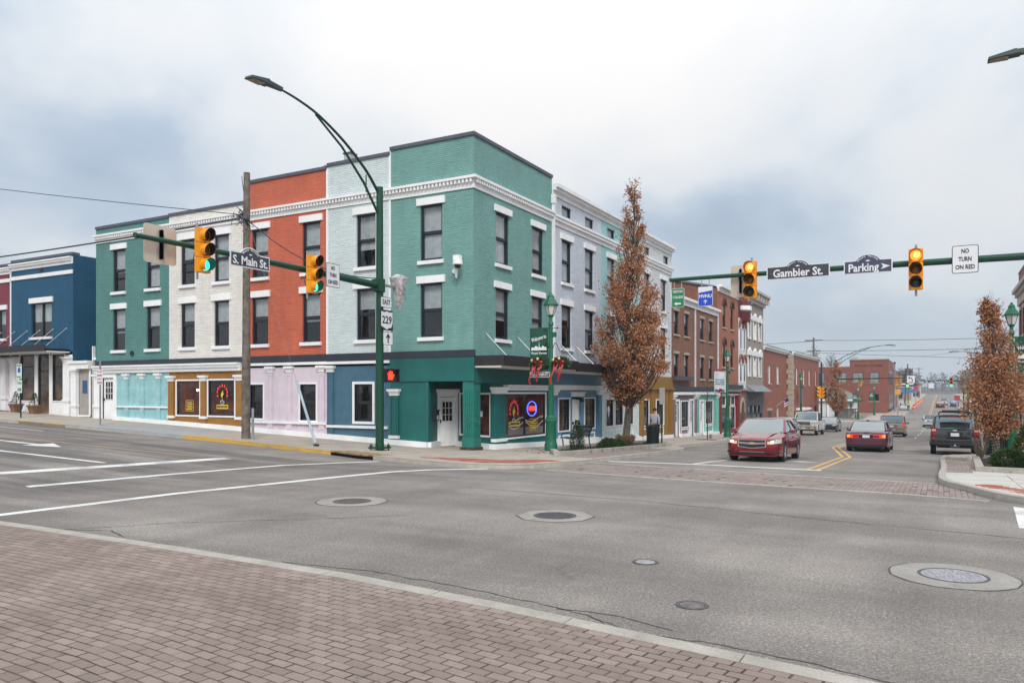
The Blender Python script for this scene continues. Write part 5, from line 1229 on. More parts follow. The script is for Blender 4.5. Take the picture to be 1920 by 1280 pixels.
# signs and wrapped signal on the left mast pole
plate('east_sign', 'white sign reading EAST above the route number', (-16.62, 21.07, 5.03), pi/2, .60, .36, ['EAST'], size=.24, widths=[.42])
t = thing('route_shield', 'white state route 229 shield on black square', 'sign', (-16.62, 21.10, 4.42), pi/2); MB().prism(rrect(.68, .70, .04), 0, .008).build('plate', SBLK, t)
MB().prism([(-.30, .30), (-.14, .27), (.0, .31), (.16, .27), (.31, .30), (.31, -.10), (.24, -.24), (.10, -.27), (.0, -.32), (-.12, -.27), (-.31, -.20)][::-1], -.006, -.0005).build('shield', SWHT, t); lettering('229', .36, SBLK, t, (0, -.009, .0), .006, .52)
t = plate('arrow_sign', 'white straight ahead arrow sign under the route shield', (-16.62, 21.16, 3.80), pi/2, .54, .46, [])
MB().prism([(-.03, -.17), (.03, -.17), (.03, .05), (.10, -.0), (.10, .06), (0, .17), (-.10, .06), (-.10, -.0), (-.03, .05)], -.013, -.0085).build('arrow', SBLK, t)
t = thing('wrapped_signal', 'traffic signal wrapped in clear plastic sheeting on the mast pole', 'traffic light', (-16.6, 21.75, 5.62), pi/2)
m = MB(); random.seed(5)
for i, (r, z) in enumerate(((.05, -.75), (.14, -.55), (.24, -.25), (.33, .05), (.34, .3), (.2, .42), (.03, .44))):
    for j in range(14):
        a = 2*pi*j/14; rr = r*random.uniform(.72, 1.2); m.v.append((rr*cos(a), rr*sin(a)*.8, z+random.uniform(-.03, .03)))
for i in range(6):
    for j in range(14): m.f.append((i*14+j, i*14+(j+1) % 14, (i+1)*14+(j+1) % 14, (i+1)*14+j)); m.mi.append(0)
PLAS = paint('cloudy_plastic', (.50, .48, .47), .22, 0, .35, 9, .8); m.build('plastic_wrap', PLAS, t, smooth=25)
MB().box(.30, -.02, -.35, .36, .06, .42).box(.1, .0, .25, .36, .04, .3).build('bracket', STEEL, t); MB().box(-.75, -.05, -.06, -.05, .05, .02).build('arm', STEEL, t)
t = thing('pedestrian_signal', 'black pedestrian signal with red hand on the mast pole', 'traffic light', (-16.62, 21.32, 2.52), R(58))
MB().box(-.22, -.02, -.23, .22, .24, .23).box(-.24, -.24, .21, .24, -.0, .235).box(-.24, -.24, -.235, .24, 0, -.21).box(-.24, -.24, -.21, -.225, 0, .21).box(.225, -.24, -.21, .24, 0, .21).build('housing', SBLK, t)
HAND = emit('red_led', (1., .06, .02), 1.1, .3); m = MB(); m.prism([(-.10, -.14), (.06, -.14), (.10, -.02), (.13, .05), (.10, .06), (.06, .0), (.06, .15), (.03, .16), (.02, .04), (.0, .18), (-.03, .18), (-.03, .04), (-.06, .16), (-.09, .15), (-.07, .03), (-.11, .10), (-.13, .09), (-.10, -.02)], -.03, -.022); m.build('hand', HAND, t)
MB().box(-.34, .05, .13, -.05, .13, .17).box(-.34, .05, -.17, -.05, .13, -.13).build('bracket', STEEL, t)
# ------------------------------------------------------------------ lantern lamp posts
FROST = paint('frosted_glass', (.62, .62, .60), .25, 0, .06); 
def lamp_proto():
    t = thing('street_lamp', 'lamp', 'street lamp', (0, 0, 0), 0, 'green lantern lamp posts')
    m = MB(); m.lathe([(.30, 0), (.30, .05), (.27, .06)], 8); m.build('footing', KERB, t)
    m = MB(); m.lathe([(.235, .05), (.235, .28), (.215, .34), (.20, .40), (.185, 1.02), (.205, 1.06), (.205, 1.16), (.175, 1.20), (.185, 1.24), (.13, 1.32)], 16); m.build('pedestal', LGRN, t, smooth=35)
    m = MB(); m.lathe([(.105, 1.30), (.095, 2.6), (.10, 2.62), (.10, 2.7), (.085, 2.74), (.07, 4.5), (.095, 4.53), (.095, 4.6), (.065, 4.66), (.06, 4.8), (.11, 4.86), (.11, 4.90)], 14); m.build('shaft', LGRN, t, smooth=35)
    m = MB(); m.tube((-.26, 0, 4.42), (.26, 0, 4.42), .014, n=6); m.lathe([(.03, -.03), (.03, .03)], 8, (-.26, 0, 4.42)); m.lathe([(.03, -.03), (.03, .03)], 8, (.26, 0, 4.42)); m.box(.07, -.05, 4.1, .2, .05, 4.28); m.build('ladder_rest', LGRN, t)
    m = MB(); m.lathe([(.12, 4.90), (.225, 5.24)], 6, caps=True); o = m.build('lantern_glass', FROST, t)
    m = MB()
    for j in range(6):
        a = 2*pi*(j+.5)/6; m.tube((.12*cos(a), .12*sin(a), 4.9), (.23*cos(a), .23*sin(a), 5.25), .012, n=4)
    put('glazing_bars', m.mesh('glazing_bars', LGRN), o)
    m = MB(); m.lathe([(.27, 5.22), (.275, 5.26), (.13, 5.48), (.12, 5.52), (.13, 5.54), (.09, 5.60), (.06, 5.62), (.05, 5.66), (.015, 5.70)], 6); m.build('lantern_roof', LGRN, t)
    return t
LP = lamp_proto()
lamps = [(-12.1, 24.69, 'green lantern lamp post with a welcome banner by the corner shop'), (-11.83, 49.72, 'green lantern lamp post with a white banner beyond the red sedan'), (-11.8, 79.5, 'green lantern lamp post in front of the brick bank, behind the pickup'),
         (2.3, 33.3, 'green lantern lamp post rising behind the right-hand tree'), (2.6, 56, 'green lantern lamp post just beyond the black SUV'), (2.6, 74, 'green lantern lamp post second beyond the black SUV'), (2.6, 92, 'green lantern lamp post third beyond the black SUV'), (2.6, 108, 'green lantern lamp post farthest along the right pavement before the crossing'),
         (-11.8, 140, 'green lantern lamp post with wreath and banner before the white colonial building'), (-10.5, 157, 'green lantern lamp post at the white colonial building corner'), (-10.2, 178, 'green lantern lamp post before the college building end')]
LAMPS = []
for i, (x, y, lb) in enumerate(lamps):
    o = LP if i == 0 else copy_tree(LP); o.location = (x, y, G(x, y)+.13); o['label'] = lb; LAMPS.append(o)
BGRN = paint('banner_green', (.008, .075, .045), .7, 0, .08)
def banner(lx, ly, side, z0, w, h, label, mat, kind):
    g = G(lx, ly)+.13; t = thing('banner', label, 'banner', (lx, ly, g), 0, 'lamp post banners')
    s = side; n = 6; m = MB()
    for k in range(n):
        xa, xb = s*(.10+w*k/n), s*(.10+w*(k+1)/n); ya, yb = .02*sin(k*1.1), .02*sin((k+1)*1.1)
        q = [(xa, ya-.004, z0), (xb, yb-.004, z0), (xb, yb-.004, z0+h), (xa, ya-.004, z0+h)]; q2 = [(x, y+.008, z) for x, y, z in q]
        m.face(q if s > 0 else q[::-1]); m.face((q2[::-1]) if s > 0 else q2)
    m.build('cloth', mat, t)
    m = MB(); m.tube((0, 0, z0+h+.02), (s*(.12+w), 0, z0+h+.02), .015, n=6); m.tube((0, 0, z0-.02), (s*(.12+w), 0, z0-.02), .015, n=6); m.build('rod', LGRN, t)
    cx = s*(.10+w/2)
    if kind == 'welcome':
        o = lettering('Welcome to', .20, SWHT, t, (cx, -.03, z0+h*.76), .004, w*.82); o.rotation_euler = (0, R(-14), 0)
        P = [(-.30, .0), (-.30, .08), (-.24, .12), (-.18, .09), (-.14, .16), (-.05, .14), (-.03, .10), (.0, .12), (.01, .34), (.03, .12), (.10, .10), (.16, .17), (.22, .12), (.30, .10), (.30, 0)]
        MB().prism([(cx+a*w/.72, z0+h*.47+b) for a, b in P], -.03, -.028).build('skyline', SWHT, t)
        lettering('Mount Vernon', .13, SWHT, t, (cx, -.03, z0+h*.40), .002, w*.84); lettering('Established 1805', .07, SWHT, t, (cx, -.03, z0+h*.12), .001, w*.62)
    else:
        m = MB(); m.box(cx-w/2, -.03, z0+h-.1, cx+w/2, -.028, z0+h); m.build('red_band', paint('banner_red', (.45, .03, .03), .7), t)
        for i, s_ in enumerate(('SHOP LOCAL', 'EAT LOCAL', 'SUPPORT LOCAL')): lettering(s_, .10, paint('banner_blue', (.03, .18, .38), .7), t, (cx, -.03, z0+h*.56-.14*i), .003, w*.78)
        for i, (a, b, c) in enumerate(((-.22, .10, 'banner_blue'), (.05, .14, 'banner_red'), (.2, .08, 'banner_blue'), (-.05, .06, 'banner_red'))): MB().box(cx+a-.10, -.031, z0+b-.05, cx+a+.10, -.029, z0+b+.12).build('motif', MATS[c], t)
    return t
banner(-12.1, 24.69, -1, 2.95, .74, 1.48, 'dark green welcome banner on the corner lamp post', BGRN, 'welcome')
banner(-11.83, 49.72, -1, 2.9, .74, 1.48, 'white shop local banner with red top on the second lamp post', paint('banner_white', (.66, .70, .76), .7), 'local')
banner(2.3, 33.3, 1, 2.95, .74, 1.48, 'green welcome banner at the right edge of the picture', BGRN, 'welcome'); banner(-11.8, 140, -1, 2.9, .74, 1.48, 'green banner on the lamp post with a wreath far down the street', BGRN, 'welcome'); banner(-10.5, 157, -1, 2.9, .74, 1.48, 'green banner beside the college building wall', BGRN, 'welcome')
HOLLY = paint('fir_green', (.035, .075, .025), .8, 0, .4, 20); RIB = paint('red_ribbon', (.50, .015, .02), .45, 0, .15); BAUB = paint('gold_bauble', (.62, .50, .22), .25, .4)
def wreath(lx, ly, label, sides=(-1, 1)):
    for s in sides:
        g = G(lx, ly)+.13; t = thing('hanging_basket', label[0 if s < 0 else 1], 'wreath', (lx+s*.42, ly-.05, g+3.15), 0, 'festive hanging baskets')
        random.seed(int(lx*7+s*3)); m = MB()
        for k in range(900):
            a, b = random.uniform(0, 2*pi), random.uniform(-.6, 1.2); r = random.uniform(.18, .34); p = Vector((r*cos(a)*cos(b), r*sin(a)*cos(b), .20*sin(b))); d = (p.normalized()+Vector((random.gauss(0, .4), random.gauss(0, .4), random.gauss(0, .4)))).normalized()*random.uniform(.05, .12); q = d.orthogonal().normalized()*.026
            m.face([p-q, p+q, p+d])
        m.build('greenery', HOLLY, t)
        for a, b, rr in ((-.18, .12, .055), (.05, .17, .06), (.2, .06, .05), (-.03, .05, .05)):
            MB().lathe([(.01, -rr), (rr*.7, -rr*.7), (rr, 0), (rr*.7, rr*.7), (.01, rr)], 10, (a, -.27, b)).build('bauble', BAUB if rr > .052 else RIB, t, smooth=60)
        for x0, x1, L in ((-.12, -.26, .85), (-.05, -.02, .5), (.12, .04, .75), (.2, .08, .55)):
            m = MB(); n = 7; prev = None
            for k in range(n+1):
                u = k/n; x = x0+(x1-x0)*u+.03*sin(u*9+x0*20); y = -.30+.05*sin(u*7); z = .12-L*u; w = .05
                cur = [(x-w/2, y, z), (x+w/2, y+.02, z)]
                if prev: m.face([prev[0], prev[1], cur[1], cur[0]])
                prev = cur
            m.build('ribbon', RIB, t)
        m = MB()
        for k in range(2):
            cx0 = -s*.42; pts = [(cx0+s*(.08+.42*i/10), .05, .55+.25*sin(i*.62)*(1-i/14)) for i in range(11)]; m.path(pts, .012, 5); m.path([(s*(.1+.09*cos(q*.7)), .05, .62+.09*sin(q*.7)) for q in range(9)], .010, 5)
        m.tube((0, .0, .2), (0, .05, .62), .006, n=4); m.build('scroll_bracket', SBLK, t)
wreath(-12.1, 24.69, ('festive basket with red ribbons on the banner side of the corner lamp', 'festive basket with red ribbons on the kerb side of the corner lamp'))
wreath(-11.8, 140, ('', 'small red wreath on the lamp post before the white colonial building'), (1,))
for s, nm, lb in ((-.55, 'GAMBIER', 'small street blade reading GAMBIER on the corner lamp'), (-.32, 'S. MAIN ST', 'small street blade reading S. MAIN ST on the corner lamp')):
    t = plate('corner_street_sign', lb, (-12.1+s, 24.6 if s > -.5 else 24.66, 2.58), R(0) if s > -.5 else R(25), .62 if s > -.5 else .5, .20, [nm], face=SCHAR, edge=SWHT, ink=SWHT, size=.15, widths=[.5 if s > -.5 else .4], bracket=False, r=.02)
    MB().box(.2, .008, -.03, .5 if s < -.5 else .32, .03, .03).build('bracket', STEEL, t)
# ------------------------------------------------------------------ bench, bins, posts
BENG = paint('bench_green', (.012, .028, .022), .4, .2, .1)
def bench(x, y, rz, label):
    t = thing('park_bench', label, 'bench', (x, y, G(x, y)+.13), rz, 'metal park benches')
    L = 1.5
    for k in range(9): zz = .47+.0*k; m = MB(); m.box(-L/2, -.22+.05*k, .44+.006*abs(k-4), L/2, -.18+.05*k, .46+.006*abs(k-4)); m.build('seat_slat', BENG, t)
    for k in range(9): z0 = .52+.045*k; yy = .25+.11*k/8; m = MB(); m.box(-L/2, yy, z0, L/2, yy+.02, z0+.036); m.build('back_slat', BENG, t)
    m = MB(); m.path([(-L/2, .40, .94), (L/2, .40, .94)], .03, 8); m.build('top_roll', BENG, t, smooth=40)
    for s in (-1, 1):
        xx = s*L/2; m = MB(); m.path([(xx, -.28, .0), (xx, -.22, .2), (xx, -.25, .42)], .025, 6); m.path([(xx, .32, 0), (xx, .24, .22), (xx, .22, .46), (xx, .38, .93)], .025, 6); m.build('leg', BENG, t, smooth=40)
        m = MB(); m.path([(xx, -.25, .42), (xx, -.30, .58), (xx, -.22, .66), (xx, .05, .66), (xx, .27, .64)], .022, 6); m.build('armrest', BENG, t, smooth=40)
bench(-12.6, 28.0, -pi/2, 'dark green metal bench by the steel blue shop'); bench(2.75, 27.3, -pi/2, 'dark green metal bench cut off by the right edge')
def bin_(x, y, label, r=.33, h=.98):
    t = thing('litter_bin', label, 'litter bin', (x, y, G(x, y)+.13), 0, 'slatted metal litter bins'); n = 26
    MB().lathe([(r*.78, .05), (r*.86, h*.92)], 20).build('liner', BLACK, t, smooth=40)
    for i in range(n):
        a = 2*pi*i/n; c, s = cos(a), sin(a); m = MB(); w = .024; P = []
        pts = [(r*.86, .04), (r*.90, h*.6), (r*.98, h*.9), (r*1.08, h)]
        for (r0, z0), (r1, z1) in zip(pts, pts[1:]): m.hexa([(r0*c+s*w, r0*s-c*w, z0), ((r0+.008)*c+s*w, (r0+.008)*s-c*w, z0), ((r0+.008)*c-s*w, (r0+.008)*s+c*w, z0), (r0*c-s*w, r0*s+c*w, z0), (r1*c+s*w, r1*s-c*w, z1), ((r1+.008)*c+s*w, (r1+.008)*s-c*w, z1), ((r1+.008)*c-s*w, (r1+.008)*s+c*w, z1), (r1*c-s*w, r1*s+c*w, z1)])
        m.build('slat', BENG, t)
    for z in (.06, h*.88): MB().lathe([(r*.88 if z < .5 else r*.975, z-.02), (r*.92 if z < .5 else r*1.01, z), (r*.88 if z < .5 else r*.975, z+.02)], 24, caps=False).build('hoop', BENG, t, smooth=40)
bin_(-12.07, 35.77, 'black slatted litter bin beside the planter and the walking man'); bin_(1.85, 33.4, 'dark green slatted litter bin behind the right-hand tree', .42, 1.0)
def post_sign(x, y, h, label, pm, plates, cat='sign', lean=0, name='sign_post', rz=0.):
    t = thing(name, label, cat, (x, y, G(x, y)+.13), rz); m = MB(); m.hexa([(-.03, -.02, -.1), (.03, -.02, -.1), (.03, .02, -.1), (-.03, .02, -.1), (-.03+lean, -.02, h), (.03+lean, -.02, h), (.03+lean, .02, h), (-.03+lean, .02, h)]); m.build('post', pm, t)
    for z, w, hh, c, ink, lines in plates:
        o = MB().prism([(a+lean*z/h, b+z) for a, b in rrect(w, hh, .03)], -.03, -.022).build('plate', c, t)
        for i, s in enumerate(lines):
            if s.strip(): put('lettering', text_mesh(s, hh/len(lines)*.62, ink, .001, w*.8), o, (lean*z/h, -.032, z+hh*(.5-(i+.5)/len(lines))))
    return t
post_sign(-31.4, 20.3, 2.75, 'grey post with small red lettered parking sign by the aqua panels', STEEL, [(2.05, .42, .62, SWHT, paint('sign_red', (.5, .03, .03), .5), ['NO', 'PARKING', 'ANY', 'TIME'])])
t = post_sign(-37.3, 20.25, 2.55, 'accessible parking sign on a leaning black post', BLACK, [(2.15, .42, .70, paint('pale_green_sign', (.62, .74, .68), .5), SGRN, ['RESERVED', ' ', ' ', 'PARKING']), (1.45, .40, .6, MATS['pale_green_sign'], SGRN, ['VAN', 'ACCESSIBLE'])], lean=-.12)
MB().box(-.2, -.036, 2.1, -.0, -.032, 2.32).build('wheelchair_badge', SBLU, t)
post_sign(-11.76, 36.2, 2.75, 'green sign post with blank plate edge beside the litter bin', PGRN, [(2.35, .36, .8, ALU, SBLK, [])], rz=R(60))
# ------------------------------------------------------------------ utility pole, guy, cables
WOODP = paint('weathered_wood', (.17, .14, .115), .85, 0, .35, 5)
g = G(-22.85, 20.54)+.13
t = thing('utility_pole', 'weathered wooden utility pole in front of the orange building', 'utility pole', (-22.85, 20.54, g)); m = MB(); m.path([(0, 0, -.2), (.02, 0, 3), (.03, 0, 6), (.05, 0, 10.2-g)], [.17, .155, .14, .12], 12); m.build('pole', WOODP, t, smooth=40)
random.seed(9); m = MB()
for k in range(9):
    a = random.uniform(0, 6.3); z = 8.0+random.uniform(0, .7); pts = [(.14*cos(a), .14*sin(a), z)]; 
    for q in range(6): pts.append((.16*cos(a)+random.uniform(-.35, .35)*(q/5), .16*sin(a)-random.uniform(0, .25), z-random.uniform(0, .25)*q/2+.2*random.random()))
    m.path(pts, .012, 5)
m.build('loose_wires', SBLK, t); m = MB(); m.box(-.2, -.2, 8.25, .25, -.1, 8.35); m.lathe([(.05, 8.2), (.05, 8.42)], 8, (-.18, -.2, 0)); m.lathe([(.05, 8.2), (.05, 8.42)], 8, (.22, -.2, 0)); m.tube((-.12, 0, 9.3), (-.2, -.02, 9.9), .015, n=5); m.build('insulators', paint('insulator', (.10, .09, .10), .4), t)
MB().tube((.42, -.05, -.1), (.42, -.05, 1.15), .05, n=8).build('stub_post', STEEL, t)
gy = Vector((-19.0, 20.2, G(-19, 20.2)+.13)); tp = Vector((-22.78, 20.5, 8.6)); mid = gy+(tp-gy)*.32
t = thing('guy_wire', 'steel guy wire with pale plastic guard running to the yellow kerb', 'guy wire', tuple(gy)); MB().tube((0, 0, 0), tp-gy, .005, n=5).build('wire', paint('dull_wire', (.22, .22, .23), .6, .3), t); MB().tube((tp-gy)*.012, (tp-gy)*.27, .05, .045, n=8).build('guard', paint('guard_grey', (.46, .54, .60), .45), t); MB().cbox((0, 0, -.03), .14, .14, .1).build('anchor', SBLK, t)
def cable(a, b, sag, r, label, mat=None, grp='overhead cables', n=20):
    a, b = Vector(a), Vector(b); t = thing('overhead_cable', label, 'cable', tuple(a), 0, grp); P = []
    for i in range(n+1):
        u = i/n; p = (b-a)*u; P.append((p.x, p.y, p.z-4*sag*u*(1-u)))
    MB().path(P, r, 5).build('strand', mat or SBLK, t); return t
cable((-22.9, 20.5, 8.62), (-70, 20.2, 18.0), .25, .016, 'thin overhead cable rising left from the wooden pole'); cable((-22.9, 20.45, 8.5), (-75, 20.2, 9.6), .5, .035, 'thick black cable sagging left from the wooden pole')
cable((-22.75, 20.5, 8.45), (-16.8, 20.94, 5.85), .55, .018, 'black cable from the wooden pole to the signal mast'); cable((-41, 34, 9.6), (-80, 34, 11.6), .4, .02, 'upper distant cable above the blue building'); cable((-41, 34, 9.2), (-80, 34, 10.6), .4, .02, 'lower distant cable above the blue building')
# flags on the maroon shop and the bank
def flag(x, y, z, dx, dy, label, cols, L=1.3):
    t = thing('flag', label, 'flag', (x, y, z)); MB().tube((0, 0, 0), (dx*1.2, dy*1.2, 1.0), .015, n=6).build('pole', WHT, t)
    m = MB(); n = 8
    for k in range(n):
        for s in range(6):
            u0, u1 = k/n, (k+1)/n; z0 = .95-.75*s/6; z1 = .95-.75*(s+1)/6; wv = lambda u: .07*sin(u*7+.5)
            p = lambda u, z: (dx*1.15-dx*.9*u*.6+wv(u)*dy*2, dy*1.15-dy*.9*u*.6+wv(u)*dx*2, z-.45*u)
            m.face([p(u0, z1), p(u1, z1), p(u1, z0), p(u0, z0)], 2 if (k < 4 and s < 3) else s % 2)
    m.build('cloth', cols, t)
FR, FW, FB = paint('flag_red', (.45, .03, .04), .7), paint('flag_white', (.7, .7, .72), .7), paint('flag_blue', (.02, .03, .14), .7)
flag(-45.9, 23.7, 1.9, -.1, -1., 'striped flag with blue canton hanging outside the maroon shop', [FR, FW, FB]); flag(-14.6, 82.0, .5, 1., .2, 'bunched flag on a short pole outside the brick bank', [FR, FW, FB])
t = thing('star_decoration', 'white star shaped cloth hung under the blue shop awning', 'decoration', (-44.1, 22.3, 3.9)); P = [((.75 if i % 2 == 0 else .32)*cos(R(90+36*i)), (.42 if i % 2 == 0 else .18)*sin(R(90+36*i))) for i in range(10)]
m = MB(); m.prism(P[::-1], -.02, .02); m.build('star', paint('star_cloth', (.72, .72, .66), .7), t); MB().tube((0, 0, .1), (0, 0, .32), .01, n=4).build('cord', SBLK, t)
# ================================================================== trees, shrubs, people
def m_leaf(name, cols, trans=.25):
    t = NT(name); g = t.n('ShaderNodeNewGeometry'); r = g.outputs['Random Per Island']
    n = len(cols); c = t.ramp(r, [(i/(n-1), q) for i, q in enumerate(cols)]); t.l(c, t.b.inputs['Base Color']); t.b.inputs['Roughness'].default_value = .8; t.b.inputs['Specular IOR Level'].default_value = .15
    if trans:
        tr = t.n('ShaderNodeBsdfTranslucent'); t.l(c, tr.inputs[0]); mx = t.n('ShaderNodeMixShader'); mx.inputs[0].default_value = trans
        t.l(t.b.outputs[0], mx.inputs[1]); t.l(tr.outputs[0], mx.inputs[2]); t.l(mx.outputs[0], t.o.inputs[0])
    MATS[name] = t.m; return t.m
LEAFB = m_leaf('dry_brown_leaf', [(.25, .090, .042), (.42, .178, .082), (.53, .25, .125), (.62, .35, .205), (.34, .135, .062)])
BARK = paint('bark', (.105, .088, .07), .9, 0, .45, 9, fine=30)
def leaf(m, p, d, n, L, w, fold=.25):
    """one bent leaf: two triangles pairs along d"""
    s = d.cross(n)
    if s.length < 1e-6: return
    s.normalize(); up = s.cross(d).normalized(); i = len(m.v); mid = p+d*L*.5
    m.v += [tuple(p), tuple(mid+s*w/2+up*L*fold*.4), tuple(p+d*L-up*L*fold*.3), tuple(mid-s*w/2+up*L*fold*.4)]
    m.f += [(i, i+1, i+2), (i, i+2, i+3)]; m.mi += [0, 0]
def rv(rng): return Vector((rng.gauss(0, 1), rng.gauss(0, 1), rng.gauss(0, 1))).normalized()
def tree(x, y, prof, label, nb, nl, seed, trunk_r=.15, fork=1.9, lights=False, leafL=.115, lean=(0, 0), grp='brown-leaved street trees', dens=None, z0=None):
    rng = random.Random(seed); g = (G(x, y)+.13) if z0 is None else z0
    t = thing('street_tree', label, 'tree', (x, y, g), 0, grp); H = prof[-1][0]
    def rad(z): return pl(z, prof) if prof[0][0] <= z <= H else 0
    def axis(z): u = z/H; return Vector((lean[0]*u+.10*sin(z*.9+seed), lean[1]*u+.10*cos(z*.8+seed), z))
    m = MB(); zs = [0, .15, .5, 1.2, fork]+[fork+(H*.93-fork)*i/12 for i in range(1, 13)]
    m.path([axis(z) if z > .4 else Vector((axis(.4).x, axis(.4).y, z-.05*(z == 0))) for z in zs], [trunk_r*1.35, trunk_r*1.12, trunk_r, trunk_r*.95, trunk_r*.9]+[trunk_r*.85*(1-i/12)**1.1+.008 for i in range(1, 13)], 10)
    m.build('trunk', BARK, t, smooth=50)
    bm_, lm = MB(), MB(); made = 0
    while made < nb:
        z = fork*.98+(H-fork)*rng.random()**(1.15); r = rad(z)
        if r < .05: continue
        if dens and rng.random() > dens(z/H): continue
        a = rng.uniform(0, 2*pi); rr = r*math.sqrt(rng.uniform(.10, 1.0))*rng.uniform(.85, 1.1); e = axis(z)+Vector((cos(a)*rr, sin(a)*rr, 0))
        zb = max(fork*.85, z-rr*rng.uniform(1.4, 2.6)-.4); s = axis(zb); mid = s+(e-s)*.5+Vector((cos(a), sin(a), 0))*rr*.14
        b = trunk_r*.34*(1-z/H*.6); bm_.path([s, mid, e, e+(e-mid).normalized()*.25], [b, b*.6, b*.3, .004], 5, caps=False); made += 1
        cs = rng.uniform(.11, .23)*(1. if z < H*.7 else .62); k = int(nl*rng.uniform(.55, 1.45)*(1. if z < H*.68 else .5))
        for q in range(k):
            cl_ = lambda s_: max(-1.9*s_, min(1.9*s_, rng.gauss(0, s_))); p = e+Vector((cl_(cs), cl_(cs), cl_(cs*1.1)))
            d = (rv(rng)+Vector((0, 0, -.55))).normalized(); leaf(lm, p, d, rv(rng), leafL*rng.uniform(.7, 1.3), leafL*rng.uniform(.42, .7))
        for q in range(2):
            d = (rv(rng)*.6+Vector((cos(a)*.5, sin(a)*.5, .9))).normalized(); bm_.path([e, e+d*rng.uniform(.25, .5)], [.007, .003], 3, caps=False)
    bm_.build('limbs', BARK, t, smooth=50); lm.build('crown', LEAFB, t)
    if lights:
        m = MB()
        for q in range(170):
            z = .15+q*.0115; a = q*.77; p = axis(z); r = trunk_r*(1.06 if z > .4 else 1.2)+.006; m.cbox((p.x+r*cos(a), p.y+r*sin(a), z), .014, .014, .014)
        tag(m.build('fairy_lights', paint('bulb_clear', (.8, .78, .62), .2), t), kind='stuff')
    return t
BIG = [(2.1, .2), (2.5, .95), (3.3, 1.58), (4.4, 1.76), (5.6, 1.62), (6.8, 1.3), (7.8, .98), (8.8, .74), (9.8, .55), (10.8, .40), (11.6, .30), (12.35, .12)]
tree(-12.69, 34.0, BIG, 'tall columnar tree with dry brown leaves in front of the aqua building', 275, 95, 11, .175, 2.0, True, lean=(.1, .35), dens=lambda u: 1. if u < .6 else max(.35, 1.5-u*1.25))
tree(1.77, 29.8, [(1.0, .2), (1.3, .62), (1.8, .88), (2.5, .84), (3.3, .64), (4.1, .42), (4.8, .25), (5.3, .1)], 'smaller brown-leaved tree wrapped in fairy lights at the right edge', 120, 105, 23, .105, 1.15, True, leafL=.095, lean=(-.42, .1))
tree(-11.9, 110, [(2.0, .3), (2.5, 1.1), (3.6, 1.55), (5.0, 1.4), (6.5, .95), (7.8, .5), (8.5, .2)], 'brown-leaved tree far down the street by the signal pole', 120, 60, 31, .15, 2.0, leafL=.17)
def bare(x, y, h, label, seed, n=26, spread=.8, r=.035, grp='bare young trees', z0=None, mat=None, name='bare_tree'):
    rng = random.Random(seed); t = thing(name, label, 'tree', (x, y, (G(x, y)+.13) if z0 is None else z0), 0, grp); m = MB(); m.path([(0, 0, -.1), (.02, .01, h*.35), (-.02, .02, h*.7), (0, 0, h)], [r, r*.8, r*.45, r*.12], 7); m.build('trunk', mat or BARK, t, smooth=50); m = MB()
    for k in range(n):
        z = h*rng.uniform(.38, .92); a = rng.uniform(0, 6.3); L = spread*(1.15-z/h)*rng.uniform(.6, 1.2); e = Vector((cos(a)*L, sin(a)*L, z+L*rng.uniform(.8, 1.5))); m.path([(0, 0, z), e*.5+Vector((0, 0, z*.5-.03)), e], [r*.3, r*.2, r*.06], 4, caps=False)
        for q in range(3): u = rng.uniform(.4, .9); p = Vector((0, 0, z))*(1-u)+e*u; m.path([p, p+rv(rng)*L*.4+Vector((0, 0, L*.25))], [r*.12, r*.05], 3, caps=False)
    m.build('limbs', mat or BARK, t); return t
bare(-12.03, 45.6, 3.9, 'slim bare young tree in front of the mauve and seafoam shops', 3)
drape('tree_pit', [(-12.6, 45.0), (-11.5, 45.0), (-11.5, 46.2), (-12.6, 46.2)], .142, MULCH, swA)
t = thing('uplight', 'small grey floodlight at the foot of the bare young tree', 'lamp', (-11.75, 45.3, G(-11.75, 45.3)+.14)); MB().lathe([(.03, 0), (.03, .12)], 8).build('stake', STEEL, t); MB().lathe([(.06, .1), (.09, .16), (.09, .32), (.02, .34)], 10).build('housing', STEEL, t, smooth=40)
GREENL = m_leaf('conifer_green', [(.018, .045, .014), (.035, .085, .022), (.06, .12, .035), (.05, .075, .02)], .15); GOLDL = m_leaf('golden_conifer', [(.035, .07, .02), (.09, .10, .025), (.16, .11, .03)], .15); STRAW = m_leaf('dry_grass', [(.16, .085, .05), (.27, .16, .09), (.34, .22, .13)], .1)
def shrub(x, y, label, prof, n, L, mat, seed, name='shrub', up=.3, grp=None, off=.14, parent=None, w=.3, core=None):
    rng = random.Random(seed)
    t = parent or thing(name, label, 'shrub', (x, y, G(x, y)+off), 0, grp); m = MB(); H = prof[-1][0]
    for k in range(n):
        z = H*rng.random(); r = pl(z, prof)*math.sqrt(rng.uniform(.35, 1.05)); a = rng.uniform(0, 6.3); p = Vector((r*cos(a), r*sin(a), z)); d = (Vector((cos(a), sin(a), up*2))+rv(rng)*.7).normalized(); leaf(m, p, d, rv(rng), L*rng.uniform(.6, 1.3), L*w)
    o = m.build('foliage', mat, t)
    if not parent:
        m = MB()
        for k in range(6): a = k*1.05; m.path([(.02*cos(a), .02*sin(a), -.04), (.06*cos(a), .06*sin(a), H*.4), (pl(H*.6, prof)*.5*cos(a), pl(H*.6, prof)*.5*sin(a), H*.65)], [.015, .01, .004], 4)
        m.build('stems', BARK, t)
    return t
CON = [(0, .22), (.25, .27), (.6, .2), (.95, .08), (1.1, .02)]
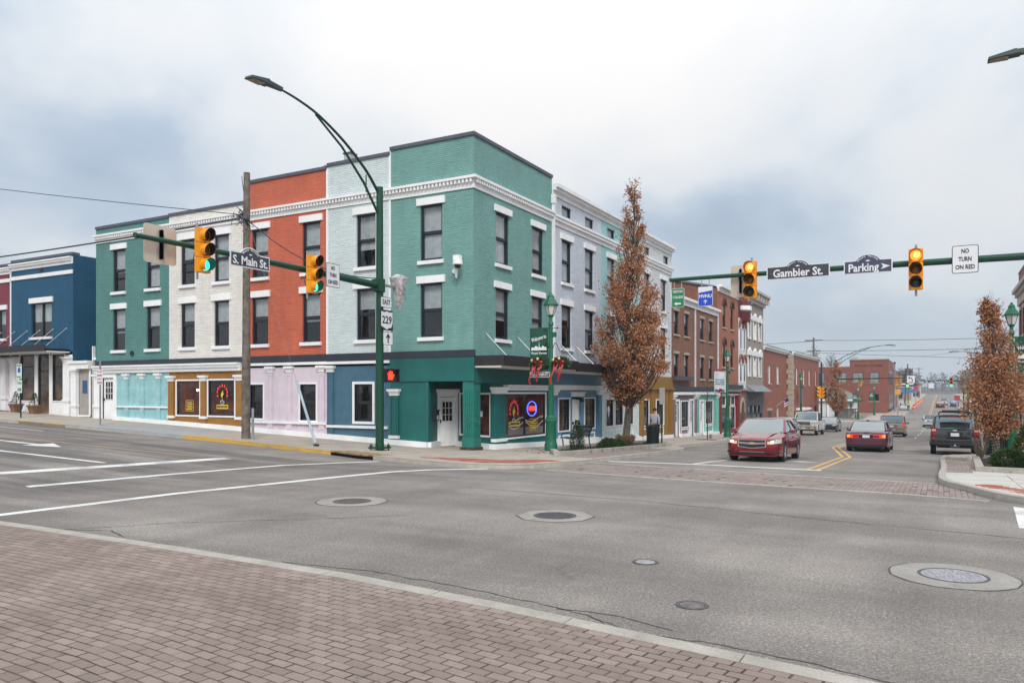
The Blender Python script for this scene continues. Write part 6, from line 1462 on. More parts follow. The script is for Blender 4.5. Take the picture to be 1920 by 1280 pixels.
for i, p in enumerate(pots):
    rng = random.Random(40+i); m = MB()
    for k in range(500):
        z = .45+.62*rng.random(); r = .26*(1.1-z)/.65*math.sqrt(rng.random())+.02; a = rng.uniform(0, 6.3); q = Vector((r*cos(a), r*sin(a), z)); leaf(m, q, (Vector((cos(a), sin(a), .8))+rv(rng)*.6).normalized(), rv(rng), .07, .02)
    m.build('foliage', GREENL, p)
    MB().lathe([(.03, .42), (.02, .9)], 6).build('stem', BARK, p)
# planters
def planter(poly, label, sh):
    cx_, cy_ = sum(p[0] for p in poly)/len(poly), sum(p[1] for p in poly)/len(poly)
    t = thing('planter_bed', label, 'planter', (cx_, cy_, 0), 0, 'kerbed planting beds')
    m = drape_mesh('mulch', poly, .165, MULCH); m.transform(Matrix.Translation((-cx_, -cy_, 0))); put('mulch', m, t)
    P = dens(poly+[poly[0]], 1.0); m = MB(); w = .10
    for (a, b), (c, d) in zip(P, P[1:]):
        dd = Vector((c-a, d-b)).normalized(); ex = dd*.08; a, b, c, d = a-ex.x, b-ex.y, c+ex.x, d+ex.y; nx_, ny_ = -dd.y*w, dd.x*w
        Q = [(a+nx_, b+ny_), (a-nx_, b-ny_), (c-nx_, d-ny_), (c+nx_, d+ny_)][::-1]
        m.hexa([(u-cx_, v-cy_, G(u, v)+.12) for u, v in Q]+[(u-cx_, v-cy_, G(u, v)+.27+random.uniform(0, .002)) for u, v in Q])
    put('edging', m.mesh('edging', KERB), t); rng = random.Random(sh); m = MB()
    x0, x1, y0, y1 = min(p[0] for p in poly), max(p[0] for p in poly), min(p[1] for p in poly), max(p[1] for p in poly)
    for k in range(700):
        u, v = rng.uniform(x0+.2, x1-.2), rng.uniform(y0+.2, y1-.2); a = rng.uniform(0, 3.2); q = Vector((cos(a), sin(a), rng.uniform(-.1, .4))); p0 = Vector((u-cx_, v-cy_, G(u, v)+.17)); leaf(m, p0, q.normalized(), Vector((0, 0, 1)), rng.uniform(.04, .10), .025)
    tag(put('bark_chips', m.mesh('bark_chips', paint('bark_chip', (.10, .062, .045), .9, 0, .5, 30)), t), kind='stuff')
    return t
planter([(-12.5, 25.5), (-11.0, 22.9), (-10.8, 24), (-10.85, 34.5), (-11.4, 36.3), (-13.3, 36.3), (-13.1, 30)], 'long kerbed planting bed around the tall brown tree', 5)
planter([(.95, 24.2), (4.5, 23.6), (4.5, 28), (3.0, 32.2), (1.15, 32.4)], 'kerbed mulch bed around the right-hand tree', 6)
shrub(-11.8, 26.3, 'small conical evergreen beside the bench in the long bed', CON, 1500, .08, GREENL, 1, off=.16)
shrub(-11.35, 28.3, 'low spreading green shrub at the front of the long bed', [(0, .4), (.16, .44), (.32, .24), (.4, .08)], 1300, .10, GREENL, 2, off=.16); shrub(-11.5, 29.6, 'low green shrub second along the long bed', [(0, .34), (.15, .38), (.28, .24), (.34, .08)], 1000, .10, GREENL, 3, off=.16)
shrub(-11.75, 31.2, 'tuft of dry brown ornamental grass under the tall tree', [(0, .14), (.15, .3), (.32, .38), (.42, .32)], 1300, .16, STRAW, 4, 'ornamental_grass', .9, off=.16, w=.08)
shrub(1.75, 25.6, 'low green spreading shrub in the right-hand bed', [(0, .42), (.22, .5), (.42, .3), (.5, .1)], 1500, .11, GREENL, 7, off=.17); shrub(2.2, 26.0, 'upright golden green conifer in the right-hand bed', [(0, .34), (.4, .40), (.8, .28), (1.15, .08), (1.25, .03)], 2200, .11, GOLDL, 8, up=.7, off=.17)
shrub(-13.9, 68.2, 'dark trimmed bush beside the arched brown door', [(0, .5), (.6, .6), (1.1, .3)], 700, .12, GREENL, 14)
t = thing('bare_shrub', 'leafless twiggy shrub behind the black SUV at the planter', 'shrub', (1.25, 31.6, G(1.25, 31.6)+.17)); rng = random.Random(2); m = MB()
for k in range(60):
    a = rng.uniform(0, 6.3); e = Vector((.32*cos(a)*rng.random()**.5, .32*sin(a)*rng.random()**.5, rng.uniform(.5, .9))); m.path([(.05*cos(a), .05*sin(a), -.03), e*.6+rv(rng)*.04, e], [.008, .006, .003], 4, caps=False)
m.build('twigs', paint('pale_twig', (.26, .21, .16), .9), t)
for x, y, lb in ((-11.75, 28.9, 'small dark floodlight among the low shrubs of the long bed'), (1.5, 28.6, 'small dark floodlight at the foot of the right-hand tree')):
    t = thing('uplight', lb, 'lamp', (x, y, G(x, y)+.17)); MB().lathe([(.02, 0), (.02, .1)], 6).build('stake', SBLK, t); MB().lathe([(.06, .08), (.10, .14), (.10, .28), (.03, .32)], 10).build('housing', paint('dark_blue_metal', (.02, .03, .05), .4), t, smooth=40)
# ------------------------------------------------------------------ people
def skin_mesh(name, verts, edges, rad, mat, parent, sub=2):
    me = bpy.data.meshes.new(name); me.from_pydata(verts, edges, []); o = put(name, me, parent); me.materials.append(mat)
    sk = o.modifiers.new('skin', 'SKIN'); sk.use_smooth_shade = True
    for i, r in enumerate(rad):
        d = me.skin_vertices[0].data[i]; d.radius = (r, r) if not isinstance(r, tuple) else r; d.use_root = (i == 0)
    sb = o.modifiers.new('subdivision', 'SUBSURF'); sb.levels = sb.render_levels = sub
    return o
SKIN = paint('skin', (.42, .24, .17), .55, 0, .05)
def person(x, y, rz, label, shirt, trous, hairm, sc=1., walk=.24, vest=None):
    t = thing('person', label, 'person', (x, y, G(x, y)+.13), rz); t.scale = (sc, sc, sc)
    # faces +y; joints in metres
    J = dict(pel=(0, 0, .98), wst=(0, .01, 1.12), chs=(0, .02, 1.34), nck=(0, .02, 1.50), hd0=(0, .035, 1.58), hd1=(0, .05, 1.68), hd2=(0, .04, 1.77),
             sl=(-.19, .01, 1.43), el=(-.25, .06, 1.16), wl=(-.24, .24, .98), hl=(-.23, .30, .93), sr=(.19, .01, 1.43), er=(.25, -.08, 1.15), wr=(.25, -.02, .90), hr=(.25, .01, .82),
             hpl=(-.10, 0, .94), kl=(-.11, walk*.55, .52), al=(-.11, walk*.85, .09), tl=(-.11, walk*.85+.17, .04), hpr=(.10, 0, .94), kr=(.11, -walk*.25, .52), ar=(.11, -walk*1.1, .13), tr=(.11, -walk*1.1+.15, .04))
    K = list(J); ix = {k: i for i, k in enumerate(K)}; E = [('pel', 'wst'), ('wst', 'chs'), ('chs', 'nck'), ('nck', 'hd0'), ('hd0', 'hd1'), ('hd1', 'hd2'), ('chs', 'sl'), ('sl', 'el'), ('el', 'wl'), ('wl', 'hl'), ('chs', 'sr'), ('sr', 'er'), ('er', 'wr'), ('wr', 'hr'), ('pel', 'hpl'), ('hpl', 'kl'), ('kl', 'al'), ('al', 'tl'), ('pel', 'hpr'), ('hpr', 'kr'), ('kr', 'ar'), ('ar', 'tr')]
    rd = dict(pel=(.14, .11), wst=(.13, .10), chs=(.15, .11), nck=.055, hd0=.07, hd1=.092, hd2=.07, sl=.06, el=.042, wl=.03, hl=.036, sr=.06, er=.042, wr=.03, hr=.036, hpl=.085, kl=.055, al=.038, tl=.035, hpr=.085, kr=.055, ar=.038, tr=.035)
    b = skin_mesh('body', [J[k] for k in K], [(ix[a], ix[c]) for a, c in E], [rd[k] for k in K], SKIN, t)
    def sub(keys, edges, grow, mat, nm):
        i2 = {k: i for i, k in enumerate(keys)}; f = lambda r: tuple(q+grow for q in r) if isinstance(r, tuple) else r+grow
        return skin_mesh(nm, [J[k] for k in keys], [(i2[a], i2[c]) for a, c in edges], [f(rd[k]) for k in keys], mat, t)
    sub(['wst', 'pel', 'chs', 'sl', 'el', 'wl', 'sr', 'er', 'wr'], [('pel', 'wst'), ('wst', 'chs'), ('chs', 'sl'), ('sl', 'el'), ('el', 'wl'), ('chs', 'sr'), ('sr', 'er'), ('er', 'wr')], .022, shirt, 'shirt')
    sub(['pel', 'hpl', 'kl', 'al', 'hpr', 'kr', 'ar'], [('pel', 'hpl'), ('hpl', 'kl'), ('kl', 'al'), ('pel', 'hpr'), ('hpr', 'kr'), ('kr', 'ar')], .024, trous, 'trousers')
    if vest: sub(['wst', 'chs'], [('wst', 'chs')], .045, vest, 'vest')
    m = MB(); m.lathe([(.098, -.03), (.108, .03), (.09, .09), (.04, .125), (.001, .13)], 14, (0, .035, 1.70)); 
    for i, (a, c, z) in enumerate(m.v):
        if c > .09 and z < 1.76: m.v[i] = (a, .085, max(z, 1.745))
    m.build('hair', hairm, t, smooth=60)
    m = MB(); m.box(-.012, .13, 1.645, .012, .165, 1.68); m.box(-.03, .135, 1.605, .03, .142, 1.615); m.build('face', paint('face_shade', (.34, .17, .12), .6), t)
    for s in ('l', 'r'):
        a, tt = Vector(J['a'+s]), Vector(J['t'+s]); m = MB(); m.cbox((tt.x, (a.y+tt.y)/2, 0.0 if s == 'l' else .02), .10, .29, .09); m.build('shoe', paint('dark_shoe', (.04, .03, .025), .6), t)
    return t
person(-13.6, 40.6, R(8), 'man in grey long-sleeved shirt and tan trousers walking past the gold shop', paint('grey_shirt', (.32, .34, .40), .8), paint('tan_trousers', (.22, .14, .10), .8), paint('dark_hair', (.03, .02, .016), .8), 1.0)
# ================================================================== vehicles (front towards local +y)
def carpaint(name, col, rough=.28, metal=.35, dirt=0.):
    if name in MATS: return MATS[name]
    col = lin(col) if isinstance(col, str) else col
    t = NT(name); o = t.obj(); c = t.mix(t.ramp(t.noise(o, 1.5, 4), [(.3, 0), (.7, 1)]), tuple(x*.88 for x in col), col)
    if dirt:
        sp = t.n('ShaderNodeSeparateXYZ'); t.l(o, sp.inputs[0]); h = t.math('ADD', sp.outputs[2], t.math('MULTIPLY', t.noise(o, 3, 5, .7), .5))
        c = t.mix(t.math('MULTIPLY', t.ramp(h, [(.45, 1.), (1.15, 0.)]), dirt), c, (.24, .19, .13))
    t.l(c, t.b.inputs['Base Color']); t.b.inputs['Metallic'].default_value = metal; t.b.inputs['Roughness'].default_value = rough
    t.b.inputs['Coat Weight'].default_value = .8 if not dirt else .2; t.b.inputs['Coat Roughness'].default_value = .05
    MATS[name] = t.m; return t.m
def m_carglass():
    t = NT('car_glass'); t.b.inputs['Base Color'].default_value = (.03, .042, .043, 1); t.b.inputs['Roughness'].default_value = .06
    gl = t.n('ShaderNodeBsdfGlossy'); gl.inputs['Roughness'].default_value = .05; gl.inputs['Color'].default_value = (.86, .95, .95, 1); mx = t.n('ShaderNodeMixShader')
    lw = t.n('ShaderNodeLayerWeight'); lw.inputs[0].default_value = .35; t.l(t.math('ADD', t.math('MULTIPLY', lw.outputs['Facing'], .5), .10), mx.inputs[0]); t.l(t.b.outputs[0], mx.inputs[1]); t.l(gl.outputs[0], mx.inputs[2]); t.l(mx.outputs[0], t.o.inputs[0]); MATS['car_glass'] = t.m; return t.m
CGL = m_carglass()
TYRE = paint('tyre_rubber', (.018, .018, .019), .85, 0, .2, 20); CHROME = paint('chrome', (.70, .70, .71), .15, .95, .05, fine=0); RIMM = paint('alloy_rim', (.50, .50, .52), .25, .8, .1); BLKP = paint('black_plastic', (.014, .014, .015), .55)
HLGT = paint('headlamp_glass', (.66, .66, .62), .12, .1, .3, 12); HLON = emit('headlamp_lit', (1., .92, .75), 3.); TAILR = paint('tail_lamp', (.32, .012, .012), .18, 0, .15); TAILON = emit('brake_lamp', (1., .05, .03), .45, .7); AMB = emit('amber_lamp', (1., .36, .05), .5, .8); PLATEM = paint('number_plate', (.62, .64, .66), .5)
def ip(t, p):
    for (a, b), (c, d) in zip(p, p[1:]):
        if t <= c: u = max(0., (t-a)/(c-a)); return b+(d-b)*u
    return p[-1][1]
def car(name, label, x, y, rz, P, pm, cat='car', grp='cars on Main Street', lit=False, brake=False, detail=True, plate_front=False, z=None):
    L, W, wb, fo, R_, cl = P['L'], P['W'], P['wb'], P['fo'], P['R'], P['cl']; hw = W/2
    t = thing(name, label, cat, (x, y, G(x, y)+.003 if z is None else z), rz, grp)
    sl = (G(x+0, y+wb/2)-G(x, y-wb/2))/wb; t.rotation_euler = (math.atan(sl)*(1 if abs(rz) < 1.6 else -1), 0, rz)
    wp = P.get('wp') or [(0, .62), (.03, .74), (.09, .85), (.22, .93), (.5, .985), (.9, 1), (L-1., 1), (L-.55, .985), (L-.22, .94), (L-.07, .86), (L-.02, .76), (L, .64)]
    top, bot = P['top'], P.get('bot') or [(0, cl+.12), (.08, cl+.03), (.4, cl), (L-.5, cl+.03), (L-.08, cl+.10), (L, cl+.18)]
    wc = (fo, fo+wb); Ra = R_*1.13; st = {0, .03, .09, .22, .5, L-.5, L-.22, L-.07, L-.02, L}
    for c in wc:
        for k in range(0, 11): st.add(round(c+Ra*cos(pi*k/10), 3))
        st |= {c-Ra-.02, c+Ra+.02}
    for a, _ in top: st.add(a)
    for k in range(1, 20): st.add(L*k/20)
    st = sorted(s for s in st if 0 <= s <= L); st = [s for i, s in enumerate(st) if i == 0 or s-st[i-1] > .008]
    m = MB(); ring = []
    def sect(s):
        w = hw*ip(s, wp); zt = ip(s, top); zb = ip(s, bot)
        for c in wc:
            if abs(s-c) < Ra: zb = max(zb, R_+math.sqrt(max(0, Ra*Ra-(s-c)**2)))
        zb = min(zb, zt-.14); h = zt-zb; sh = P.get('sh', .06); zs = max(zb+.05, ip(s, bot)+(zt-ip(s, bot))*.52); zs = min(zs, zt-.10)
        return [(w*.80, zb), (w*.975, zb+.015), (w*1.0, zs), (w*.99, zs+(zt-zs)*.45), (w*.955, zt-sh*.7), (w*.90, zt-sh*.15), (w*.72, zt+.008), (0, zt+.025)]
    for s in st:
        q = sect(s); full = [(a, L/2-s, b) for a, b in q]+[(-a, L/2-s, b) for a, b in q[-2::-1]]; ring.append(full)
    n = len(ring[0])
    for r in ring: m.v += r
    for i in range(len(st)-1):
        for j in range(n-1): a = i*n+j; m.f.append((a, a+1, a+n+1, a+n)); m.mi.append(0)
        m.f.append((i*n+n-1, i*n, (i+1)*n, (i+1)*n+n-1)); m.mi.append(1)
    m.f.append(tuple(range(n-1, -1, -1))); m.mi.append(0); m.f.append(tuple((len(st)-1)*n+j for j in range(n))); m.mi.append(0)
    m.build('body', [pm, BLKP], t, smooth=38)
    MB().box(-hw*.72, -L/2+.25, cl-.02, hw*.72, L/2-.25, R_+.35).build('underbody', BLKP, t)
    # wheels
    wd = .215; tk = hw-.015
    m = MB(); m.lathe([(R_*.66, -wd/2), (R_*.93, -wd/2), (R_, -wd/2+.03), (R_, wd/2-.03), (R_*.93, wd/2), (R_*.66, wd/2)], 24, ax='x'); ty = m.mesh('wheel', TYRE, 40)
    m = MB(); m.lathe([(R_*.67, wd/2-.02), (R_*.60, wd/2-.0), (R_*.57, wd/2-.05)], 24, ax='x', caps=False); m.lathe([(R_*.2, wd/2-.03), (R_*.17, wd/2+.005), (.001, wd/2+.008)], 12, ax='x', caps=False)
    for k in range(P.get('spokes', 5)):
        a = 2*pi*k/P.get('spokes', 5); c, s_ = cos(a), sin(a)
        for da in (-.13, .13): c2, s2 = cos(a+da), sin(a+da); m.path([(wd/2-.015, c*R_*.12, s_*R_*.12), (wd/2-.01, c2*R_*.60, s2*R_*.60)], [R_*.07, R_*.05], 4)
    rm = m.mesh('rim', RIMM, 40); hubm = MB().lathe([(R_*.60, wd/2-.07), (.001, wd/2-.07)], 16, ax='x', caps=False).mesh('brake_disc', BLKP)
    for c in wc:
        for s in (1, -1):
            o = put('wheel', ty, t, (s*(tk-wd/2), L/2-c, R_), 0 if s > 0 else pi); put('rim', rm, o); put('brake_disc', hubm, o)
    # greenhouse
    xc, r0, r1, xd, zr, zbf, zbr, zd = P['xc'], P['r0'], P['r1'], P['xd'], P['zr'], P['zbf'], P['zbr'], P['zd']; wr, wbh = P.get('wr', .72)*hw, .915*hw
    Y = lambda s: L/2-s
    def grid(name, A, B, nn=8, mat=pm, bow=.05, up=.0, off=0.):
        """surface between two left-right lines A,B each (halfwidth, s, z); bowed outwards"""
        m = MB(); k = 4
        for i in range(k+1):
            u = i/k; w = A[0]+(B[0]-A[0])*u; s = A[1]+(B[1]-A[1])*u; z = A[2]+(B[2]-A[2])*u
            for j in range(nn+1):
                v = -1+2*j/nn; c = 1-v*v; bl = sin(pi*u)*.02; m.v.append((w*v, Y(s)+bow*c, z+up*c+bl+off))
        for i in range(k):
            for j in range(nn): a = i*(nn+1)+j; m.f.append((a, a+1, a+nn+2, a+nn+1)); m.mi.append(0)
        return m.build(name, mat, t, smooth=60)
    if P.get('pickup'): pass
    roofw = wr
    m = MB(); ss = [r0, r0+(r1-r0)*.15, r0+(r1-r0)*.5, r0+(r1-r0)*.85, r1]; zz = [zr-.045, zr-.012, zr, zr-.010, zr-(.06 if not P.get('van') else .025)]
    for s, z in zip(ss, zz):
        for v in (-1, -.94, -.8, -.4, 0, .4, .8, .94, 1): m.v.append((roofw*v*1.03, Y(s), z+.045*(1-abs(v)**2.5)-.035*(abs(v) > .97)))
    for i in range(4):
        for j in range(8): a = i*9+j; m.f.append((a, a+1, a+10, a+9)); m.mi.append(0)
    m.build('roof', pm, t, smooth=60)
    ws = grid('windscreen', (wbh*.93, xc, zbf-.01), (roofw*.97, r0, zr-.035), mat=CGL, bow=.09, up=.02)
    rg = grid('rear_window', (roofw*.96, r1, zr-.05), (wbh*(.86 if not P.get('van') else .93), xd, zd), mat=CGL, bow=-.06 if not P.get('van') else -.04, up=.01)
    for s in (1, -1):
        Cc, A_, B2, D2 = (s*wbh*.97, xc+.05, zbf), (s*roofw*1.01, r0, zr-.055), (s*roofw*1.01, r1, zr-.07), (s*wbh*.95, xd, zd-.01)
        bf = (s*hw*.955, xc+.25, zbf-.03); br = (s*hw*.95, xd-.10, zbr-.02)
        k = 10; m = MB(); lo = [Vector((s*hw*.945, Y(xc+.12+(xd-.05-xc-.12)*i/k), ip(i/k, [(0, zbf-.02), (1, zbr-.02)]))) for i in range(k+1)]
        def upz(sv):
            if sv < r0: u = (sv-xc)/(r0-xc); return zbf+(zr-.06-zbf)*u
            if sv > r1: u = (sv-r1)/max(.01, xd-r1); return zr-.07+(zd-zr+.06)*u
            return zr-.06
        hi = []
        for p in lo:
            sv = L/2-p.y; z = max(upz(sv), p.z+.005); f = (z-p.z)/max(.05, zr-.06-p.z); hi.append(Vector((s*(hw*.945+(roofw-hw*.945)*min(1, f)), p.y, z)))
        for i in range(k): q = [lo[i], lo[i+1], hi[i+1], hi[i]]; m.face(q if s < 0 else q[::-1])
        m.build('side_glass', CGL, t, smooth=60)
        V = lambda p: Vector((p[0], Y(p[1]), p[2]))
        MB().path([V(Cc), V(A_)], [.05, .04], 6).build('windscreen_pillar', pm, t, smooth=60)
        MB().path([V(A_), V((s*roofw*1.03, (r0+r1)/2, zr-.02)), V(B2)], .042, 6).build('roof_rail', pm, t, smooth=60)
        if not P.get('van'):
            m = MB(); a, b, c, d = V(B2), V(D2), V((s*hw*.95, xd-P.get('cp', .42), zbr-.01)), V((s*(roofw*1.02), r1-P.get('ct', .12), zr-.075)); o_ = Vector((s*.012, 0, .004)); q = [a+o_, b+o_, c+o_, d+o_]; m.face(q if s > 0 else q[::-1]); m.build('rear_pillar', pm, t)
            MB().path([V(B2), V(D2)], [.045, .05], 6).build('rear_pillar', pm, t, smooth=60)
        else:
            MB().path([V(B2), V(D2)], [.06, .065], 6).build('rear_pillar', pm, t, smooth=60)
            for q in P.get('pil', ()): MB().hexa([(s*hw*.95, Y(q+.07), zbr-.03), (s*(hw*.965), Y(q+.07), zbr-.03), (s*(hw*.965), Y(q-.07), zbr-.03), (s*hw*.95, Y(q-.07), zbr-.03), (s*roofw, Y(q+.06), zr-.07), (s*(roofw+.02), Y(q+.06), zr-.07), (s*(roofw+.02), Y(q-.06), zr-.07), (s*roofw, Y(q-.06), zr-.07)]).build('door_pillar', pm, t)
        bp = P.get('bp', (xc+xd)/2)
        MB().hexa([(s*hw*.945, Y(bp+.04), zbf-.02), (s*hw*.962, Y(bp+.04), zbf-.02), (s*hw*.962, Y(bp-.04), zbf-.02), (s*hw*.945, Y(bp-.04), zbf-.02), (s*roofw, Y(bp+.08), zr-.06), (s*(roofw+.018), Y(bp+.08), zr-.06), (s*(roofw+.018), Y(bp+.01), zr-.06), (s*roofw, Y(bp+.01), zr-.06)]).build('door_pillar', BLKP, t)
        # mirror, door seams, handles
        mx, mz, ms = s*(hw+.09), zbf+.06, xc+.42
        m = MB(); m.hexa([(mx-.10, Y(ms)-.07, mz-.06), (mx+.10, Y(ms)-.05, mz-.05), (mx+.10, Y(ms)+.06, mz-.04), (mx-.10, Y(ms)+.08, mz-.05), (mx-.10, Y(ms)-.07, mz+.08), (mx+.09, Y(ms)-.05, mz+.07), (mx+.09, Y(ms)+.05, mz+.06), (mx-.10, Y(ms)+.07, mz+.06)]); o = m.build('mirror', P.get('mm') or pm, t)
        put('mirror_glass', MB().box(mx-.085, Y(ms)-.075, mz-.035, mx+.08, Y(ms)-.071, mz+.055).mesh('mirror_glass', paint('mirror_face', (.30, .38, .36), .05, .6, fine=0)), o); put('stalk', MB().box(min(mx, s*hw*.93), Y(ms)-.02, mz-.05, max(mx, s*hw*.93), Y(ms)+.03, mz-.01).mesh('stalk', BLKP), o)
        for q in P.get('seams', ()):
            m = MB(); zl = cl+.18
            for i in range(5):
                z0, z1 = zl+(zbf-.06-zl)*i/5, zl+(zbf-.06-zl)*(i+1)/5
                xw = lambda z: s*(hw*ip(q, wp)*(.985+.017*sin(pi*min(1, (z-zl)/(zbf-zl)))) + .0)
                m.face([(xw(z0)+s*.004, Y(q), z0), (xw(z0)+s*.004, Y(q)+.012, z0), (xw(z1)+s*.004, Y(q)+.012, z1), (xw(z1)+s*.004, Y(q), z1)] if s > 0 else [(xw(z0)+s*.004, Y(q)+.012, z0), (xw(z0)+s*.004, Y(q), z0), (xw(z1)+s*.004, Y(q), z1), (xw(z1)+s*.004, Y(q)+.012, z1)])
            m.build('door_seam', BLKP, t)
            MB().box(s*hw*.985-.02, Y(q)+.10, zbf-.16, s*hw*.985+.02, Y(q)+.30, zbf-.12).build('door_handle', pm, t)
    # patches that follow the rounded ends
    inv = lambda x: next((a+(c-a)*((abs(x)/hw-b)/(d-b)) for (a, b), (c, d) in zip(wp, wp[1:]) if b <= abs(x)/hw <= d and d > b), 0.)
    rinv = lambda x: next((a+(c-a)*((abs(x)/hw-b)/(d-b)) for (a, b), (c, d) in list(zip(wp, wp[1:]))[::-1] if d <= abs(x)/hw <= b and d < b), L)
    def patch(nm, mat, x0, x1, lo, hi, n=6, off=.012, rear=False, par=None, mirror=True, thick=.03):
        r = None
        for s in ((1, -1) if mirror else (1,)):
            m = MB(); A, B = [], []
            for i in range(n+1):
                xx = x0+(x1-x0)*i/n; xe = max(-hw*.998, min(hw*.998, xx))
                sv = rinv(xe*.985) if rear else inv(xe*.985); yy = Y(sv)+(-off if rear else off); A.append((s*xx, yy, lo(xx))); B.append((s*xx, yy, hi(xx)))
            for i in range(n):
                q = [A[i], A[i+1], B[i+1], B[i]]; dy = thick if rear else -thick; b_ = [(a, b+dy, c) for a, b, c in q]
                m.hexa([q[0], q[1], b_[1], b_[0], q[3], q[2], b_[2], b_[3]] if (s > 0) != rear else [q[1], q[0], b_[0], b_[1], q[2], q[3], b_[3], b_[2]])
            r = m.build(nm, mat, par or t)
        return r
    P['deco'](patch, t, lit, brake, pm, Y, hw, ip)
    return t
c_ = lambda v: (lambda x: v)
def deco_malibu(patch, t, lit, brake, pm, Y, hw, ip):
    patch('headlight', HLGT, .50, .90, lambda x: .60+.10*(x-.5), lambda x: .685+.28*(x-.5), 8)
    if lit:
        patch('headlight_bulb', HLON, .62, .70, lambda x: .64, lambda x: .71, 2, .02); patch('indicator', AMB, .50, .62, lambda x: .60, lambda x: .635, 3, .02)
    patch('grille_surround', CHROME, -.46, .46, lambda x: .645-.03*(1-abs(x)/.46), lambda x: .745, 10, .012, mirror=False); patch('grille', BLKP, -.43, .43, lambda x: .668-.03*(1-abs(x)/.46), lambda x: .728, 10, .02, mirror=False)
    patch('grille_surround', CHROME, -.46, .46, lambda x: .50-.05*(1-abs(x)/.46), lambda x: .632-.03*(1-abs(x)/.46), 10, .012, mirror=False); patch('grille', BLKP, -.43, .43, lambda x: .522-.05*(1-abs(x)/.46), lambda x: .612-.03*(1-abs(x)/.46), 10, .02, mirror=False)
    patch('badge', paint('badge_gold', (.70, .58, .30), .25, .7), -.12, .12, c_(.60), c_(.655), 2, .035, mirror=False); patch('badge', MATS['badge_gold'], -.05, .05, c_(.585), c_(.67), 2, .036, mirror=False)
    patch('lower_intake', BLKP, -.46, .46, c_(.26), lambda x: .335, 10, .012, mirror=False); patch('intake_trim', CHROME, -.40, .40, c_(.335), c_(.345), 8, .016, mirror=False)
    patch('fog_recess', BLKP, .60, .86, lambda x: .29, lambda x: .37-.06*(x-.6), 6, .008)
    patch('bumper_lip', pm, -.80, .80, c_(.20), c_(.235), 12, .03, mirror=False)
    for s in (1, -1): MB().path([(s*.62, Y(1.25), .965), (s*.50, Y(.7), .915), (s*.46, Y(.20), .80)], [.012, .02, .012], 5).build('hood_crease', pm, t, smooth=60)
    MB().box(-.75, Y(1.36), .99, -.1, Y(1.33), 1.005).build('wiper', BLKP, t)
def deco_buick(patch, t, lit, brake, pm, Y, hw, ip):
    T = TAILON if brake else TAILR
    patch('tail_light', T, .30, .82, lambda x: .66, lambda x: .80, 6, .012, True); patch('tail_light_inner', TAILR, .30, .56, lambda x: .675, lambda x: .785, 4, .017, True); patch('indicator', AMB if brake else TAILR, .68, .80, c_(.68), c_(.79), 3, .02, True)
    patch('plate_recess', BLKP, -.28, .28, c_(.655), c_(.81), 4, .006, True, mirror=False); patch('number_plate', PLATEM, -.15, .15, c_(.66), c_(.79), 2, .016, True, mirror=False); patch('chrome_strip', CHROME, -.28, .28, c_(.815), c_(.835), 4, .02, True, mirror=False)
    patch('bumper', pm, -.84, .84, c_(.34), lambda x: .60, 12, .045, True, mirror=False); patch('bumper_groove', BLKP, -.82, .82, c_(.50), c_(.512), 12, .05, True, mirror=False); patch('lower_valance', BLKP, -.78, .78, c_(.24), c_(.34), 10, .02, True, mirror=False)
    MB().box(-.06, Y(4.15), 1.43, .06, Y(4.0), 1.475).build('antenna_fin', BLKP, t); patch('headlight', HLGT, .45, .82, c_(.60), c_(.70), 5)
    patch('lettering_strip', BLKP, -.1, .1, c_(.86), c_(.885), 2, .01, True, mirror=False)
    for s in (1, -1): MB().lathe([(.12, -.1), (.15, 0), (.13, .16), (.05, .2)], 10, (s*.42, Y(3.75), .98)).build('headrest', paint('grey_cloth', (.20, .21, .21), .8), t, smooth=60)
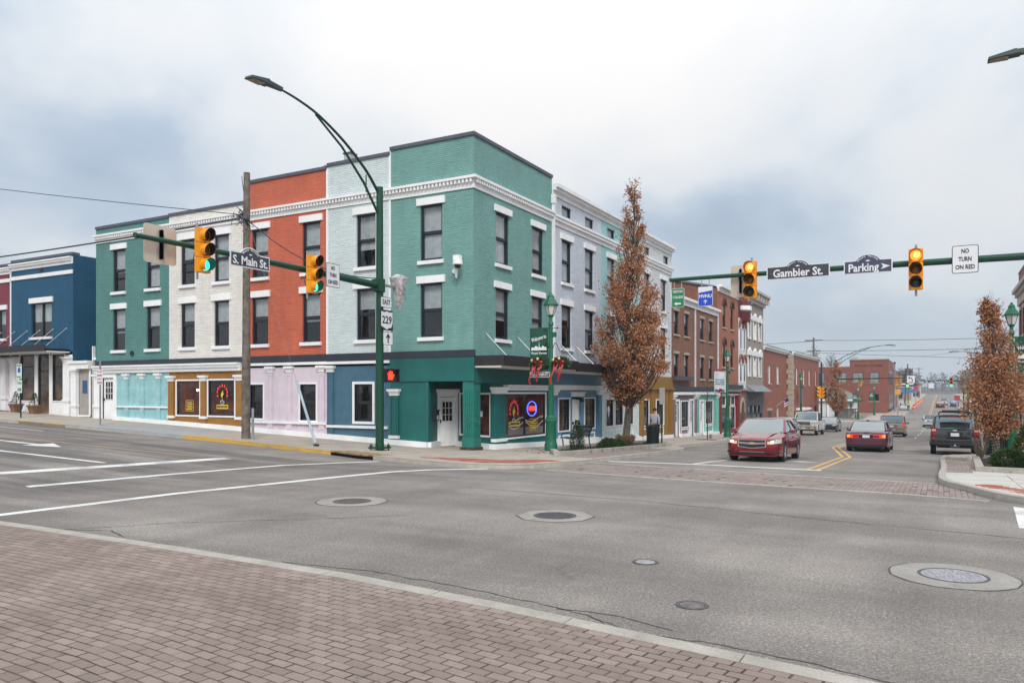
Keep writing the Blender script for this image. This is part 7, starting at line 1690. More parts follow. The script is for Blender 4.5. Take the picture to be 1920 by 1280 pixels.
def deco_suv(patch, t, lit, brake, pm, Y, hw, ip):
    T = TAILR
    patch('tail_light', T, .70, .90, c_(.90), c_(1.22), 4, .02, True); patch('tail_light_clear', paint('lamp_clear', (.62, .42, .38), .2), .73, .88, c_(1.04), c_(1.13), 3, .025, True); patch('reflector', TAILON if brake else TAILR, .76, .92, c_(.68), c_(.78), 3, .03, True)
    patch('number_plate', PLATEM, -.16, .16, c_(.83), c_(.97), 2, .02, True, mirror=False); patch('plate_recess', BLKP, -.30, .30, c_(.79), c_(1.02), 3, .010, True, mirror=False); patch('badge', CHROME, -.08, .08, c_(1.05), c_(1.12), 2, .02, True, mirror=False)
    patch('bumper', BLKP, -.92, .92, c_(.44), c_(.66), 12, .09, True, mirror=False); patch('bumper_step', paint('grey_plastic', (.10, .10, .105), .5), -.80, .80, c_(.665), c_(.69), 10, .10, True, mirror=False); patch('hitch', paint('hitch_metal', (.12, .12, .12), .4, .6), -.18, .18, c_(.36), c_(.45), 2, .05, True, mirror=False); patch('hitch_ball', CHROME, -.04, .04, c_(.40), c_(.48), 2, .12, True, mirror=False)
    patch('spoiler', pm, -.62, .62, c_(1.655), c_(1.73), 8, .10, True, mirror=False, thick=.3); patch('brake_strip', TAILR, -.25, .25, c_(1.665), c_(1.69), 4, .105, True, mirror=False)
    for s in (1, -1): MB().path([(s*.62, Y(1.9), 1.80), (s*.62, Y(2.1), 1.86), (s*.62, Y(4.3), 1.86), (s*.62, Y(4.45), 1.79)], .03, 6).build('roof_rack', BLKP, t, smooth=60)
    for q in (2.3, 3.2, 4.2): MB().box(-.62, Y(q)-.04, 1.86, .62, Y(q)+.04, 1.90).build('rack_bar', BLKP, t)
    MB().box(-.5, Y(4.35), 1.88, .5, Y(4.1), 1.97).build('cargo_fairing', BLKP, t); patch('wiper', BLKP, -.05, .45, c_(1.17), c_(1.19), 3, .03, True, mirror=False); patch('headlight', HLGT, .5, .88, c_(.75), c_(.95), 5); patch('grille', BLKP, -.45, .45, c_(.7), c_(.9), 5, mirror=False)
    for s in (1, -1):
        for c in (.95, 3.74): MB().path([(s*.955, Y(c)+.46*cos(pi*k/10), .38+.46*sin(pi*k/10)) for k in range(11)], .035, 5).build('arch_flare', pm, t, smooth=60)
def deco_van(patch, t, lit, brake, pm, Y, hw, ip):
    patch('tail_light', TAILON if brake else TAILR, .76, .93, c_(.86), c_(1.14), 3, .02, True); patch('tail_lens', paint('pink_lens', (.55, .16, .12), .2), .78, .92, c_(.98), c_(1.12), 3, .025, True); patch('number_plate', PLATEM, -.16, .16, c_(.78), c_(.92), 2, .02, True, mirror=False); patch('plate_recess', paint('tan_plastic', (.20, .17, .14), .5), -.4, .4, c_(.74), c_(.97), 3, .012, True, mirror=False)
    patch('bumper', pm, -.92, .92, c_(.38), c_(.66), 12, .06, True, mirror=False); patch('bumper_step', BLKP, -.8, .8, c_(.66), c_(.68), 8, .07, True, mirror=False); patch('valance', BLKP, -.82, .82, c_(.26), c_(.38), 8, .03, True, mirror=False); patch('headlight', HLGT, .5, .9, c_(.62), c_(.8), 5)
    for s in (1, -1): MB().path([(s*.66, Y(1.9), 1.74), (s*.66, Y(2.1), 1.79), (s*.66, Y(4.3), 1.78), (s*.66, Y(4.5), 1.71)], .02, 5).build('roof_rack', pm, t, smooth=60)
def deco_plain(patch, t, lit, brake, pm, Y, hw, ip):
    patch('headlight', HLGT, .48, .86, lambda x: .60+.1*(x-.5), lambda x: .70+.18*(x-.5), 6); patch('grille', BLKP, -.4, .4, c_(.48), c_(.62), 6, mirror=False); patch('lower_intake', BLKP, -.6, .6, c_(.24), c_(.36), 6, mirror=False)
    patch('tail_light', TAILR, .5, .86, c_(.72), c_(.86), 4, .012, True); patch('number_plate', PLATEM, -.15, .15, c_(.64), c_(.76), 2, .016, True, mirror=False)
def deco_ute(patch, t, lit, brake, pm, Y, hw, ip):
    patch('headlight', HLGT, .62, .95, c_(.86), c_(1.08), 4); patch('grille', paint('grille_grey', (.16, .15, .13), .4, .4), -.55, .55, c_(.82), c_(1.12), 6, .02, mirror=False); patch('bumper', carpaint('muddy_chrome', (.45, .40, .32), .35, .6, .6), -.98, .98, c_(.46), c_(.74), 10, .12, mirror=False)
    patch('number_plate', PLATEM, -.16, .16, c_(.53), c_(.65), 2, .14, mirror=False); patch('fog_lamp', HLGT, .66, .80, c_(.56), c_(.66), 3, .13)
    tb = paint('guard_tube', (.60, .56, .48), .3, .6)
    for s in (1, -1):
        MB().path([(s*.56, Y(0)+.20, .5), (s*.56, Y(0)+.24, .85), (s*.56, Y(0)+.20, 1.2)], .03, 6).build('guard_upright', tb, t, smooth=60); MB().path([(s*.56, Y(0)+.22, 1.16), (s*.80, Y(0)+.16, 1.14), (s*.98, Y(.1), 1.05), (s*.98, Y(.1), .86), (s*.8, Y(0)+.14, .80), (s*.56, Y(0)+.2, .8)], .022, 6).build('guard_hoop', tb, t, smooth=60)
    for z in (.80, 1.18): MB().tube((-.56, Y(0)+.22, z), (.56, Y(0)+.22, z), .028, n=6).build('guard_bar', tb, t)
    for s in (1, -1):
        MB().box(s*hw*.93-.04, Y(5.75), 1.0, s*hw*.93+.04, Y(3.75), 1.30).build('bed_side', pm, t)
        for q in (1, 2): MB().path([(s*hw*.99, Y(1.0 if q == 1 else 4.75)+.50*cos(pi*k/10), .42+.50*sin(pi*k/10)) for k in range(11)], .03, 5).build('arch_flare', pm, t, smooth=60)
    MB().box(-hw*.9, Y(5.78), .95, hw*.9, Y(5.72), 1.30).build('tailgate', pm, t)
SEDAN = dict(L=4.86, W=1.855, wb=2.74, fo=.97, R=.335, cl=.19, top=[(0, .62), (.03, .69), (.10, .75), (.35, .82), (1.30, .97), (1.6, .985), (3.9, 1.0), (4.2, 1.03), (4.7, 1.02), (4.80, .97), (4.86, .80)], xc=1.28, r0=2.15, r1=3.35, xd=4.12, zr=1.455, zbf=.96, zbr=.99, zd=1.04, bp=2.68, seams=(1.55, 2.68), deco=deco_malibu, spokes=9)
BUICK = dict(L=5.08, W=1.87, wb=2.85, fo=1.02, R=.325, cl=.19, top=[(0, .60), (.05, .68), (.4, .78), (1.4, .93), (1.7, .94), (3.8, .95), (4.2, .97), (4.9, .94), (5.02, .90), (5.08, .74)], xc=1.42, r0=2.15, r1=3.35, xd=4.18, zr=1.435, zbf=.93, zbr=.94, zd=.98, bp=2.75, seams=(1.6, 2.75), deco=deco_buick, mm=BLKP, wp=[(0, .66), (.05, .80), (.15, .90), (.5, .975), (1, 1), (4.1, 1), (4.6, .985), (4.86, .96), (5.0, .92), (5.06, .88), (5.08, .84)])
SUVP = dict(L=4.80, W=1.91, wb=2.79, fo=.95, R=.385, cl=.33, top=[(0, .80), (.05, .95), (.3, 1.02), (1.35, 1.10), (1.6, 1.12), (4.6, 1.14), (4.76, 1.13), (4.80, 1.08)], xc=1.35, r0=2.0, r1=4.30, xd=4.70, zr=1.735, zbf=1.10, zbr=1.13, zd=1.15, van=True, pil=(3.75,), bp=2.7, seams=(1.6, 2.7), deco=deco_suv, mm=BLKP, wr=.78, wp=[(0, .70), (.05, .84), (.15, .93), (.5, .985), (1, 1), (4.2, 1), (4.55, .985), (4.70, .965), (4.77, .94), (4.80, .91)])
VANP = dict(L=4.95, W=1.95, wb=3.0, fo=.93, R=.345, cl=.2, top=[(0, .66), (.05, .76), (.5, .90), (1.0, 1.02), (1.3, 1.04), (4.8, 1.08), (4.92, 1.06), (4.95, .98)], xc=.95, r0=1.95, r1=4.45, xd=4.86, zr=1.70, zbf=1.02, zbr=1.05, zd=1.10, van=True, pil=(3.7,), bp=2.45, seams=(1.3, 2.45), deco=deco_van, mm=BLKP, wr=.80, wp=[(0, .66), (.05, .80), (.15, .9), (.5, .975), (1, 1), (4.3, 1), (4.7, .985), (4.85, .96), (4.92, .94), (4.95, .91)])
UTE = dict(L=5.8, W=2.0, wb=3.6, fo=1.0, R=.41, cl=.38, top=[(0, .98), (.06, 1.10), (.3, 1.16), (1.3, 1.22), (1.5, 1.22), (3.7, 1.24), (3.75, 1.02), (5.75, 1.02), (5.8, .98)], xc=1.32, r0=1.9, r1=3.25, xd=3.62, zr=1.92, zbf=1.20, zbr=1.22, zd=1.28, bp=2.55, seams=(1.5, 2.55), deco=deco_ute, wr=.80, cp=.2, ct=.05, mm=BLKP, wp=[(0, .82), (.04, .90), (.12, .96), (.5, .99), (1, 1), (5.5, 1), (5.75, .99), (5.8, .96)])
SML = dict(SEDAN); SML['deco'] = deco_plain; SML['spokes'] = 5
CUV = dict(SUVP); CUV['deco'] = deco_van; CUV.update(L=4.55, top=[(0, .70), (.05, .82), (.4, .94), (1.2, 1.04), (4.4, 1.06), (4.52, 1.05), (4.55, .95)], zr=1.64, zbf=1.03, zbr=1.05, zd=1.08, r1=4.05, xd=4.42, xc=1.15, r0=1.95, wp=[(0, .70), (.05, .84), (.15, .93), (.5, .985), (1, 1), (4.0, 1), (4.3, .985), (4.45, .965), (4.52, .94), (4.55, .90)], cl=.2, R=.35, pil=(3.5,), fo=.9, wb=2.69)
car('red_sedan', 'glossy red sedan with headlights on, waiting at the stop line', -5.50, 28.95, pi, SEDAN, carpaint('candy_red', (.24, .007, .018), .22, .45), lit=True)
car('purple_sedan', 'plum coloured sedan seen from behind with red tail lights', -2.95, 41.5, 0, BUICK, carpaint('plum_metallic', (.115, .026, .052), .28, .35), brake=True)
car('black_suv', 'black SUV with roof rack parked at the right-hand kerb', .60, 41.1, 0, SUVP, carpaint('black_metallic', (.006, .0065, .008), .2, 0.), 'SUV')
car('beige_minivan', 'beige minivan driving away ahead of the plum sedan', -3.35, 71.5, 0, VANP, carpaint('beige_metallic', (.30, .235, .17), .4, .25), 'minivan', brake=True)
car('white_pickup', 'muddy white pickup with grill guard parked facing the camera', -9.72, 69.6, pi, UTE, carpaint('white_muddy', (.62, .62, .60), .35, 0, .75), 'pickup')
car('black_sedan', 'dark navy sedan parked behind the white pickup', -9.75, 84.5, pi, SML, carpaint('dark_navy', (.012, .017, .028), .22, .4))
car('silver_sedan', 'silver sedan parked nearest the lamp, mostly hidden by the red sedan', -9.8, 57.5, pi, SML, carpaint('silver', (.45, .46, .48), .3, .6))
car('white_crossover', 'small white crossover driving away at the far crossing', -1.0, 119, 0, CUV, carpaint('white_gloss', (.62, .62, .63), .3), 'SUV')
FARG = 'distant traffic'
car('far_car', 'dark red car coming down the far slope', .2, 206, 0, SML, carpaint('dull_red', (.25, .03, .025), .4), grp=FARG); car('far_car', 'white car just beyond the dark red one on the slope', 1.0, 226, 0, CUV, MATS['white_gloss'], grp=FARG)
car('far_car', 'blue car at the right of the far slope', 3.2, 214, 0, SML, carpaint('mid_blue', (.04, .10, .28), .4), grp=FARG); car('far_car', 'white car parked by the white colonial building', -21.5, 136, pi/2, CUV, MATS['white_gloss'], grp=FARG, z=G(-21.5, 136)+.14)
car('work_truck', 'white work truck parked among the orange barrels', -6.6, 186, pi, CUV, MATS['white_gloss'], 'truck', grp=FARG); car('far_car', 'grey car parked by the far right lamp posts', 3.9, 175, 0, SML, carpaint('grey_dull', (.14, .14, .15), .4), grp=FARG)
# ================================================================== down the street and beyond
KB = brickpaint('college_brick', '#94503f', '#85604f', .12, '#874737')
# right-hand building at the frame edge
t = thing('corner_block', 'brick and stone commercial block cut off by the right edge', 'building', (5.9, 78, 0), -pi/2); F = Facade(t); w = 34
hs = [hole(1.2+2.6*i, z, 1.2, 2.1) for i in range(12) for z in (3.2, 6.6)]
STN = paint('pale_stone', (.46, .43, .38), .8); shell(F, w, 16, 2.2, 11.9, brickpaint('dark_red_brick', '#83473c', '#76584c', .1), hs, side='lr')
for h in hs: window(F, h[0], h[1], 1.2, 2.1, lintel=.3, sill=.16, lm=STN, blind=.5)
interior(F, .05, w-.05, 2.6, 9.4); F.add('cornice', MB().box(0, -.5, 10.2, w, .05, 10.5).box(0, -.3, 9.9, w, .05, 10.2).box(0, -.12, 9.2, w, .02, 9.9), STN); coping(F, 0, w, 11.9, mat=STN)
hs = [(1+4.1*i, -1.2, 4.2+4.1*i, 1.4) for i in range(8)]; m = MB(); panel(m, 0, -3, w, 2.2, hs, dep=.3); F.add('ground_floor_wall', m, STN)
for h in hs: shopwin(F, h[0], h[1], h[2]-h[0], h[3]-h[1], trim=STN)
# buildings on beyond, right side
for y0, w_, h_, c, lb in ((100, 20, 5.5, '#8d6a55', 'low tan brick shop beyond the commercial block'), (160, 26, 4.5, '#a8a49c', 'low grey store on the far right slope')):
    t = thing('far_shop', lb, 'building', (7.5 if y0 < 140 else 16, y0+w_ if y0 < 140 else y0+w_, 0), -pi/2, 'small shops far down the street'); F = Facade(t); g = G(7, y0)
    hs = [(1+3.2*i, g+.6, 3.2+3.2*i, g+2.6) for i in range(int(w_/3.3))]; shell(F, w_, 12, -4, g+h_, paint('far_'+c[1:], c, .8), hs, side='lr')
    for h in hs: window(F, h[0], h[1], h[2]-h[0], h[3]-h[1], 'pair', lintel=0, blind=.3)
    interior(F, .1, w_-.1, g, g+h_-.6); coping(F, 0, w_, g+h_)
# brick college building at the far crossing, facing the camera
t = thing('college_building', 'red brick college building with stepped parapet at the far crossing', 'building', (-24.3, 168, 0), 0); F = Facade(t); g = G(-11, 168); w = 15.6
hs = [(1.6, 4.0, 3.9, 5.9), (6.1, 4.0, 8.0, 5.9), (9.2, 4.0, 11.1, 5.9), (12.3, 3.9, 13.9, 5.9), (5.4, -.3, 7.3, 1.3), (12.1, .2, 13.9, 1.6)]
hs = [(a*1.0, b, c, d) for a, b, c, d in hs]; shell(F, w, 40, -4, 7.0, KB, hs, side='lr')
GRG = paint('verdigris_panel', (.20, .27, .24), .6)
for h in hs: o = window(F, h[0], h[1], h[2]-h[0], h[3]-h[1], 'grid', NAVY, lintel=0, sill=.15, lm=STONE, blind=.95 if h[1] > 2 else 0)
interior(F, .1, w-.1, -3, 6.6); F.add('parapet', MB().box(8.6, -.03, 7.0, w+.02, .3, 8.35), KB); F.add('parapet_side', MB().box(w-.3, .3, 7.0, w+.02, 20, 8.35), KB); F.add('coping', MB().box(8.5, -.2, 8.35, w+.15, .5, 8.55), STONE); coping(F, 0, 8.6, 7.0, mat=STONE)
lettering('Kenyon College', .62, paint('bronze_letter', (.05, .03, .025), .5), t, (12.1, -.06, 7.3), .01, 5.0)
FS = Facade(t, w, 0, pi/2); m = MB()
for i in range(7): m.box(1+2.2*i, -.05, 3.5, 2.1+2.2*i, -.02, 6.2); m.box(1+2.2*i, -.05, -1.5, 2.1+2.2*i, -.02, 1.6)
tag(FS.add('side_windows', m, CGL), kind='stuff')
# dark blue sign fascia store and the white colonial building in front of it
t = thing('blue_fascia_store', 'store with dark blue fascia sign behind the far tree', 'building', (-33, 158, 0), 0); F = Facade(t); F.add('wall', MB().box(0, 0, -4, 12, 6, 2.6), paint('grey_stucco', (.36, .37, .37), .8)); F.add('fascia', MB().box(-.2, -.4, 2.6, 13, 3, 5.6), paint('fascia_blue', (.018, .03, .06), .5)); lettering('Branch', 1.5, SWHT, t, (8.4, -.45, 4.1), .01, 5.0); F.add('shop_glass', MB().box(.6, -.03, -2.4, 11.4, -.01, 1.2), CGL); F.add('roof', MB().box(-.2, -.4, 5.6, 13, 6, 5.75), ROOFM)
t = thing('colonial_building', 'low white colonial building with green shingled hip roof', 'building', (-28.0, 147, 0), 0); F = Facade(t); w = 15.0; g = G(-14, 147)+.1
hs = [(1.5, g+.6, 3.1, g+2.4), (4.6, g+.6, 6.0, g+2.4)]; shell(F, w, 8, -4, g+3.2, paint('colonial_white', (.66, .67, .66), .7), hs, side='lr', roof=False)
for h in hs: window(F, h[0], h[1], h[2]-h[0], h[3]-h[1], 'grid', WHT, lintel=.1, blind=.3)
interior(F, .1, w-.1, g, g+3.0); m = MB(); z0, z1 = g+3.25, g+5.6; m.v = [(-.5, -.5, z0), (w+.5, -.5, z0), (w+.5, 8.5, z0), (-.5, 8.5, z0), (3, 4, z1), (w-3, 4, z1)]; m.f = [(0, 1, 5, 4), (1, 2, 5), (2, 3, 4, 5), (3, 0, 4), (3, 2, 1, 0)]; m.mi = [0]*5; F.add('roof', m, paint('green_shingle', (.17, .21, .185), .9, 0, .2)); F.add('eaves', MB().box(-.55, -.55, z0-.3, w+.55, 0, z0-.02), WHT)
for i in range(5): F.add('column', MB().box(7.2+1.7*i, -.35, g, 7.5+1.7*i, -.05, g+3.0), WHT)
AWG = paint('awning_green', (.01, .09, .06), .7)
for a, b in ((1.2, 3.4), (12.2, 14.8)):
    m = MB()
    for i in range(8): u0, u1 = pi*i/8, pi*(i+1)/8; cx = (a+b)/2; r = (b-a)/2; m.hexa([(cx+r*cos(u0), -.9, g+2.0+.5*r*sin(u0)), (cx+r*cos(u1), -.9, g+2.0+.5*r*sin(u1)), (cx+r*cos(u1), 0, g+2.1+r*.8*sin(u1)), (cx+r*cos(u0), 0, g+2.1+r*.8*sin(u0)), (cx+r*cos(u0), -.9, g+2.04+.5*r*sin(u0)), (cx+r*cos(u1), -.9, g+2.04+.5*r*sin(u1)), (cx+r*cos(u1), 0, g+2.14+r*.8*sin(u1)), (cx+r*cos(u0), 0, g+2.14+r*.8*sin(u0))])
    F.add('arched_awning', m, AWG)
F.add('porch', MB().box(12.5, -2.6, g+1.5, 15.6, -.1, g+1.62).box(12.6, -2.5, g-.2, 12.75, -2.35, g+1.5).box(15.3, -2.5, g-.2, 15.45, -2.35, g+1.5), paint('brown_awning', (.07, .045, .04), .7))
# far crossing: two signal masts, signals, pole, luminaires
def far_mast(x, y, rz, L, label, hp=6.6, ha=6.2, lum=True): return mast((x, y, G(x, y)+.1), rz, L, hp+ (2.2 if lum else 0), ha, label, lum, 6.5)
far_mast(-12.2, 112, pi, 8.2, 'far signal mast on the left corner with arched street light', 6.6, 6.25); far_mast(8.5, 131, 0, 13.5, 'far signal mast spanning from the right beyond the white crossover', 6.6, 6.25, True)
SG = 'signal heads at the far crossing'
gz = G(-3, 131)+.1+6.05
for x, lb in ((-4.2, 'far green signal head on the left of the two'), (1.55, 'far green signal head on the right of the two')): signal((x, 130.7, gz), 0, 'g', lb, grp=SG, s=1.25)
gz2 = G(-12, 112)+.1+6.1
for x, lb in ((-9.2, 'back of a yellow signal head on the far left arm'), (-4.9, 'back of a yellow signal head near the tip of the far left arm'), (-4.45, 'second yellow signal back at the tip of the far left arm')): signal((x, 112.4, gz2-.15), pi, '', lb, grp=SG, s=1.1)
for x, z_, lb in ((-13.2, .75, 'yellow signal head on the side of the far corner pole'), (-13.75, .9, 'yellow signal head turned sideways behind the far corner pole')): signal((x, 107.5, G(-13, 107)+3.6+z_), R(60) if z_ < .8 else R(-60), '', lb, grp=SG, s=1.25)
t = thing('signal_post', 'tall slim green post at the bank corner', 'pole', (-13.45, 107.6, G(-13.4, 107.6)+.13)); MB().lathe([(.13, 0), (.10, 8.3)], 10).build('shaft', PGRN, t, smooth=40); MB().lathe([(.2, 0), (.2, .3)], 8).build('base', PGRN, t)
for x, w_, lb in ((-2.1, 1.9, 'far dark arched street name sign'), (-.0, 1.6, 'far dark arched parking sign')): street_name((x, 130.75, gz+.15), 0, w_, .5, 'High St.' if w_ > 1.7 else 'Parking', lb, w_*.75)
plate('lane_sign', 'white left turn only sign at the tip of the far arm', (-3.2, 112.2, gz2+.05), 0, .95, 1.0, [], size=.2); o = bpy.data.objects[[q.name for q in bpy.data.objects if q.name.startswith('lane_sign')][-1]]
m = MB(); m.path([(.18, -.016, -.25), (.17, -.016, .0), (.05, -.016, .16), (-.12, -.016, .2)], .045, 4); m.prism([(-.10, .06), (-.10, .34), (-.32, .2)], -.02, -.012); m.build('arrow', SBLK, o); lettering('ONLY', .17, SBLK, o, (0, -.012, -.38), .003, .5)
plate('lane_use_sign', 'small white lane sign under the far right arm', (-1.05, 130.7, gz-.45), 0, .75, .8, [], size=.2)
# utility poles and long wires
def upole(x, y, h, label, lean=0., arm=True):
    g = G(x, y); t = thing('utility_pole', label, 'utility pole', (x, y, g), 0, 'wooden utility poles down the street'); MB().path([(0, 0, -.2), (lean*.5, 0, h*.5), (lean, 0, h)], [.19, .16, .12], 8).build('pole', WOODP, t, smooth=40)
    if arm: MB().box(lean-1.2, -.06, h-.45, lean+1.2, .06, h-.3).build('crossarm', WOODP, t); MB().box(lean-.9, -.06, h-1.9, lean+.9, .06, h-1.78).build('crossarm', WOODP, t)
    return t
upole(-15.6, 116.5, 12.4, 'wooden utility pole rising behind the bank roof'); upole(-6.6, 186, 10, 'leaning wooden pole beyond the college building', .7, False); upole(-7.5, 240, 10, 'utility pole with crossarms on the far left verge'); upole(-6.3, 310, 11, 'utility pole farthest up the slope'); upole(8.5, 280, 10, 'utility pole on the far right verge')
zz = G(-15, 116)+12
cable((-15.6, 116.5, zz), (60, 128, zz+2.5), 1.1, .03, 'topmost wire crossing the far street'); cable((-15.6, 116.5, zz-1.5), (60, 128, zz+.6), .8, .03, 'second wire crossing the far street'); cable((-15.6, 116.5, zz-1.7), (60, 132, zz-3.0), .9, .025, 'lower wire crossing the far street'); cable((-15.6, 116.5, zz-.1), (-75, 108, zz+.6), .9, .03, 'wire running left behind the grey building'); cable((-15.6, 116.5, zz-1.6), (-75, 110, zz-1.4), .9, .03, 'lower wire running left behind the bank'); cable((-4.5, 225, G(-4, 225)+12.5), (40, 150, 16), 1., .03, 'long wire slanting up to the right over the slope'); cable((-15.3, 116.5, zz-1.8), (-13.45, 107.6, G(-13, 107)+8.3), .15, .04, 'short stay wire from the wooden pole to the bank corner post')
# flag pole, steel chimney
t = thing('steel_mast', 'slim grey mast with a round cap beside the college building', 'mast', (-8.0, 177, G(-8, 177))); MB().lathe([(.16, 0), (.12, 9.9)], 10).build('shaft', STEEL, t, smooth=40); MB().lathe([(.12, 9.9), (.2, 9.95), (.2, 10.2), (.05, 10.35)], 10).build('cap', SBLK, t, smooth=40)
# pole-mounted signs, petrol signs and roadside clutter on the slope
def board(x, y, zc, w, h, col, label, post=True, cat='sign', txt=None):
    t = thing('roadside_sign', label, cat, (x, y, G(x, y)), 0, 'roadside signs on the far slope'); zb = zc-G(x, y)
    MB().box(-w/2, -.15, zb-h/2, w/2, .15, zb+h/2).build('panel', col, t); MB().box(-w*.3, -.17, zb-h*.12, w*.3, -.15, zb+h*.12).build('stripe', SWHT, t) if w > 5 else None
    if post: MB().box(-.12, -.1, 0, .12, .1, zb-h/2).build('post', STEEL, t)
board(-8.3, 262, 4.4, 5.2, 1.5, paint('navy_sign', (.02, .035, .10), .5), 'wide navy roadside sign on the slope'); board(-8.0, 258, 2.3, 4.6, 1.2, paint('cyan_sign', (.03, .22, .50), .5), 'bright blue roadside sign under the navy one'); board(-5.9, 250, 3.0, 1.2, 1.6, paint('crimson_sign', (.45, .03, .06), .5), 'small red and white sign right of the navy sign'); board(-14.0, 245, 1.6, 5, 1.0, paint('brick_red_sign', (.40, .05, .06), .6), 'red canopy like sign at the left of the slope', False)
board(2.9, 165, .9, .9, .9, FR, 'red round-cornered sign before the far right posts'); board(-6.3, 150, 2.0, .9, .9, paint('amber_sign', (.70, .35, .02), .5), 'orange diamond roadworks sign near the college corner')
ORG = paint('barrel_orange', (.75, .14, .03), .6)
for i, (x, y) in enumerate(((-4.9, 192), (-4.8, 203), (-4.7, 214), (-4.6, 226), (-4.5, 238), (-4.4, 252))):
    t = thing('traffic_barrel', ['orange traffic barrel nearest the work truck', 'orange traffic barrel second from the work truck', 'orange traffic barrel third from the work truck', 'orange traffic barrel fourth from the work truck', 'orange traffic barrel fifth from the work truck', 'orange traffic barrel farthest up the slope'][i], 'traffic barrel', (x, y, G(x, y)), 0, 'orange traffic barrels'); MB().lathe([(.36, 0), (.36, .08), (.28, .1), (.22, 1.05), (.1, 1.1)], 12).build('drum', ORG, t, smooth=40); MB().lathe([(.275, .45), (.262, .62)], 12, caps=False).build('band', SWHT, t)
person(-5.6, 180, pi, 'road worker in bright yellow vest beside the white work truck', paint('hi_vis', (.55, .70, .05), .7), paint('dark_trousers', (.03, .035, .05), .8), paint('yellow_helmet', (.7, .55, .05), .4), 1.15, .1, MATS['hi_vis'])
# shallow stores strung along the far slope
rng = random.Random(17)
FARC = ['#b9b4aa', '#9c8f84', '#c2beb6', '#8a6f63', '#a7abae', '#8e4a40']
FL = ['pale flat-roofed store', 'taupe flat-roofed store', 'off-white flat-roofed store', 'brown flat-roofed store', 'grey flat-roofed store', 'dull red flat-roofed store']
for i, (x, y, w, d, h) in enumerate(((-26, 235, 12, 10, 4.5), (-22, 275, 14, 10, 4), (-18, 320, 12, 12, 5), (8, 280, 12, 14, 4.5), (12, 230, 12, 14, 5), (10, 345, 14, 14, 5))):
    g = G(x, y)-.3; t = thing('far_store', FL[i]+(' on the left of the far slope' if x < 0 else ' on the right of the far slope'), 'building', (x, y, g), 0, 'low stores on the far slope'); MB().box(0, 0, 0, w, d, h).build('wall', paint('store_'+FARC[i][1:], FARC[i], .8), t); MB().box(-.2, -.2, h, w+.2, d+.2, h+.35).build('roof', ROOFM, t)
    for k in range(int(w/3)): MB().box(.6+3*k, -.04, .8, 2.8+3*k, -.01, 2.6).build('window', CGL, t)
    MB().box(.2, -.7, 2.9, w-.2, -.01, 3.3).build('canopy', paint('canopy_'+str(i % 3), ['#8d2b2b', '#2d4f86', '#d8d4cc'][i % 3], .7), t)
# ------------------------------------------------------------------ wooded hills and treeline
def hill(name, y0, y1, z1, amp, mat):
    m = MB(); n = 60
    rows = []
    for j in range(5):
        u = j/4; y = y0+(y1-y0)*u; rows.append([(-1500+3000*i/n, y, (2.3-1.5*(j == 0))+(z1+amp*(sin(i*.55+1)+.6*sin(i*1.3)))*sin(u*pi*.5)**1.5) for i in range(n+1)])
    for r in rows: m.v += r
    for j in range(4):
        for i in range(n): a = j*(n+1)+i; m.f.append((a, a+1, a+n+2, a+n+1)); m.mi.append(0)
    return tag(m.build(name, mat, None, smooth=60), kind='structure')
WOODL = paint('winter_wood', (.085, .085, .085), .95, 0, .35, .02)
hill('hill', 620, 1300, 9, 2.5, WOODL)
def clump_tree(m, x, y, z, h, r, rng, n=26, ever=False):
    for k in range(n):
        a = rng.uniform(0, 6.3); zz = h*rng.uniform(.25, 1.); rr = r*math.sqrt(rng.random())*(1.1-zz/h*.6); p = Vector((x+rr*cos(a), y+rr*sin(a)*.6, z+zz)); s = rng.uniform(.6, 1.5)*(1.2 if ever else 1)
        d = (rv(rng)+Vector((0, 0, .8))).normalized()*s*1.6; q = d.cross(rv(rng)); q = (q.normalized() if q.length > .01 else Vector((1, 0, 0)))*s*(.5 if ever else .22); m.face([p-q, p+q, p+d])
    m.path([(x, y, z-1), (x, y, z+h*.8)], [.25, .06], 4, caps=False)
rng = random.Random(8); md, me_ = MB(), MB()
for i in range(900):
    y = rng.uniform(450, 800); x = rng.uniform(-.30*y, .16*y)
    if -14 < x < 12 and y < 700: continue
    z = G(x, y) if y < 620 else 2.5+9*sin((y-620)/680*pi*.5)**1.5; h = rng.uniform(9, 15); ev = rng.random() < .22
    clump_tree(me_ if ev else md, x, y, z, h, rng.uniform(3, 5), rng, 44, ev)
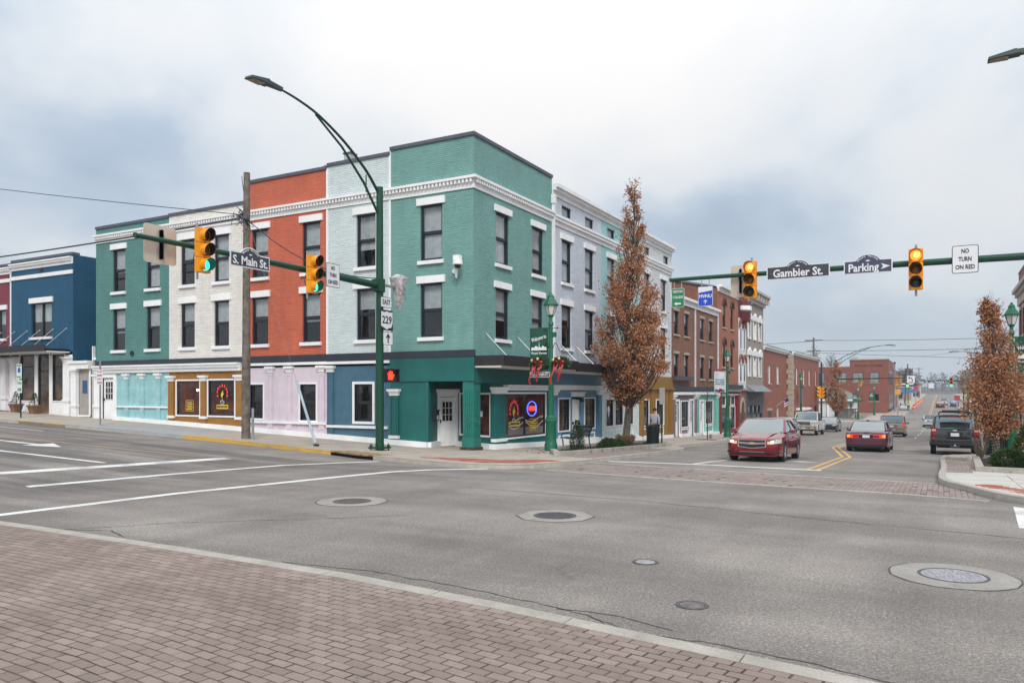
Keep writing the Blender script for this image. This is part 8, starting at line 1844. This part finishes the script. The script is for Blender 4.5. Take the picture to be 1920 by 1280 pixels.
tl = tag(md.build('treeline', m_leaf('bare_twig_mass', [(.075, .07, .07), (.11, .10, .10), (.14, .125, .12)], 0), None), 'grey bare winter trees massed on the far hillside', 'treeline', kind='stuff'); tag(me_.build('evergreen_treeline', m_leaf('far_evergreen', [(.03, .05, .04), (.045, .07, .055), (.06, .085, .065)], 0), None), 'dark evergreens scattered through the far treeline', 'treeline', kind='stuff')
for i, (x, y, h) in enumerate(((-42, 205, 13.5), (-37, 208, 14.5), (-32.5, 204, 13), (-28, 210, 14.8), (-23.5, 206, 13.2), (-19, 214, 12.5))):
    bare(x, y, h, ['bare tree top over the blue fascia store', 'tall bare tree second over the college roof', 'bare tree third over the college roof', 'tallest bare tree over the college roof', 'bare tree behind the college lettering', 'bare tree above the college parapet end'][i], 60+i, 60, 3.6, .2, 'bare trees behind the college building', mat=paint('pale_bark', (.20, .18, .17), .9), name='bare_tree')
for i, (x, y, h) in enumerate(((-17, 330, 13), (-11, 345, 11), (14, 330, 10))):
    g = G(x, y); t = thing('pine_tree', ['tall dark pine on the left of the far slope', 'shorter dark pine beside the tall one', 'dark pine on the right of the far slope'][i], 'tree', (x, y, g), 0, 'pines on the far slope'); m = MB(); rr = random.Random(i); 
    for k in range(900): z = h*rr.uniform(.3, 1.); r = (1.05-z/h)*h*.26*math.sqrt(rr.random()); a = rr.uniform(0, 6.3); leaf(m, Vector((r*cos(a), r*sin(a), z)), (Vector((cos(a), sin(a), -.1))+rv(rr)*.5).normalized(), rv(rr), 1.1, .35)
    m.build('crown', MATS['far_evergreen'], t); MB().lathe([(.25, 0), (.05, h*.95)], 7).build('trunk', BARK, t, smooth=40)
# ================================================================== thin winter haze over the valley
m = MB(); m.box(-2600, -60, -4.5, 2600, 2400, 34)
hz_ = m.build('haze', None if False else (lambda t: (t.t.nodes.remove(t.b), t.l((lambda v: v)(t.n('ShaderNodeVolumePrincipled')).outputs[0], t.o.inputs['Volume']), t.m)[-1])(NT('haze_air')), None)
vn = [n for n in hz_.data.materials[0].node_tree.nodes if n.type == 'PRINCIPLED_VOLUME'][0]
vn.inputs['Color'].default_value = (.80, .88, 1., 1); vn.inputs['Density'].default_value = .00045
tag(hz_, 'thin pale blue winter haze over the far hillside', 'haze', kind='stuff')
S.cycles.volume_bounces = 0
